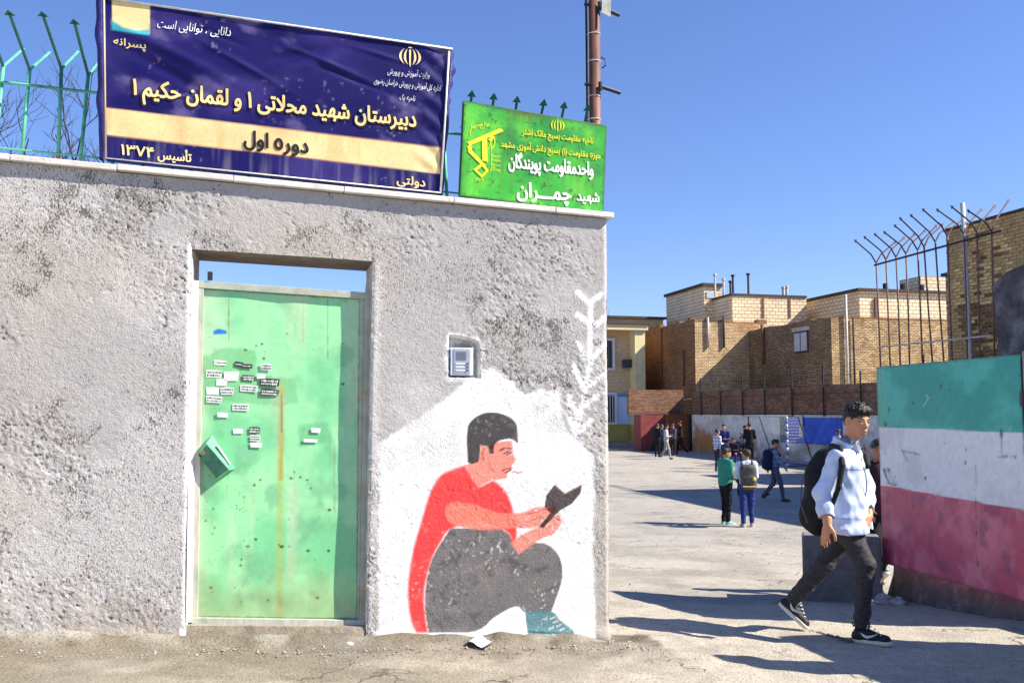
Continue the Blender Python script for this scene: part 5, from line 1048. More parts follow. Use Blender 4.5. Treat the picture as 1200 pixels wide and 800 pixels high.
def school():
    bf = AB(8.1, 57)[1]; a1 = WF.uz(757, 500, bf)[0]; a0 = a1 - 16; zt = WF.uz(740, 381, bf)[1]; A = lambda px: WF.uz(px, 500, bf)[0]; Zc = lambda py: WF.uz(735, py, bf)[1]
    t = thing('school_building', WF.p(a1, bf, GY), 'cream two storey school building with barred windows at the left of the yard', 'building')
    sd_ = .9   # recess depth
    mb = MB(); mb.box(WF, a0, a1, bf + sd_, bf + 12, GY - .2, zt - .3); obj('wall', mb, B_yel, t, uv=True)
    ac = A(745)
    mb = MB(); mb.box(WF, ac, a1, bf, bf + sd_ - .002, Zc(498), zt - .31); obj('corner_pier', mb, mat('pier_cream', (.74, .64, .36), var=.15, scale=2, rough=.8), t)
    mb = MB(); mb.box(WF, ac - .02, a1 + .02, bf - .02, bf + sd_ - .002, GY - .1, Zc(498) - .002); obj('pier_base', mb, B_ydark, t, uv=True)
    mb = MB(); mb.box(WF, a0, a1 + .15, bf - .15, bf + 12.1, zt - .298, zt + .02); obj('roof', mb, mat('fascia_cream', (.74, .60, .34), var=.12, scale=2), t)
    mb = MB(); mb.box(WF, a0, a1 + .25, bf - .25, bf + 12.2, zt + .022, zt + .14); obj('roof_edge', mb, M_roof, t)
    mb = MB(); mb.box(WF, a0, ac - .01, bf + sd_ - .05, bf + sd_ - .002, Zc(497), Zc(463)); obj('blue_panel', mb, mat('panel_blue', (.50, .66, .86), var=.08, scale=2, rough=.5), t)
    mb = MB(); mb.box(WF, a0, ac - .01, bf + sd_ - .08, bf + sd_ - .002, GY + .4, Zc(497) - .003); obj('yellow_base', mb, B_ydark, t, uv=True)
    mb = MB(); mb.box(WF, a0, a1 + .1, bf - .12, bf + sd_ - .09, GY - .1, GY + .3); obj('plinth', mb, mat('plinth_grey', (.35, .33, .31), var=.2), t)
    for (x0, x1, y0, y1) in ((709, 724, 397, 431), (709, 726, 461, 495)):
        mb = MB(); mb.box(WF, A(x0) - 1, A(x1), bf + sd_ - .11, bf + sd_ - .09, Zc(y1), Zc(y0)); w = obj('window', mb, M_glass, t)
        for z0, z1, xa, xb in ((Zc(y0) - .06, Zc(y0) + .08, A(x0) - 1, A(x1) + .14), (Zc(y1) - .12, Zc(y1) + .02, A(x0) - 1, A(x1) + .14), (Zc(y1) + .021, Zc(y0) - .061, A(x1) - .02, A(x1) + .14)):
            mb = MB(); mb.box(WF, xa, xb, bf + sd_ - .16, bf + sd_ - .085, z0, z1); obj('frame', mb, M_white, w)
        x = A(x1) - .16
        while x > A(x0) - .8: mb = MB(); mb.box(WF, x - .02, x + .02, bf + sd_ - .2, bf + sd_ - .17, Zc(y1) + .03, Zc(y0) - .07); obj('bar', mb, M_white if y0 > 450 else M_iron, w); x -= .17
    mb = MB(); mb.box(WF, A(736), A(744.5), bf + .45, bf + sd_ - .003, Zc(430), Zc(420.5)); ao = obj('air_conditioner', mb, mat('ac_dark', (.05, .05, .05), rough=.5), t, bevel=.03)
    mb = MB(); a, b = A(728), A(742); mb.box(WF, a0, ac - .011, bf + sd_ - .12, bf + sd_ - .09, Zc(464), Zc(461)); obj('blue_band', mb, mat('band_blue', (.08, .3, .6)), t)
    # annexe behind
    bf2 = bf + 6; A2 = lambda px: WF.uz(px, 450, bf2)[0]; Z2 = lambda py: WF.uz(765, py, bf2)[1]
    u = thing('annexe_building', WF.p(A2(770), bf2, GY), 'pale brick annexe with two stacked windows behind the school building', 'building')
    mb = MB(); mb.box(WF, A2(725) - 4, A2(778), bf2, bf2 + 8, GY - .2, Z2(374)); obj('wall', mb, B_yel, u, uv=True)
    mb = MB(); mb.box(WF, A2(725) - 4.2, A2(778) + .2, bf2 - .2, bf2 + 8.2, Z2(374) + .002, Z2(374) + .16); obj('roof', mb, M_roof, u)
    for y0, y1 in ((389, 413), (429, 452)):
        mb = MB(); mb.box(WF, A2(756.5), A2(762.5), bf2 - .08, bf2 - .003, Z2(y1), Z2(y0)); w = obj('window', mb, M_glass, u); mb = MB(); mb.box(WF, A2(756), A2(763), bf2 - .14, bf2 - .081, Z2(y1) - .1, Z2(y1)); obj('sill', mb, M_white, w)
    for px in (722, 727): mb = MB(); q = WF.p(A2(px), bf2 + 2, Z2(374)); mb.tube([q, q + ZV * .8], .05, 6); obj('vent', mb, M_pipe, u)
    p, q = WF.p(a1, bf - .05, Zc(462.5)), P(816, 466, 52.5); pts = [p + (q - p) * i / 14 - ZV * .22 * math.sin(math.pi * i / 14) for i in range(15)]
    mb = MB(); mb.tube(pts, .03, 5); tag(obj('overhead_cable', mb, M_white, smooth=True), 'pale sagging cable from the school building to the brick house', 'cable')
school()

def houses():
    # house A : corner at (10.4,53.2)
    a, b = AB(10.4, 53.2); aB = AB(13.7, 54.0)[0]
    Zt = lambda px, py, aa, bb: CAMZ
    t = thing('old_brick_house', WF.p(a, b, GY), 'old brick house whose corner splits a dark side and a sunlit side', 'house')
    zt = WF.uz(815, 372, b)[1]; rnd = random.Random(9)
    mb = MB(); mb.box(WF, a, aB + 1, b, b + 9, GY - .2, zt - .25)
    obj('wall', mb, brick_mat('brick_house_a_lit', (0.86, 0.63, 0.36), (0.60, 0.41, 0.22), (0.22, 0.14, 0.08), stain=(0.24, 0.10, 0.04), slo=.52, shi=.68, msz=.014, var=.35), t, uv=True)
    mb = MB(); mb.box(WF, a - .02, a + .01, b + .012, b + 9, GY - .2, zt - .26); obj('shade_toned_facing', mb, B_brown, t, uv=True)  # redder side brick, darkened for its shade; front brick paler for sunlight
    mb = MB(); x = b + .0
    while x < b + 9: w = rnd.uniform(.3, .9); mb.box(WF, a + .002, a + .3, x, min(x + w, b + 9) - .01, zt - .249, zt - .02 + rnd.uniform(-.14, .10)); x += w
    x = a + .31
    while x < aB + 1: w = rnd.uniform(.3, .9); mb.box(WF, x, x + w - .01, b + .002, b + .3, zt - .249, zt - .06 + rnd.uniform(-.16, .06)); x += w
    obj('parapet', mb, B_brown, t, uv=True)
    AA = lambda px: WF.uz(px, 420, b - .05)[0]; ZZ = lambda py: WF.uz(840, py, b - .05)[1]
    for px, y0, y1 in ((830, 372, 407), (848.5, 370, 407)): mb = MB(); mb.tube([WF.p(AA(px), b - .08, ZZ(y1)), WF.p(AA(px), b - .08, ZZ(y0))], .06, 6); obj('drain_pipe', mb, M_iron if px > 840 else M_pipe, t, smooth=True)
    for px, y0, y1 in ((775, 385, 452), (801, 410, 452)):
        bb_, z1 = WF.vz(px, y0, a - .06); z0 = WF.vz(px, y1, a - .06)[1]; mb = MB(); mb.tube([WF.p(a - .07, bb_, z0), WF.p(a - .07, bb_, z1)], .055, 6); obj('drain_pipe', mb, M_rustp, t, smooth=True)
    # house B : corner at (15.7,46)
    a2, b2 = AB(15.7, 46); zt2 = WF.uz(975, 371, b2)[1]; b2f = b - .01
    t = thing('shuttered_brick_house', WF.p(a2, b2, GY), 'brown brick house with one small white shuttered window facing the yard', 'house')
    mb = MB(); mb.box(WF, a2, a2 + 9, b2, b2f + 1.5, GY - .2, zt2 - .1); obj('wall', mb, B_tan, t, uv=True)
    mb = MB(); mb.box(WF, a2 - .02, a2 + .01, b2 + .012, b2f + .01, GY - .2, zt2 - .11); obj('shade_toned_facing', mb, brick_mat('brick_house_b_shaded', (0.42, 0.29, 0.16), (0.22, 0.14, 0.075), (0.10, 0.07, 0.05), stain=(0.10, 0.055, 0.03), slo=.5, shi=.7, msz=.014, var=.4), t, uv=True)  # darker brick skin: shade on this side is put into the colour
    mb = MB(); x = b2
    while x < b2f + 1.4: w = rnd.uniform(.5, 1.4); mb.box(WF, a2 + .002, a2 + .3, x, x + w - .01, zt2 - .099, zt2 + .02 + rnd.uniform(-.04, .04)); x += w
    mb.box(WF, a2 + .31, a2 + 9, b2 + .002, b2 + .3, zt2 - .099, zt2 + .02); obj('parapet', mb, B_brown, t, uv=True)
    b0_, b1_ = WF.vz(931.5, 400, a2)[0], WF.vz(948, 400, a2)[0]; z1 = WF.vz(940, 388, a2)[1]; z0 = WF.vz(940, 413, a2)[1]
    mb = MB(); mb.box(WF, a2 - .06, a2 - .003, b1_, b0_, z0, z1); w = obj('window', mb, M_iron, t); mbm = (b0_ + b1_) / 2
    for s_, e_ in ((b1_ + .08, mbm - .05), (mbm + .05, b0_ - .08)):
        mb = MB(); mb.box(WF, a2 - .10, a2 - .062, s_, e_, z0 + .08, z1 - .08); sh = obj('shutter', mb, mat('shutter_grey', (.46, .45, .47), var=.2, scale=5), w)
        for k in range(3): mb = MB(); zz = z0 + .15 + k * (z1 - z0 - .3) / 2.6; 
    mb = MB(); mb.box(WF, a2 - .08, a2 - .002, b1_ - .15, b0_ + .15, z1 + .003, z1 + .22); obj('window_head', mb, M_conc, t)
    bp, z_t = WF.vz(893.5, 380, a2 - .1); z_b = WF.vz(893.5, 427, a2 - .1)[1]; mb = MB(); mb.tube([WF.p(a2 - .12, bp, z_b), WF.p(a2 - .12, bp, z_t)], .10, 8); obj('chimney_pipe', mb, M_rustp, t, smooth=True)
    for px in (993, 1001): mb = MB(); aa = WF.uz(px, 420, b2 - .1)[0]; z_t = WF.uz(px, 345 if px < 1000 else 372, b2 - .1)[1]; mb.tube([WF.p(aa, b2 - .1, 1.5), WF.p(aa, b2 - .1, z_t)], .05 if px > 1000 else .06, 6); obj('drain_pipe', mb, M_pipe if px < 1000 else M_iron, t, smooth=True)
    # pale block storeys behind, C
    bC = b + 3.2; AC = lambda px: WF.uz(px, 350, bC)[0]; ZC = lambda px, py: WF.uz(px, py, bC)[1]
    t = thing('cream_block_house', WF.p(AC(858), bC, GY), 'unfinished cream block storey standing behind and above the old brick house', 'house')
    zc = ZC(858, 346)
    mb = MB(); mb.box(WF, AC(858), AC(945), bC, bC + 9, GY, zc); obj('wall', mb, B_block, t, uv=True)
    mb = MB(); mb.box(WF, AC(858) - .1, AC(945), bC - .08, bC + 9, zc + .002, zc + .12); obj('parapet', mb, M_roof, t)
    bl = bC + 2.6; aC = WF.uz(825, 350, bl)[0]; zh = WF.uz(825, 335, bl)[1]
    mb = MB(); mb.box(WF, aC, AC(858) + .6, bl, bl + 6, GY, zh); obj('stair_tower', mb, B_block, t, uv=True)
    mb = MB(); mb.box(WF, aC - .15, AC(858) + .7, bl - .15, bl + 6.1, zh + .002, zh + .18); obj('tower_roof', mb, M_roof, t)
    mb = MB(); q = WF.uz(828, 349, bl - .02), WF.uz(837, 342, bl - .02); mb.box(WF, q[0][0], q[1][0], bl - .05, bl - .003, q[0][1], q[1][1]); obj('window', mb, mat('sky_glass', (.45, .55, .65), rough=.2, var=0), t)
    for px in (894, 925): a_ = AC(px); mb = MB(); mb.box(WF, a_ - .06, a_ + .06, bC - .05, bC - .003, ZC(px, 372), zc - .1); obj('wall_tie', mb, M_rustp, t)
    for px, h in ((838, 1.0), (848, .8), (856, .7), (859, 1.0), (877, 1.1), (918, .5), (922, .55)):
        q = WF.p(WF.uz(px, 340, bC + 1.5)[0], bC + 1.5, zc + .1); mb = MB(); mb.tube([q, q + ZV * h * 1.3], .07 if h > .6 else .1, 6); mb.tube([q + ZV * h * 1.3, q + ZV * (h * 1.3 + .12)], .13, 6); obj('roof_vent', mb, M_iron if px in (856, 859, 877) else M_pipe, t)
    # D
    bD = b2 + 7.0; AD = lambda px: WF.uz(px, 350, bD)[0]; zd = WF.uz(1007, 341, bD)[1]
    t = thing('flat_roof_block_house', WF.p(AD(1007), bD, GY), 'cream block house with a dark flat roof behind the shuttered brick house', 'house')
    mb = MB(); mb.box(WF, AD(1007), AD(1175), bD, bD + 8, GY, zd - .0); obj('wall', mb, B_block, t, uv=True)
    mb = MB(); mb.box(WF, AD(1007) - .2, AD(1175), bD - .2, bD + 8.2, zd + .002, zd + .16); obj('roof', mb, M_roof, t)
    mb = MB(); aa, bb = AD(1024), AD(1035); mb.box(WF, aa + .0, aa + .22, bD - .12, bD - .003, 3, zd - .4); obj('wooden_prop', mb, M_rustp, t)
    for px, py in ((1073, 352), (1095, 350), (1052, 350)): q = WF.p(WF.uz(px, py, bD - .5)[0], bD + .6, zd + .1); mb = MB(); mb.tube([q, q + ZV * .5], .16, 7); obj('roof_vent', mb, M_iron, t)
    for px, w_ in ((1108, .9),): a_ = AD(px); mb = MB(); mb.box(WF, a_ - w_, a_ + w_, bD + 1, bD + 3, zd + .17, zd + 1.2); obj('roof_room', mb, B_block, t, uv=True)
houses()

def goal():
    ag = AB(10.7, 36.7)[0]; bn = AB(10.7, 36.7)[1]; bfr = bn + 3.05; g = GY; H = 1.95
    t = thing('football_goal', WF.p(ag, bn + 1.5, g), 'small metal football goal with sagging net by the yard wall', 'goal')
    Mw = mat('goal_white', (.60, .62, .68), var=.1, rough=.5); Mb = mat('goal_blue', (.1, .18, .5), rough=.5, var=.1)
    n = 13
    for i in range(n): mb = MB(); mb.tube([WF.p(ag, bn, g + H * i / n), WF.p(ag, bn, g + H * (i + 1) / n - .002)], .045, 8); obj('near_post_band', mb, Mw if i % 2 == 0 else Mb, t, smooth=True)
    mb = MB(); mb.tube([WF.p(ag, bfr, g), WF.p(ag, bfr, g + H)], .04, 8); obj('far_post', mb, M_iron, t, smooth=True)
    mb = MB(); mb.tube([WF.p(ag, bn, g + H), WF.p(ag, bfr, g + H)], .036, 8); obj('crossbar', mb, M_pipe, t, smooth=True)
    for b_ in (bn, bfr): mb = MB(); mb.tube([WF.p(ag, b_, g + H), WF.p(ag + .5, b_, g + H), WF.p(ag + 1.15, b_, g + .02), WF.p(ag, b_, g + .02)], .022, 6); obj('side_frame', mb, M_iron, t, smooth=True)
    mb = MB(); mb.tube([WF.p(ag + 1.15, bn, g + .03), WF.p(ag + 1.15, bfr, g + .03)], .022, 6); obj('ground_bar', mb, M_iron, t)
    mb = MB(); k = 26; m_ = 24
    def q(u_, v_): # back sheet
        s = v_; a = ag + .5 + .65 * (1 - s) - .12 * math.sin(math.pi * s) * math.sin(math.pi * u_); return WF.p(a, bn + 3.05 * u_, g + .02 + (H - .02) * s)
    for i in range(k + 1): mb.tube([q(i / k, j / 8) for j in range(9)], 0.0038, 3, cap=False)
    for j in range(m_ + 1): mb.tube([q(i / 8, j / m_) for i in range(9)], 0.0038, 3, cap=False)
    for i in range(9): mb.tube([WF.p(ag + 1.1 * i / 9, bn, g + .02), WF.p(ag + .5 * i / 9 + .0, bn, g + H)], 0.0038, 3, cap=False)
    for j in range(16): z = j / 16; mb.tube([WF.p(ag, bn, g + H * z), WF.p(ag + .5 + .65 * (1 - z), bn, g + H * z)], 0.0038, 3, cap=False)
    stuff(obj('net', mb, mat('net_white', (.72, .72, .74), var=0, rough=.8), t))
goal()

# unseen low wall added outside the picture at right to shade the near ground
def shadow_wall():
    F5 = Frame((3.62, 5.15, 0)); g = gz(4, 5)
    t = thing('shadow_wall', (4.3, 4.9, g), 'low plastered wall with a stone cap beside the street, just past the right edge', 'wall')
    mb = MB(); mb.box(F5, 0, .25, -4.5, .75, g - .2, g + 1.40); obj('masonry', mb, M_plain, t, bevel=.01)
    mb = MB(); mb.box(F5, -.03, .28, -4.53, .78, g + 1.402, g + 1.45); obj('cap', mb, M_conc, t, bevel=.005)
shadow_wall()

# leaflet and bits on the ground
def litter():
    q = P(565, 753, 5.55); q = np.array([q[0], q[1], gz(q[0], q[1]) + .012]); mb = MB(); e1 = np.array([.93, -.36, .02]); e2 = np.array([.45, .88, .05])
    n = 6; vs = [q + e1 * (.10 * (i / n - .5) * 1.6) + e2 * (.055 * (j * 2 - 1)) + ZV * (.016 * math.sin(i * 1.2) + .016 + .008 * j) for i in range(n + 1) for j in (0, 1)]
    vs2 = [v - ZV * .002 for v in vs]; m = len(vs); mb.add(vs + vs2, [(2 * i, 2 * i + 2, 2 * i + 3, 2 * i + 1) for i in range(n)] + [(2 * i + m, 2 * i + 1 + m, 2 * i + 3 + m, 2 * i + 2 + m) for i in range(n)])
    tag(obj('leaflet', mb, mat('paper_grey', (.60, .61, .62), var=.25, scale=30, rough=.7)), 'crumpled pale paper leaflet on the ground below the mural', 'paper')
    mb = MB(); q = P(410, 740, 5.4); mb.ball((q[0], q[1], gz(q[0], q[1]) + .012), (.024, .018, .014), 8, 6); mb.ball((q[0] - .03, q[1] + .01, gz(q[0], q[1]) + .01), (.012, .01, .01), 7, 5)
    tag(obj('plaster_lump', mb, M_white), 'small white lump of plaster on the ground at the door corner', 'rubble')
    # broken seam of debris between the boy's feet
    mb = MB(); rnd = random.Random(6); A0, A1 = P(944, 717, 6.45), P(997, 734, 6.05)
    for i in range(150):
        s = rnd.random() ** .8; p = A0 + (A1 - A0) * s + np.array([rnd.gauss(0, .012), rnd.gauss(0, .012), 0]); r = rnd.uniform(.004, .013) * (.35 + s); z = gz(p[0], p[1]) + r * .5
        R3 = [np.array(d) * r * rnd.uniform(.5, 1.3) for d in ((1, 0, 0), (0, 1, 0), (-1, 0, 0), (0, -1, 0), (0, 0, 1))]; mb.add([np.array([p[0], p[1], z]) + d for d in R3], [(0, 1, 4), (1, 2, 4), (2, 3, 4), (3, 0, 4)])
    stuff(obj('debris', mb, mat('debris_brown', (.16, .12, .10), var=.5, scale=20)))
    mb = MB(); q = P(141, 741, 5.1); 
litter()
# ------------------------------------------------------------------ figures: signed distance fields turned into one smooth skin
class SDF:
    def __init__(s, lo, hi, h):
        s.lo = np.array(lo, float); s.h = h; s.n = np.ceil((np.array(hi) - s.lo) / h).astype(int) + 2; s.F = np.full(s.n, 0.3, np.float32)
        s.ax = [s.lo[i] + h * np.arange(s.n[i]) for i in range(3)]
    def _blk(s, lo, hi):
        i0 = np.clip(np.floor((lo - s.lo) / s.h).astype(int), 0, s.n - 1); i1 = np.clip(np.ceil((hi - s.lo) / s.h).astype(int) + 1, 1, s.n)
        sl = tuple(slice(a, b) for a, b in zip(i0, i1)); return sl, [s.ax[0][sl[0]][:, None, None], s.ax[1][sl[1]][None, :, None], s.ax[2][sl[2]][None, None, :]]
    def _mix(s, sl, d, k, op):
        f = s.F[sl]
        if op == 'u':
            if k > 0: h = np.clip(.5 + .5 * (f - d) / k, 0, 1); s.F[sl] = f * (1 - h) + d * h - k * h * (1 - h)
            else: s.F[sl] = np.minimum(f, d)
        elif op == 's':
            d = -d
            if k > 0: h = np.clip(.5 - .5 * (f - d) / k, 0, 1); s.F[sl] = f * (1 - h) + d * h + k * h * (1 - h)
            else: s.F[sl] = np.maximum(f, d)
    def cap(s, a, b, ra, rb, k=.02, op='u', sq=None):
        """tapered capsule; sq = (axis, factor) squashes it across that axis"""
        a = np.array(a, float); b = np.array(b, float); m = max(ra, rb) + k + 3 * s.h
        if min(np.minimum(a, b) - m < s.lo + s.h * s.n) is False: return s
        sl, (X, Y, Z) = s._blk(np.minimum(a, b) - m, np.maximum(a, b) + m)
        if any(q.stop <= q.start for q in sl): return s
        ab = b - a; px, py, pz = X - a[0], Y - a[1], Z - a[2]; L2 = ab @ ab + 1e-12; t = np.clip((px * ab[0] + py * ab[1] + pz * ab[2]) / L2, 0, 1)
        dx, dy, dz = px - t * ab[0], py - t * ab[1], pz - t * ab[2]; r = ra + (rb - ra) * t
        if sq is not None:
            n, f = np.array(sq[0], float), sq[1]; dn = dx * n[0] + dy * n[1] + dz * n[2]; g = 1 / f - 1
            d = np.sqrt((dx + g * dn * n[0]) ** 2 + (dy + g * dn * n[1]) ** 2 + (dz + g * dn * n[2]) ** 2) - r; d = d * min(1, f * 1.1)
        else: d = np.sqrt(dx * dx + dy * dy + dz * dz) - r
        s._mix(sl, d.astype(np.float32), k, op); return s
    def ell(s, c, r, R=None, k=.02, op='u'):
        c = np.array(c, float); r = np.array(r, float); R = np.eye(3) if R is None else R; m = r.max() + k + 3 * s.h
        sl, (X, Y, Z) = s._blk(c - m, c + m)
        if any(q.stop <= q.start for q in sl): return s
        px, py, pz = X - c[0], Y - c[1], Z - c[2]; q = [px * R[0, i] + py * R[1, i] + pz * R[2, i] for i in range(3)]
        k0 = np.sqrt((q[0] / r[0]) ** 2 + (q[1] / r[1]) ** 2 + (q[2] / r[2]) ** 2); k1 = np.sqrt((q[0] / r[0] ** 2) ** 2 + (q[1] / r[1] ** 2) ** 2 + (q[2] / r[2] ** 2) ** 2) + 1e-6
        s._mix(sl, (k0 * (k0 - 1) / k1).astype(np.float32), k, op); return s
    def rbox(s, c, r, R=None, rad=.02, k=.02, op='u'):
        c = np.array(c, float); r = np.array(r, float) - rad; R = np.eye(3) if R is None else R; m = np.linalg.norm(r) + rad + k + 3 * s.h
        sl, (X, Y, Z) = s._blk(c - m, c + m)
        px, py, pz = X - c[0], Y - c[1], Z - c[2]; q = [np.abs(px * R[0, i] + py * R[1, i] + pz * R[2, i]) - r[i] for i in range(3)]
        d = np.sqrt(sum(np.maximum(v, 0) ** 2 for v in q)) + np.minimum(np.maximum(np.maximum(q[0], q[1]), q[2]), 0) - rad
        s._mix(sl, d.astype(np.float32), k, op); return s
    def cut(s, p, n):                                           # remove everything on the +n side of plane
        p = np.array(p, float); n = np.array(n, float); n /= np.linalg.norm(n); X, Y, Z = s.ax[0][:, None, None], s.ax[1][None, :, None], s.ax[2][None, None, :]
        s.F = np.maximum(s.F, ((X - p[0]) * n[0] + (Y - p[1]) * n[1] + (Z - p[2]) * n[2]).astype(np.float32)); return s
    def rough(s, amp, w, seed=0, aniso=(1, 1, 1)):
        r = np.random.default_rng(seed); K = np.flatnonzero(np.abs(s.F) < amp * 3 + 2 * s.h); i, j, k_ = np.unravel_index(K, s.F.shape); X, Y, Z = s.ax[0][i], s.ax[1][j], s.ax[2][k_]; d = 0
        for _ in range(5):
            k = r.normal(size=3) * np.array(aniso); k = k / np.linalg.norm(k) * w * r.uniform(.6, 1.7); k2 = r.normal(size=3); k2 = k2 / np.linalg.norm(k2) * w * .5
            ph = r.uniform(0, 6.28); d = d + np.sin(X * k[0] + Y * k[1] + Z * k[2] + ph + 1.3 * np.sin(X * k2[0] + Y * k2[1] + Z * k2[2] + ph))
        d = d / 3; d = np.where(d > 0, d, -np.abs(d) ** .7); s.F.ravel()[K] += (amp * d).astype(np.float32); return s
    def mesh(s):
        F = s.F; ins = F < 0; n = np.array(F.shape)
        c = ins[:-1, :-1, :-1].astype(np.int8); tot = np.zeros(c.shape, np.int8)
        for dx in (0, 1):
            for dy in (0, 1):
                for dz in (0, 1): tot += ins[dx:n[0] - 1 + dx, dy:n[1] - 1 + dy, dz:n[2] - 1 + dz]
        act = (tot > 0) & (tot < 8); idx = -np.ones(act.shape, np.int64); I = np.argwhere(act); idx[act] = np.arange(len(I))
        acc = np.zeros((len(I), 3)); cnt = np.zeros(len(I)); cor = {}
        for dx in (0, 1):
            for dy in (0, 1):
                for dz in (0, 1): cor[dx, dy, dz] = F[I[:, 0] + dx, I[:, 1] + dy, I[:, 2] + dz].astype(float)
        for a in cor:
            for ax in range(3):
                if a[ax] == 0:
                    b = list(a); b[ax] = 1; b = tuple(b); f0, f1 = cor[a], cor[b]; x = (f0 < 0) != (f1 < 0); t = np.where(x, f0 / np.where(f0 == f1, 1, f0 - f1), 0)
                    p = np.array(a, float)[None, :] + np.zeros((len(I), 3)); p[:, ax] += t; acc[x] += p[x]; cnt[x] += 1
        V_ = s.lo + (I + acc / np.maximum(cnt, 1)[:, None]) * s.h; fs = []
        for ax in range(3):
            o = [i for i in range(3) if i != ax]; sl0 = [slice(None)] * 3; sl1 = [slice(None)] * 3; sl0[ax] = slice(0, -1); sl1[ax] = slice(1, None)
            x = ins[tuple(sl0)] != ins[tuple(sl1)]; E_ = np.argwhere(x); ok = np.all(E_[:, o] > 0, axis=1) & np.all(E_[:, o] < n[o] - 1, axis=1); E_ = E_[ok]
            flip = ins[tuple(sl0)][E_[:, 0], E_[:, 1], E_[:, 2]]
            def g(d0, d1): q = E_.copy(); q[:, o[0]] -= d0; q[:, o[1]] -= d1; return idx[q[:, 0], q[:, 1], q[:, 2]]
            q = np.stack([g(1, 1), g(0, 1), g(0, 0), g(1, 0)], 1)
            if ax == 1: flip = ~flip
            q[~flip] = q[~flip][:, ::-1]; fs.append(q)
        f = np.concatenate(fs) if fs else np.zeros((0, 4), int); f = f[(f >= 0).all(1)]; return V_, f
    def make(s, name, m, parent, colfn=None, attr='paint', relax=1):
        v, f = s.mesh()
        if relax and len(f):                                     # light smoothing of the skin
            for _ in range(relax):
                acc = np.zeros_like(v); c = np.zeros(len(v))
                for a, b in ((0, 1), (1, 2), (2, 3), (3, 0)):
                    for i_, j_ in ((a, b), (b, a)):
                        c += np.bincount(f[:, i_], minlength=len(v))
                        for k_ in range(3): acc[:, k_] += np.bincount(f[:, i_], weights=v[f[:, j_], k_], minlength=len(v))
                v = v * .5 + .5 * acc / np.maximum(c, 1)[:, None]
        return mk(name, v, f, m, parent, smooth=True, colors=colfn(v) if colfn else None, attr=attr)

def unit(v): v = np.array(v, float); return v / (np.linalg.norm(v) + 1e-12)
_mc = {}
def cloth(col, var=.15, rough=.85, bump=.0, attr=None, scale=25, spec=.2, rnd=0):
    k = (tuple(col), var, rough, bump, attr, scale)
    if k not in _mc: _mc[k] = mat('cloth', col, var=var, rough=rough, bump=bump, bscale=90, attr=attr, scale=scale, spec=spec)
    return _mc[k]
SKIN = mat('skin', None, var=.10, scale=30, rough=.5, attr='paint', spec=.4, bump=.0006, bscale=180)
HAIR = mat('hair', (.010, .007, .006), var=.5, scale=60, rough=.5, bump=.006, bscale=140, spec=.5, stretch=(1, 1, .4))
RUB = mat('sole_white', (.66, .62, .50), var=.15, scale=30, rough=.7); SHOEB = mat('shoe_black', (.018, .018, .02), var=.3, scale=50, rough=.6, bump=.001, bscale=200)
EYE_W = mat('eye_white', (.30, .26, .24), var=0, rough=.4, spec=.3); EYE_K = mat('eye_dark', (.012, .008, .006), var=0, rough=.15, spec=.6)

def hand_sdf(S, wrist, tip_dir, palm_n, sc, thumb_side, curl=.35):
    d = unit(tip_dir); n = unit(np.array(palm_n) - d * (np.array(palm_n) @ d)); sd = np.cross(d, n); L = .175 * sc
    pc = wrist + d * L * .27; R = np.stack([sd, n, d], 1)
    S.ell(pc, (.037 * sc, .016 * sc, .052 * sc), R, k=.008); S.cap(wrist - d * .03 * sc, wrist + d * .02 * sc, .022 * sc, .024 * sc, .012)
    for i, (o, l, b0) in enumerate(((-.027, .066, .50), (-.0095, .075, .53), (.0085, .070, .52), (.026, .055, .47))):
        p0 = wrist + d * L * (b0 - .04) + sd * o * sc; l *= sc; rr = (.0088 - .0006 * i) * sc; a = curl * (.5 + .12 * i)
        d1 = unit(d + n * a * .6 + sd * o * 1.5); d2 = unit(d + n * a * 1.5 + sd * o); d3 = unit(d + n * a * 2.4)
        p1 = p0 + d1 * l * .42; p2 = p1 + d2 * l * .33; p3 = p2 + d3 * l * .25
        S.cap(p0, p1, rr * 1.08, rr, .003); S.cap(p1, p2, rr, rr * .92, .002); S.cap(p2, p3, rr * .92, rr * .78, .002)
    ts = thumb_side; p0 = wrist + d * L * .12 + sd * ts * .022 * sc; p1 = p0 + unit(d * .75 + sd * ts * .75 + n * .25) * .042 * sc; p2 = p1 + unit(d * .95 + sd * ts * .3 + n * .35) * .030 * sc; p3 = p2 + unit(d + n * .4) * .024 * sc
    S.cap(p0, p1, .014 * sc, .0115 * sc, .008); S.cap(p1, p2, .011 * sc, .010 * sc, .003); S.cap(p2, p3, .010 * sc, .0085 * sc, .002)

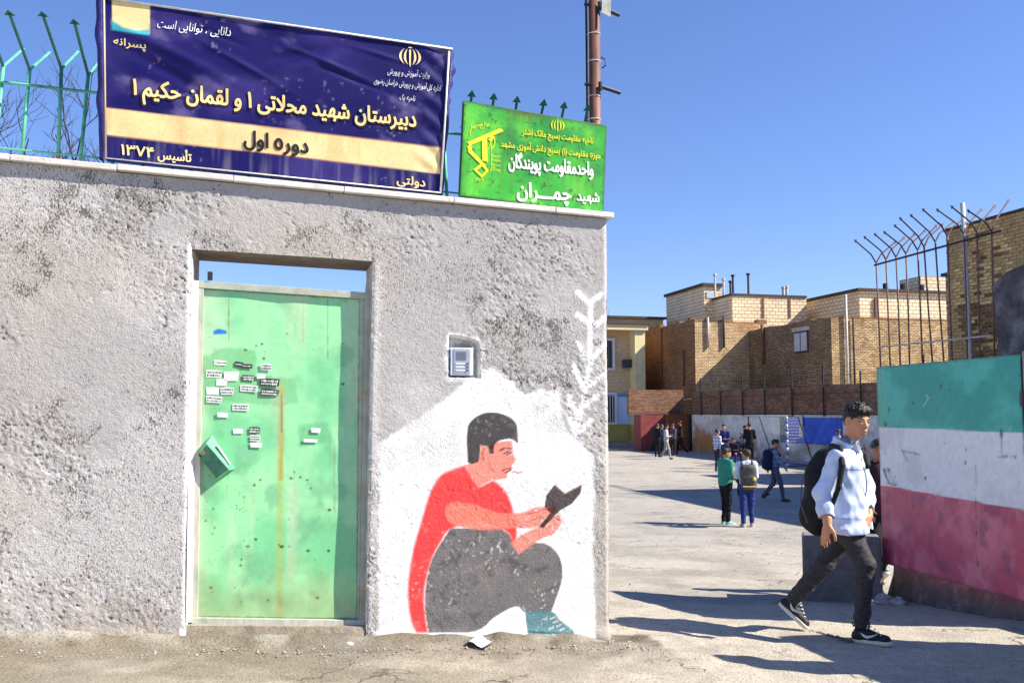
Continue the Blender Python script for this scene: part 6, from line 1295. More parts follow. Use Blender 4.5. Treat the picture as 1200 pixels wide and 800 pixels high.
def head_axes(f, up=(0, 0, 1)):
    f = unit(f); u = unit(np.array(up) - f * (np.array(up) @ f)); r = np.cross(f, u); return f, u, r
def head_sdf(S, c, f, u, r, s):
    """c = centre of the skull, s = head height / 0.22 ; f forward u up r the person's right"""
    R = np.stack([r, f, u], 1); q = lambda x, y, z: c + r * x * s + f * y * s + u * z * s
    S.ell(q(0, -.012, .022), (.074 * s, .093 * s, .086 * s), R, k=.0); S.ell(q(0, .022, -.030), (.058 * s, .066 * s, .070 * s), R, k=.03 * s)
    S.ell(q(0, .050, -.078), (.030 * s, .028 * s, .022 * s), R, k=.035 * s)                       # chin
    for sx in (-1, 1):
        S.ell(q(.040 * sx, .040, -.020), (.020 * s, .022 * s, .018 * s), R, k=.02 * s)             # cheek
        S.ell(q(.046 * sx, .008, -.068), (.016 * s, .030 * s, .018 * s), R, k=.03 * s)             # jaw corner
        S.ell(q(.031 * sx, .088, .003), (.017 * s, .010 * s, .010 * s), R, k=.012 * s, op='s')      # eye socket
        S.ell(q(.076 * sx, -.008, -.010), (.008 * s, .019 * s, .030 * s), R, k=.006 * s)           # ear
        S.ell(q(.084 * sx, .000, -.006), (.006 * s, .009 * s, .016 * s), R, k=.004 * s, op='s')
        S.ell(q(.011 * sx, .092, -.032), (.008 * s, .009 * s, .007 * s), R, k=.006 * s)            # nostril wing
        S.ell(q(.028 * sx, .080, .020), (.020 * s, .010 * s, .006 * s), R, k=.010 * s)             # brow
    S.cap(q(0, .080, .008), q(0, .098, -.028), .007 * s, .0105 * s, .009 * s)                      # nose
    S.ell(q(0, .084, -.052), (.024 * s, .009 * s, .006 * s), R, k=.006 * s); S.ell(q(0, .082, -.063), (.020 * s, .010 * s, .007 * s), R, k=.006 * s)
    S.ell(q(0, .094, -.0575), (.024 * s, .006 * s, .0018 * s), R, k=.003 * s, op='s')
    return q
def skin_colors(c, f, u, r, s, base):
    base = np.array(base)
    def fn(v):
        d = v - c; x, y, z = d @ r / s, d @ f / s, d @ u / s; col = np.zeros((len(v), 3)) + base
        def m_(cx, cy, cz, rx, rz, colr, op=1):
            nonlocal col
            w = np.clip(1.4 - np.hypot((x - cx) / rx, (z - cz) / rz), 0, 1) * (y > cy) * (np.abs(x) < .09) * op; col = col * (1 - w[:, None]) + np.array(colr) * w[:, None]
        m_(0, .07, -.057, .024, .008, (base[0] * .75, base[1] * .42, base[2] * .42), .9)
        for sx in (-1, 1): m_(.031 * sx, .06, .023, .021, .0055, (.02, .013, .01), 1); m_(.031 * sx, .06, .002, .016, .007, base * .55, .5)
        m_(0, .07, -.047, .022, .004, base * .6, .35)
        return col
    return fn

def build_person(J, look, S0, label, cat='person', group=None, h=.012, root=None):
    """J: joints in world space; S0: body scale (height/1.7)"""
    base = J['base']; t = root or thing('person', base, label, cat, group)
    s = S0; f, u, r = head_axes(J['hf'], J.get('hu', (0, 0, 1))); hs = look.get('hs', 1.0) * s ** .5; hc = J['head']
    pts = [np.array(J[k]) for k in J if isinstance(J[k], np.ndarray) and len(J[k]) == 3 and k not in ('hf', 'hu', 'tf')]
    lo = np.min(pts, 0) - .22; hi = np.max(pts, 0) + .22
    S = SDF(lo, hi, h); tf = unit(J['tf']); tr = np.cross(tf, [0, 0, 1.0]); sp = unit(J['neck'] - J['pelvis'])
    head_sdf(S, hc, f, u, r, hs)
    S.cap(J['neck'] - sp * .03, hc - u * .05 * hs - f * .012 * hs, .054 * s, .048 * s, .02)
    ch = (J['shR'] + J['shL']) / 2; S.cap(J['shR'], J['shL'], .06 * s, .06 * s, .04, sq=(tf, .8)); S.cap(ch - sp * .08 * s, J['pelvis'], .115 * s, .105 * s, .05, sq=(tf, .72))
    for e in 'RL':
        S.cap(J['sh' + e], J['el' + e], .043 * s, .036 * s, .02); S.cap(J['el' + e], J['wr' + e], .035 * s, .024 * s, .015)
        S.cap(J['hip' + e], J['kn' + e], .070 * s, .050 * s, .02); S.cap(J['kn' + e], J['an' + e], .046 * s, .030 * s, .015)
        S.cap(J['an' + e], J['toe' + e] + (J['an' + e] - J['toe' + e]) * .35, .030 * s, .028 * s, .01)
        hd = J.get('hand' + e); hd = unit(J['wr' + e] - J['el' + e]) if hd is None else unit(hd)
        if h <= .02: hand_sdf(S, J['wr' + e], hd, J.get('palm' + e, tf * -.3 + tr * (-1 if e == 'R' else 1)), s * look.get('handsc', 1.0), J.get('thumb' + e, 1 if e == 'R' else -1), curl=look.get('curl', .35))
        else: S.cap(J['wr' + e], J['wr' + e] + hd * .13 * s, .024 * s, .018 * s, .01, sq=(tr, .6))
    S.make('body', SKIN, t, skin_colors(hc, f, u, r, hs, look.get('skin', (.42, .20, .115))), relax=1)
    R = np.stack([r, f, u], 1); q = lambda x, y, z: hc + r * x * hs + f * y * hs + u * z * hs
    if h <= .02:
        for sx in (-1, 1):
            mb = MB(); mb.ball(q(.031 * sx, .0715, .002), .0118 * hs, 12, 8); e_ = obj('eye', mb, EYE_W, t, smooth=True)
            mb = MB(); mb.ball(q(.031 * sx + look.get('gaze', 0), .0785, .001), .0064 * hs, 10, 7); obj('iris', mb, EYE_K, e_, smooth=True)
    # hair
    hh = min(h, .008) if h <= .02 else h * .8; H = SDF(hc - .16, hc + .17, hh); ln = look.get('hair', 1.0)
    H.ell(q(0, -.016, .030), (.080 * hs, .098 * hs, .088 * hs * ln), R, k=0)
    H.ell(q(0, .045, .082), (.060 * hs, .045 * hs, .030 * hs * ln), R, k=.02)
    if ln > 1: H.ell(q(.0, .075, .075), (.052 * hs, .026 * hs, .022 * hs), R, k=.02); H.ell(q(0, -.03, .09), (.06 * hs, .06 * hs, .035 * hs), R, k=.02)
    if h < .008:
        rt = random.Random(5)
        for k_ in range(150):
            th, ph = rt.uniform(-2.6, 2.6), rt.uniform(.15, 1.35); n_ = np.array([math.sin(ph) * math.sin(th), math.sin(ph) * math.cos(th), math.cos(ph)]); p_ = n_ * np.array([.078, .094, .090]) + np.array([0, -.012, .034])
            d_ = np.array([rt.gauss(0, .35), .75, rt.uniform(-.45, .25)]) + n_ * .28; d_ /= np.linalg.norm(d_); H.cap(q(*p_), q(*(p_ + d_ * rt.uniform(.022, .042))), .0068 * hs, .0026 * hs, .003)
    H.rough(.0035 if ln > 1 else .002, 240, 3)
    H.ell(q(0, .104, -.018), (.066 * hs, .052 * hs, .070 * hs), R, k=.006, op='s'); H.ell(q(0, .02, -.105), (.13 * hs, .13 * hs, .085 * hs), R, k=.012, op='s')
    for sx in (-1, 1): H.ell(q(.084 * sx, .002, -.014), (.026 * hs, .030 * hs, .040 * hs), R, k=.004, op='s'); H.ell(q(.070 * sx, .055, -.035), (.03 * hs, .035 * hs, .05 * hs), R, k=.004, op='s')
    if look.get('hood') is None: H.make('hair', cloth(look['haircol'], rough=.6) if 'haircol' in look else HAIR, t)
    # top garment
    T = SDF(lo, hi, h); w = look.get('loose', 1.0) * s; g = look.get('gap', .012)
    T.cap(J['shR'] - sp * .012 + tr * -.0, J['shL'] - sp * .012, .068 * w, .068 * w, .04, sq=(tf, .9)); T.cap(ch - sp * .09 * s, J['pelvis'] + sp * .02, .150 * w, .140 * w, .06, sq=(tf, .76))
    hem = J['pelvis'] - sp * look.get('hem', .06); hf_ = look.get('hemr', 1.0); T.cap(J['pelvis'] + sp * .05 + tf * .02 * (hf_ - 1) * 5, hem - sp * .03 + tf * .03 * (hf_ - 1) * 5, .142 * w * hf_, .142 * w * hf_, .04, sq=(tf, .80))
    T.cap(J['neck'] - sp * .05, J['neck'] + sp * look.get('collar', .01), .075 * s, .066 * s, .03)
    slv = look.get('sleeve', .93)
    if 'hemr' in look:
        for e in 'RL': T.cap(J['hip' + e] + sp * .02, J['hip' + e] + (J['kn' + e] - J['hip' + e]) * .20, .112 * w, .118 * w, .04)
    for e in 'RL':
        T.cap(J['sh' + e], J['el' + e], .060 * w, .052 * w, .03)
        if slv > .5: wr = J['el' + e] + (J['wr' + e] - J['el' + e]) * slv; T.cap(J['el' + e], wr, .050 * w, .040 * w, .02)
    T.rough(look.get('fold', .007), 38, 5 + int(lo[0] * 100) % 7, aniso=(1.5, 1.5, .55)); T.rough(look.get('fold', .007) * .28, 90, 11, aniso=(1.3, 1.3, .8)); T.cut(hem, -sp + tr * look.get('hemtilt', 0.0))
    if slv > .5:
        for e in 'RL':
            dd = unit(J['wr' + e] - J['el' + e]); T.cap(J['el' + e] + (J['wr' + e] - J['el' + e]) * (slv + .0) + dd * .04, J['wr' + e] + dd * .08, .06 * w, .06 * w, .0, op='s')
    hn = J['neck'] + sp * (look.get('collar', .01) + .035); T.cap(hn, hn + unit(hc - J['neck']) * .1, .06 * s, .075 * s, .01, op='s')
    top = T.make(look.get('topname', 'shirt'), look['topmat'], t, look.get('topcol') and look['topcol'](J, sp, tf, tr))
    # trousers
    B = SDF(lo, hi, h); B.cap(J['hipR'], J['hipL'], .100 * s, .100 * s, .03, sq=(tf, .95)); B.cap(J['pelvis'] + sp * .05, J['pelvis'], .120 * s, .125 * s, .03, sq=(tf, .76)); lw = look.get('leg', 1.0) * s
    for e in 'RL':
        an = J['an' + e] + (J['kn' + e] - J['an' + e]) * look.get('cuff', .05)
        B.cap(J['hip' + e], J['kn' + e], .088 * lw, .063 * lw, .03); B.cap(J['kn' + e], an, .060 * lw, look.get('ankle', .044) * lw, .02)
    B.rough(look.get('pfold', .006), 48, 9, aniso=(.6, .6, 1.6)); B.rough(look.get('pfold', .006) * .5, 120, 19, aniso=(.5, .5, 1.5)); B.cut(J['pelvis'] + sp * .09, sp)
    B.make('trousers', look['legmat'], t)
    # shoes
    for e in 'RL':
        an, toe = J['an' + e], J['toe' + e]; d = unit(toe - an); fl = J.get('sole' + e, np.array([0, 0, 1.0])); fwd = unit(toe - an - fl * ((toe - an) @ fl)); sd = np.cross(fwd, fl)
        bt = look.get('base_off', .0); heel = an - fl * .055 * s - fwd * .045 * s; tp = heel + fwd * .245 * s * look.get('shoe', 1.0)
        Q = SDF(np.minimum(heel, tp) - .13, np.maximum(heel, tp) + .15, min(h, .010) if h <= .02 else h)
        mid = heel + fwd * .12 * s
        Q.cap(heel + fwd * .02 + fl * .030 * s, tp - fwd * .045 + fl * .024 * s, .036 * s, .038 * s, .02, sq=(fl, .95)); Q.cap(heel + fwd * .03 + fl * .03, an + fl * .01, .038 * s, .040 * s, .03); Q.cap(mid + fl * .04 * s, an + fwd * .02, .034 * s, .036 * s, .03)
        Q.cut(heel + fl * .014 * s, -fl); sh = Q.make('shoe', look.get('shoemat', SHOEB), t)
        Q = SDF(np.minimum(heel, tp) - .1, np.maximum(heel, tp) + .1, min(h, .008) if h <= .02 else h)
        Q.cap(heel + fwd * .025 + fl * .012, tp - fwd * .045 + fl * .012, .041 * s, .043 * s, .01); 
        Q.cut(heel + fl * .024 * s, fl); Q.cut(heel - fl * .006 * s, -fl); Q.make('sole', look.get('solemat', RUB), sh)
    return t, dict(f=f, u=u, r=r, q=q, tf=tf, tr=tr, sp=sp, hem=hem)

def backpack(c, back, up, w, hgt, dep, m, label, h=.012, group=None, straps=None, extra=None):
    back = unit(back); up = unit(np.array(up) - back * (np.array(up) @ back)); sd = np.cross(back, up); R = np.stack([sd, back, up], 1); lo = c - .5; hi = c + .5
    t = thing('backpack', c - up * hgt / 2, label, 'backpack', group)
    S = SDF(c - max(hgt, w) * .75, c + max(hgt, w) * .75, h); S.rbox(c, (w / 2, dep / 2, hgt / 2), R, rad=min(w, dep) * .38, k=0); S.rbox(c + back * dep * .42 - up * hgt * .17, (w * .38, dep * .22, hgt * .24), R, rad=.03, k=.015)
    S.ell(c + up * hgt * .42 + back * dep * .05, (w * .38, dep * .42, hgt * .14), R, k=.03); S.rough(.006, 30, 2); S.make('bag_body', m, t)
    mb = MB(); tp = c + up * hgt * .5; mb.tube([tp - sd * .04 - back * dep * .2, tp - sd * .03 + up * .05 - back * dep * .2, tp + sd * .03 + up * .05 - back * dep * .2, tp + sd * .04 - back * dep * .2], .008, 6); obj('handle', mb, m, t, smooth=True)
    mb = MB(); zz = c + back * dep * .60 + up * hgt * .10; mb.tube([zz - sd * w * .30 - back * .02, zz + sd * 0, zz + sd * w * .30 - back * .02], .005, 5); obj('zip', mb, mat('zip_grey', (.12, .12, .13), rough=.4, var=.1), t)
    for st in straps or []:
        S = SDF(np.min(st, 0) - .1, np.max(st, 0) + .1, max(.008, h * .8))
        for i in range(len(st) - 1): S.cap(st[i], st[i + 1], .026, .026, .01, sq=(st_n[0] if False else unit(np.cross(np.array(st[i + 1]) - st[i], [0, 0, 1.0] if abs(unit(np.array(st[i + 1]) - st[i])[2]) < .9 else back)), .999))
        S.make('strap', m, t)
    return t, sd, R

def std_joints(x, y, face, H, pose='stand', lean=0, seed=0, yaw_head=None, arms='down', zoff=None):
    """generic figure standing at x,y facing (fx,fy)"""
    rnd = random.Random(seed); s = H / 1.7; f = unit([face[0], face[1], 0]); r = np.cross(f, [0, 0, 1.0]); z0 = gz(x, y) if zoff is None else zoff; b = np.array([x, y, z0]); up = np.array([0, 0, 1.0])
    p = lambda fx, rx, zz: b + f * fx * s + r * rx * s + up * zz * s
    J = dict(base=b, tf=f, hf=f if yaw_head is None else unit([*yaw_head, -.05]), pelvis=p(0, 0, .92), neck=p(.01 + lean, 0, 1.42), head=p(.035 + lean * 1.3, 0, 1.575), shR=p(lean * .9, .165, 1.37), shL=p(lean * .9, -.165, 1.37), hipR=p(0, .085, .88), hipL=p(0, -.085, .88))
    if pose == 'walk':
        J.update(knR=p(.14, .09, .49), anR=p(.20, .09, .062), toeR=p(.36, .10, .02), knL=p(-.04, -.08, .48), anL=p(-.32, -.08, .15), toeL=p(-.20, -.085, .03), soleL=unit(f * -.55 + up), soleR=unit(f * -.08 + up))
    elif pose == 'sit':
        J.update(pelvis=p(0, 0, .48), neck=p(.10, 0, .98), head=p(.15, 0, 1.13), shR=p(.08, .165, .93), shL=p(.08, -.165, .93), hipR=p(.02, .09, .46), hipL=p(.02, -.09, .46), knR=p(.42, .13, .52), knL=p(.42, -.13, .52), anR=p(.40, .13, .062), anL=p(.40, -.13, .062), toeR=p(.55, .14, .03), toeL=p(.55, -.14, .03))
    else:
        e = rnd.uniform(-.03, .05); J.update(knR=p(.03 + e, .095, .49), anR=p(e, .10, .062), toeR=p(.16 + e, .125, .03), knL=p(.02 - e, -.095, .49), anL=p(-.02 - e, -.10, .062), toeL=p(.13 - e, -.125, .03))
    dz = J['shR'][2] - p(0, 0, 1.37)[2]; D = up * dz; pl = f * (.08 if pose == 'sit' else 0)
    for e, sg in (('R', 1), ('L', -1)):
        k = arms if isinstance(arms, str) else arms[0 if e == 'R' else 1]
        if k == 'down': J['el' + e] = p(-.03 + lean * .7, .215 * sg, 1.10) + D + pl; J['wr' + e] = p(.03 + lean * .5, .225 * sg, .87) + D + pl
        elif k == 'front': J['el' + e] = p(.02, .21 * sg, 1.10) + D + pl; J['wr' + e] = p(.24, .08 * sg, 1.12) + D + pl
        elif k == 'low': J['el' + e] = p(.02, .21 * sg, 1.10) + D + pl; J['wr' + e] = p(.20, .12 * sg, .95) + D + pl
        elif k == 'back': J['el' + e] = p(-.12, .20 * sg, 1.11) + D; J['wr' + e] = p(-.16, .20 * sg, .88) + D
        elif k == 'fwd': J['el' + e] = p(.09, .19 * sg, 1.11) + D; J['wr' + e] = p(.24, .17 * sg, .93) + D
        elif k == 'up': J['el' + e] = p(.10, .19 * sg, 1.16) + D; J['wr' + e] = p(.16, .10 * sg, 1.38) + D
    return J, s
# ------------------------------------------------------------------ the walking boy
def hero():
    A = lambda px, py, Y: np.array(P(px, py, Y + .17)); Z0 = lambda px, py, Y, dz: (lambda p: np.array([p[0], p[1], gz(p[0], p[1]) + dz]))(P(px, py, Y + .17))
    tf = unit([.78, -.62, 0]); tr = np.cross(tf, [0, 0, 1.0])
    J = dict(tf=tf, hf=unit([.36, -.93, -.08]), hu=np.array([.10, 0, 1.0]), pelvis=A(992, 606, 6.03), neck=A(993, 521, 6.03), head=A(1004, 493, 5.99))
    ch = A(991, 535, 6.03); J['shR'] = ch - tf * .0 + tr * .145 + np.array([.0, 0, -.005]); J['shL'] = ch - tr * .15 + np.array([0, 0, .01])
    J['elR'] = A(964, 579, 5.90); J['wrR'] = A(970, 613, 5.82); J['handR'] = A(965, 642, 5.80) - J['wrR']; J['palmR'] = np.array([.75, .45, 0]); J['thumbR'] = 1
    J['elL'] = A(1015, 573, 6.16); J['wrL'] = A(1018, 604, 5.98); J['handL'] = A(1014, 626, 5.90) - J['wrL']; J['palmL'] = np.array([-.6, .5, 0]); J['thumbL'] = -1
    J['hipR'] = J['pelvis'] + tr * .075 + np.array([.02, 0, -.05]); J['hipL'] = J['pelvis'] - tr * .075 + np.array([-.02, 0, -.05])
    J['knR'] = A(1014, 660, 5.82); J['anR'] = A(1008.5, 719, 5.90); J['toeR'] = Z0(1038, 745, 5.80, .035); J['soleR'] = unit([-.03, .0, 1])
    J['knL'] = A(966, 660, 6.12); J['anL'] = A(926, 707, 6.30); J['toeL'] = Z0(944, 733, 6.20, .03); J['soleL'] = unit([.66, -.12, .78])
    J['anR'][2] = gz(J['anR'][0], J['anR'][1]) + .060
    J['base'] = np.array([J['pelvis'][0], J['pelvis'][1], gz(J['pelvis'][0], J['pelvis'][1])])
    def jcol(J, sp, tf, tr):
        def fn(v):
            c = np.zeros((len(v), 3)) + np.array([.52, .61, .80]); d = v - J['neck']; z = -(d @ sp); x = d @ tr; y = d @ tf
            seam = np.exp(-((z - .155) / .0035) ** 2) * (y > .02) * (np.abs(x) < .2) + np.exp(-((z - .275 - .1 * 0) / .0030) ** 2) * (y > 0) * 0
            c = c * (1 - .75 * np.clip(seam, 0, 1)[:, None])
            zp_ = np.exp(-((x - .012) / .004) ** 2) * (y > .05); c = c * (1 - .55 * zp_[:, None])
            hem = np.exp(-((z - .465) / .004) ** 2); c = c * (1 - .35 * hem[:, None])
            for e in 'RL':
                w = J['el' + e] + (J['wr' + e] - J['el' + e]) * .80; dd = unit(J['wr' + e] - J['el' + e]); k = (((v - w) @ dd) > -.003) & (np.linalg.norm(v - w, axis=1) < .075); c[k] = (.03, .03, .04)
            n = fbm(v[:, 0] * 6 + v[:, 1] * 5, v[:, 2] * 5, 3); c = c * (.88 + .24 * n[:, None]); return c
        return fn
    look = dict(skin=(.56, .25, .13), hair=1.12, hs=.945 / (.966 ** .5), topname='jacket', topmat=cloth((1, 1, 1), attr='paint', bump=.0015, var=.08, rough=.55, spec=.35), topcol=jcol, loose=1.10, hemr=1.13, hem=.072, sleeve=.82, fold=.0085, collar=.012, handsc=1.0, curl=.4,
                legmat=mat('trouser_charcoal', (.040, .038, .042), var=.3, scale=30, rough=.8, bump=.002, bscale=40), leg=1.02, ankle=.050, cuff=.14, pfold=.006, gaze=.003, hemtilt=-.12)
    t, g = build_person(J, look, .966, 'boy in a pale blue jacket and dark trousers striding towards the striped gate', h=.0058)
    # collar, inner shirt, straps, details
    f, u, r, q, sp = g['f'], g['u'], g['r'], g['q'], g['sp']; nk = J['neck']; Mj = cloth((.62, .70, .85), bump=.001, var=.1, rough=.6); Mg = cloth((.10, .11, .15), var=.2)
    S = SDF(nk - .16, nk + .17, .006)
    n = 16; pts = []
    for k in range(n + 1):
        a = math.radians(40 + 280 * k / n); o = tf * math.cos(a) * .078 + tr * math.sin(a) * .072; lift = .030 + .030 * (1 - math.cos(a)) / 2; pts.append(nk + o - sp * .020 + sp * lift * 0 - sp * .035 * math.cos(a))
    for k in range(n): S.cap(pts[k], pts[k + 1], .014, .014, .01); S.cap(pts[k] + sp * .03, pts[k + 1] + sp * .03, .012, .012, .012)
    S.cap(nk - tf * .075 - sp * .01, nk - tf * .085 - sp * .06, .032, .040, .03); S.make('collar', Mj, t)
    S = SDF(nk - .2, nk + .2, .006); S.cap(nk + tf * .035 + sp * .01, nk + tf * .075 - sp * .13, .040, .020, .02); S.cap(nk - tr * .03 + sp * .02, nk + tr * .03 + sp * .02, .048, .048, .02, sq=(tf, .9)); S.cap(nk + u * .035, nk + u * .12, .05, .06, .0, op='s'); S.make('inner_shirt', cloth((.16, .17, .22), var=.3), t)
    for sg in (1, -1):
        mb = MB(); p0 = nk + tf * .060 + tr * .050 * sg + sp * .022; p1 = nk + tf * .090 + tr * .020 * sg - sp * .010; p2 = nk + tf * .092 + tr * .055 * sg - sp * .055; p3 = nk + tf * .045 + tr * .070 * sg - sp * .01
        mb.add([p0, p1, p2, p3] + [x + tf * .006 for x in (p0, p1, p2, p3)], [(4, 5, 6, 7), (3, 2, 1, 0), (0, 1, 5, 4), (1, 2, 6, 5), (2, 3, 7, 6), (3, 0, 4, 7)]); obj('shirt_collar', mb, cloth((.22, .24, .30), var=.2), t)
    qh = g['q']; mb = MB(); hs_ = .92; mb.tube([qh(.017, .0875, -.0565), qh(.006, .0935, -.0585), qh(-.006, .0935, -.0585), qh(-.017, .0875, -.0565)], .0030, 6); obj('teeth', mb, mat('teeth', (.6, .56, .48), var=0, rough=.3), t, smooth=True)
    # shoe marks and laces
    for e, sgn in (('R', 1), ('L', 1)):
        an = J['an' + e]; fl = unit(J['sole' + e]); fw = unit(J['toe' + e] - an - fl * ((J['toe' + e] - an) @ fl)); sd = np.cross(fw, fl); heel = an - fl * .052 - fw * .042; side = -unit(np.array([0, 1.0, 0]) - fw * fw[1]) ; side = sd if sd[1] < 0 else -sd
        mb = MB(); pr = [(.052, .062), (.070, .038), (.092, .028), (.125, .040), (.165, .064), (.120, .050), (.095, .045), (.078, .050)]
        pts = [heel + fw * a + fl * (b + .002) + side * (.0405 + .003 * math.sin(a * 30)) for a, b in pr]; mb.add(pts + [p + side * .003 for p in pts], [(8, 9, 10, 15), (10, 14, 15), (10, 11, 13, 14), (11, 12, 13), (0, 1, 9, 8), (1, 2, 10, 9), (2, 3, 11, 10), (3, 4, 12, 11), (4, 5, 13, 12), (5, 6, 14, 13), (6, 7, 15, 14), (7, 0, 8, 15)])
        obj('shoe_mark', mb, M_white, t)
        mb = MB()
        for k in range(4): c = heel + fw * (.105 + .022 * k) + fl * (.092 - .013 * k); mb.tube([c - side * .022, c + fl * .006, c + side * .022], .0028, 5)
        c = heel + fw * .10 + fl * .10; mb.tube([c, c + side * .035 + fl * .012, c + side * .05 - fl * .01], .0025, 5); stuff(obj('laces', mb, M_white, t))
        mb = MB(); c = heel + fl * .085 - fw * .002; mb.tube([c, c - fw * .012 + fl * .022, c + fl * .03 + fw * .012], .005, 6); obj('heel_tab', mb, SHOEB, t)
    for e in 'RL':                                               # dark socks at the ankle
        S = SDF(J['an' + e] - .12, J['an' + e] + .12, .006); S.cap(J['an' + e] - sp * .0, J['an' + e] + unit(J['kn' + e] - J['an' + e]) * .03, .040, .040, .01); S.make('sock', cloth((.02, .02, .025)), t)
    mb = MB(); a0 = nk + tf * .112 - sp * .10 + tr * .012; pts = [nk + tf * (.085 + .045 * math.sin(math.pi * i / 9)) + tr * (.012 + .004 * math.sin(i)) - sp * (.06 + .40 * i / 9) for i in range(10)]; mb.tube(pts, .004, 5); obj('jacket_zip', mb, mat('zip_dark', (.10, .11, .14), var=.1), t)
    # backpack
    back = -tf; c = A(962, 588, 6.20); Mk = mat('bag_black', (.012, .012, .014), var=.4, scale=20, rough=.75, bump=.003, bscale=50)
    bt = thing('backpack', c - sp * .2, 'large plain black backpack on the back of the boy in the pale blue jacket', 'backpack')
    S = SDF(c - .42, c + .42, .009); S.ell(A(961, 598, 6.20), (.135, .11, .165), k=0); S.ell(A(966, 562, 6.18), (.14, .095, .17), k=.06); S.ell(A(974, 537, 6.16), (.10, .07, .08), k=.05); S.ell(A(950, 606, 6.18), (.08, .06, .10), k=.03)
    S.rough(.011, 24, 4, aniso=(1, 1, .6)); S.make('bag_body', Mk, bt)
    for sg, path in ((1, [(970, 534, 6.12), (976, 524, 6.0), (984, 525, 5.89), (987, 545, 5.83), (983, 570, 5.82), (975, 592, 5.86)]), (-1, [(1004, 523, 6.2), (1012, 526, 6.08), (1016, 545, 6.03)])):
        pp = [A(*q_) for q_ in path]; S = SDF(np.min(pp, 0) - .08, np.max(pp, 0) + .08, .007)
        for i in range(len(pp) - 1): S.cap(pp[i], pp[i + 1], .029 - .003 * i, .027 - .003 * i, .006)
        S.make('strap', Mk, bt)
    mb = MB(); mb.tube([A(940, 560, 6.10), A(938, 590, 6.06), A(946, 612, 6.05)], .004, 5); obj('zip', mb, mat('zip_grey', (.10, .10, .11), rough=.4, var=.1), bt)
hero()

# ------------------------------------------------------------------ boys in the yard
def at_px(px, Y):
    p = P(px, 500, Y); return p[0], p[1]
def plaid(c1, c2, n=40):
    def mk_(J, sp, tf, tr):
        def fn(v):
            a = np.sin((v @ tr) * n) > .2; b = np.sin((v @ sp) * n) > .2; c = np.zeros((len(v), 3)) + np.array(c1); c[a ^ b] = (np.array(c1) + np.array(c2)) / 2; c[a & b] = c2; return c
        return fn
    return mk_
C_attr = lambda: cloth((1, 1, 1), attr='paint', var=.1, bump=.001)
# green shirt boy
x, y = at_px(849, 17.6); J, s = std_joints(x, y, (.78, .30), 1.42, seed=1, yaw_head=(.95, .05), arms=('low', 'front'))
J['wrR'] = J['wrR'] + np.array([.02, .02, 0]); t, g = build_person(J, dict(topmat=cloth((.035, .24, .17), bump=.001), sleeve=.45, legmat=cloth((.010, .010, .013)), shoemat=cloth((.25, .48, .44)), hem=.05, loose=1.22, leg=1.12), s, 'boy in a green T-shirt and black trousers looking down beside his friend', h=.014)
backpack(J['wrR'] + np.array([.06, -.03, -.06]), (1, -.2, 0), (0, 0, 1), .20, .42, .12, cloth((.012, .012, .014)), 'slim black bag held by the boy in the green T-shirt', h=.014)
# shirt and grey backpack boy
x, y = at_px(874, 17.2); J, s = std_joints(x, y, (.10, .99), 1.40, seed=2, yaw_head=(-.5, .8), arms='front')
t, g = build_person(J, dict(topmat=cloth((.52, .62, .78), bump=.001), sleeve=.9, legmat=cloth((.020, .035, .16)), shoemat=cloth((.35, .33, .28)), hem=.05, leg=1.15, loose=1.08, haircol=(.05, .04, .03)), s, 'boy in a pale blue shirt and navy trousers with a grey backpack, seen from behind', h=.014)
c = J['neck'] - g['tf'] * .19 - np.array([0, 0, .27]); bt, sd, R = backpack(c, -g['tf'], (0, 0, 1), .29, .43, .17, mat('bag_charcoal', (.07, .065, .06), var=.5, scale=12, rough=.8), 'charcoal grey backpack with a yellow badge on the boy in the pale shirt', h=.012,
    straps=[[J['neck'] - g['tf'] * .10 + g['tr'] * .09 * k - np.array([0, 0, .05]), J['neck'] + g['tr'] * .095 * k + np.array([0, 0, .02]), J['neck'] + g['tf'] * .11 + g['tr'] * .10 * k - np.array([0, 0, .12])] for k in (1, -1)])
mb = MB(); mb.ball(c - g['tf'] * .115 + g['tr'] * .09 + np.array([0, 0, -.02]), (.035, .02, .035), 10, 7); obj('badge', mb, mat('badge_yellow', (.75, .6, .05)), bt, smooth=True)
mb = MB(); mb.tube([c - g['tf'] * .125 - g['tr'] * .11 - np.array([0, 0, .15]), c - g['tf'] * .135 - np.array([0, 0, .155]), c - g['tf'] * .125 + g['tr'] * .11 - np.array([0, 0, .15])], .012, 6); obj('band', mb, mat('band_khaki', (.55, .48, .15)), bt)
# walking boy with navy backpack
x, y = at_px(907, 22.3); J, s = std_joints(x, y, (.98, -.15), 1.46, pose='walk', seed=3, yaw_head=(.9, -.4), arms=('fwd', 'back'))
t, g = build_person(J, dict(topmat=C_attr(), topcol=plaid((.10, .17, .32), (.25, .33, .45), 55), sleeve=.95, legmat=cloth((.075, .08, .13)), shoemat=cloth((.10, .035, .03)), solemat=cloth((.1, .06, .05)), hem=.06, leg=1.05), s, 'boy in a blue checked shirt walking right across the yard', h=.015)
backpack(J['neck'] - g['tf'] * .18 - np.array([0, 0, .26]) + g['tr'] * .04, -g['tf'], (0, 0, 1), .30, .46, .20, cloth((.012, .016, .05)), 'dark navy backpack worn by the boy in the blue checked shirt', h=.014,
    straps=[[J['neck'] - g['tf'] * .08 + g['tr'] * .10 * k, J['neck'] + g['tr'] * .10 * k + np.array([0, 0, .01]), J['neck'] + g['tf'] * .11 + g['tr'] * .11 * k - np.array([0, 0, .14])] for k in (1,)])
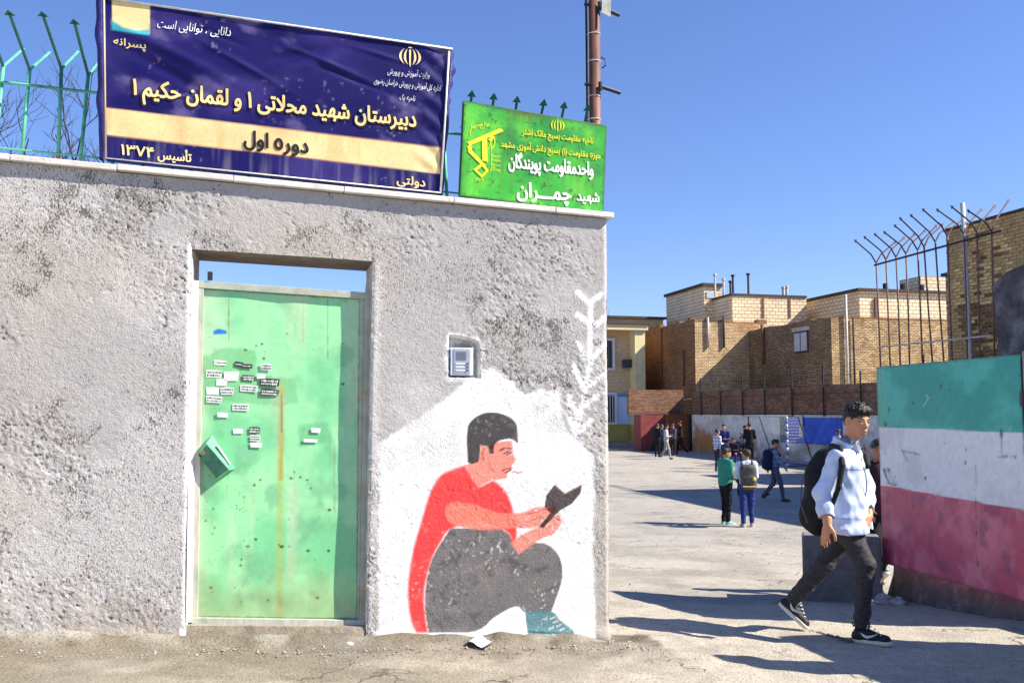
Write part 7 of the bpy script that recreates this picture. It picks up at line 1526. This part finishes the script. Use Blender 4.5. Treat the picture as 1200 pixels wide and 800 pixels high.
# dark figure behind the walking boy
x, y = at_px(1028, 8.95); J, s = std_joints(x, y, (-.1, -1), 1.44, pose='walk', seed=4, arms=('fwd', 'low'), yaw_head=(-.3, -1)); J['handL'] = np.array([0, -.3, -1.])
t, g = build_person(J, dict(topmat=cloth((.035, .018, .028), bump=.001), sleeve=.9, legmat=cloth((.010, .010, .012)), hem=.06, loose=1.12), s, 'dark clothed boy half hidden behind the boy in the pale jacket, beside the gate', h=.012)
mb = None
# far groups
def far(px, Y, face, H, top, leg, label, group, pose='stand', arms='down', h=.026, **k):
    x, y = at_px(px, Y); J, s = std_joints(x, y, face, H, pose=pose, seed=int(px), arms=arms); look = dict(topmat=cloth(top), legmat=cloth(leg), sleeve=.95, hem=.06, fold=.004, pfold=.004); look.update(k)
    return build_person(J, look, s, label, group=group, h=h), J
g1 = 'boys standing in front of the iron gate'; g2 = 'boys standing and sitting by the white yard wall'; g3 = 'boys behind the goal seen past the pale jacket'
far(770, 44.5, (.6, .5), 1.60, (.012, .014, .022), (.012, .012, .016), 'boy in black with a bag, leftmost of the group by the iron gate', g1, arms='front')
far(780.5, 42.5, (.8, -.2), 1.58, (.40, .40, .44), (.32, .31, .31), 'boy in a light grey tracksuit in the group by the iron gate', g1, pose='walk', arms='front')
far(775, 45.5, (.9, .3), 1.55, (.05, .07, .13), (.02, .02, .03), 'boy in a navy jacket behind the grey tracksuit boy', g1, arms='low')
far(789, 45.5, (-.8, -.4), 1.58, (.10, .10, .13), (.025, .025, .03), 'boy in dark checked clothes facing the grey tracksuit boy', g1, arms='front')
far(797.5, 47, (-.9, .1), 1.72, (.012, .012, .015), (.012, .012, .015), 'tall boy all in black, rightmost of the group by the iron gate', g1, arms='low', pose='walk')
far(840, 33.5, (.9, .4), 1.52, (1, 1, 1), (.03, .03, .045), 'boy in a white and blue checked shirt behind the green T-shirt boy', g2, h=.022, topmat=C_attr(), topcol=plaid((.62, .66, .72), (.10, .16, .36), 60), arms='front')
far(848, 35.5, (-.3, -.9), 1.68, (.03, .035, .16), (.03, .03, .05), 'boy in a long navy coat facing the camera behind the checked shirt boy', g2, h=.022, arms='front', hem=.22)
far(860, 38.5, (-.4, -.9), 1.45, (.02, .02, .035), (.03, .03, .12), 'boy in black crouched low against the white yard wall', g2, pose='sit', arms='front')
far(867, 38.7, (.1, -.9), 1.55, (.05, .05, .12), (.02, .025, .10), 'boy in dark blue crouched beside the boy in black', g2, pose='sit', arms='front')
far(872.5, 37.5, (.5, -.8), 1.60, (.16, .17, .24), (.02, .02, .025), 'boy in a grey blue shirt leaning beside the black coated boy', g2, arms='up')
far(878, 36.8, (.3, .9), 1.72, (.012, .012, .016), (.012, .012, .015), 'tall boy in a black coat standing near the goal post', g2, hem=.2, arms='front')
far(983, 33.0, (-.9, -.1), 1.52, (1, 1, 1), (.03, .03, .05), 'boy in a blue checked shirt partly behind the pale jacket, near the blue board', g3, topmat=C_attr(), topcol=plaid((.25, .33, .5), (.06, .09, .2), 60), arms='front')
far(994, 33.5, (-.7, -.6), 1.55, (.015, .015, .02), (.015, .015, .02), 'boy in black mostly hidden behind the shoulder of the pale jacket', g3, arms='front')
# unseen adult added just outside the frame to cast a shadow across the pavement
x, y = 3.22, 5.22; J, s = std_joints(x, y, (-.2, 1), 1.74, seed=6, arms='down', zoff=gz(x, y))
build_person(J, dict(topmat=cloth((.10, .10, .12)), legmat=cloth((.03, .03, .04)), sleeve=.9, hem=.10), s, 'adult in dark clothes standing just beyond the right edge of the picture', h=.02)
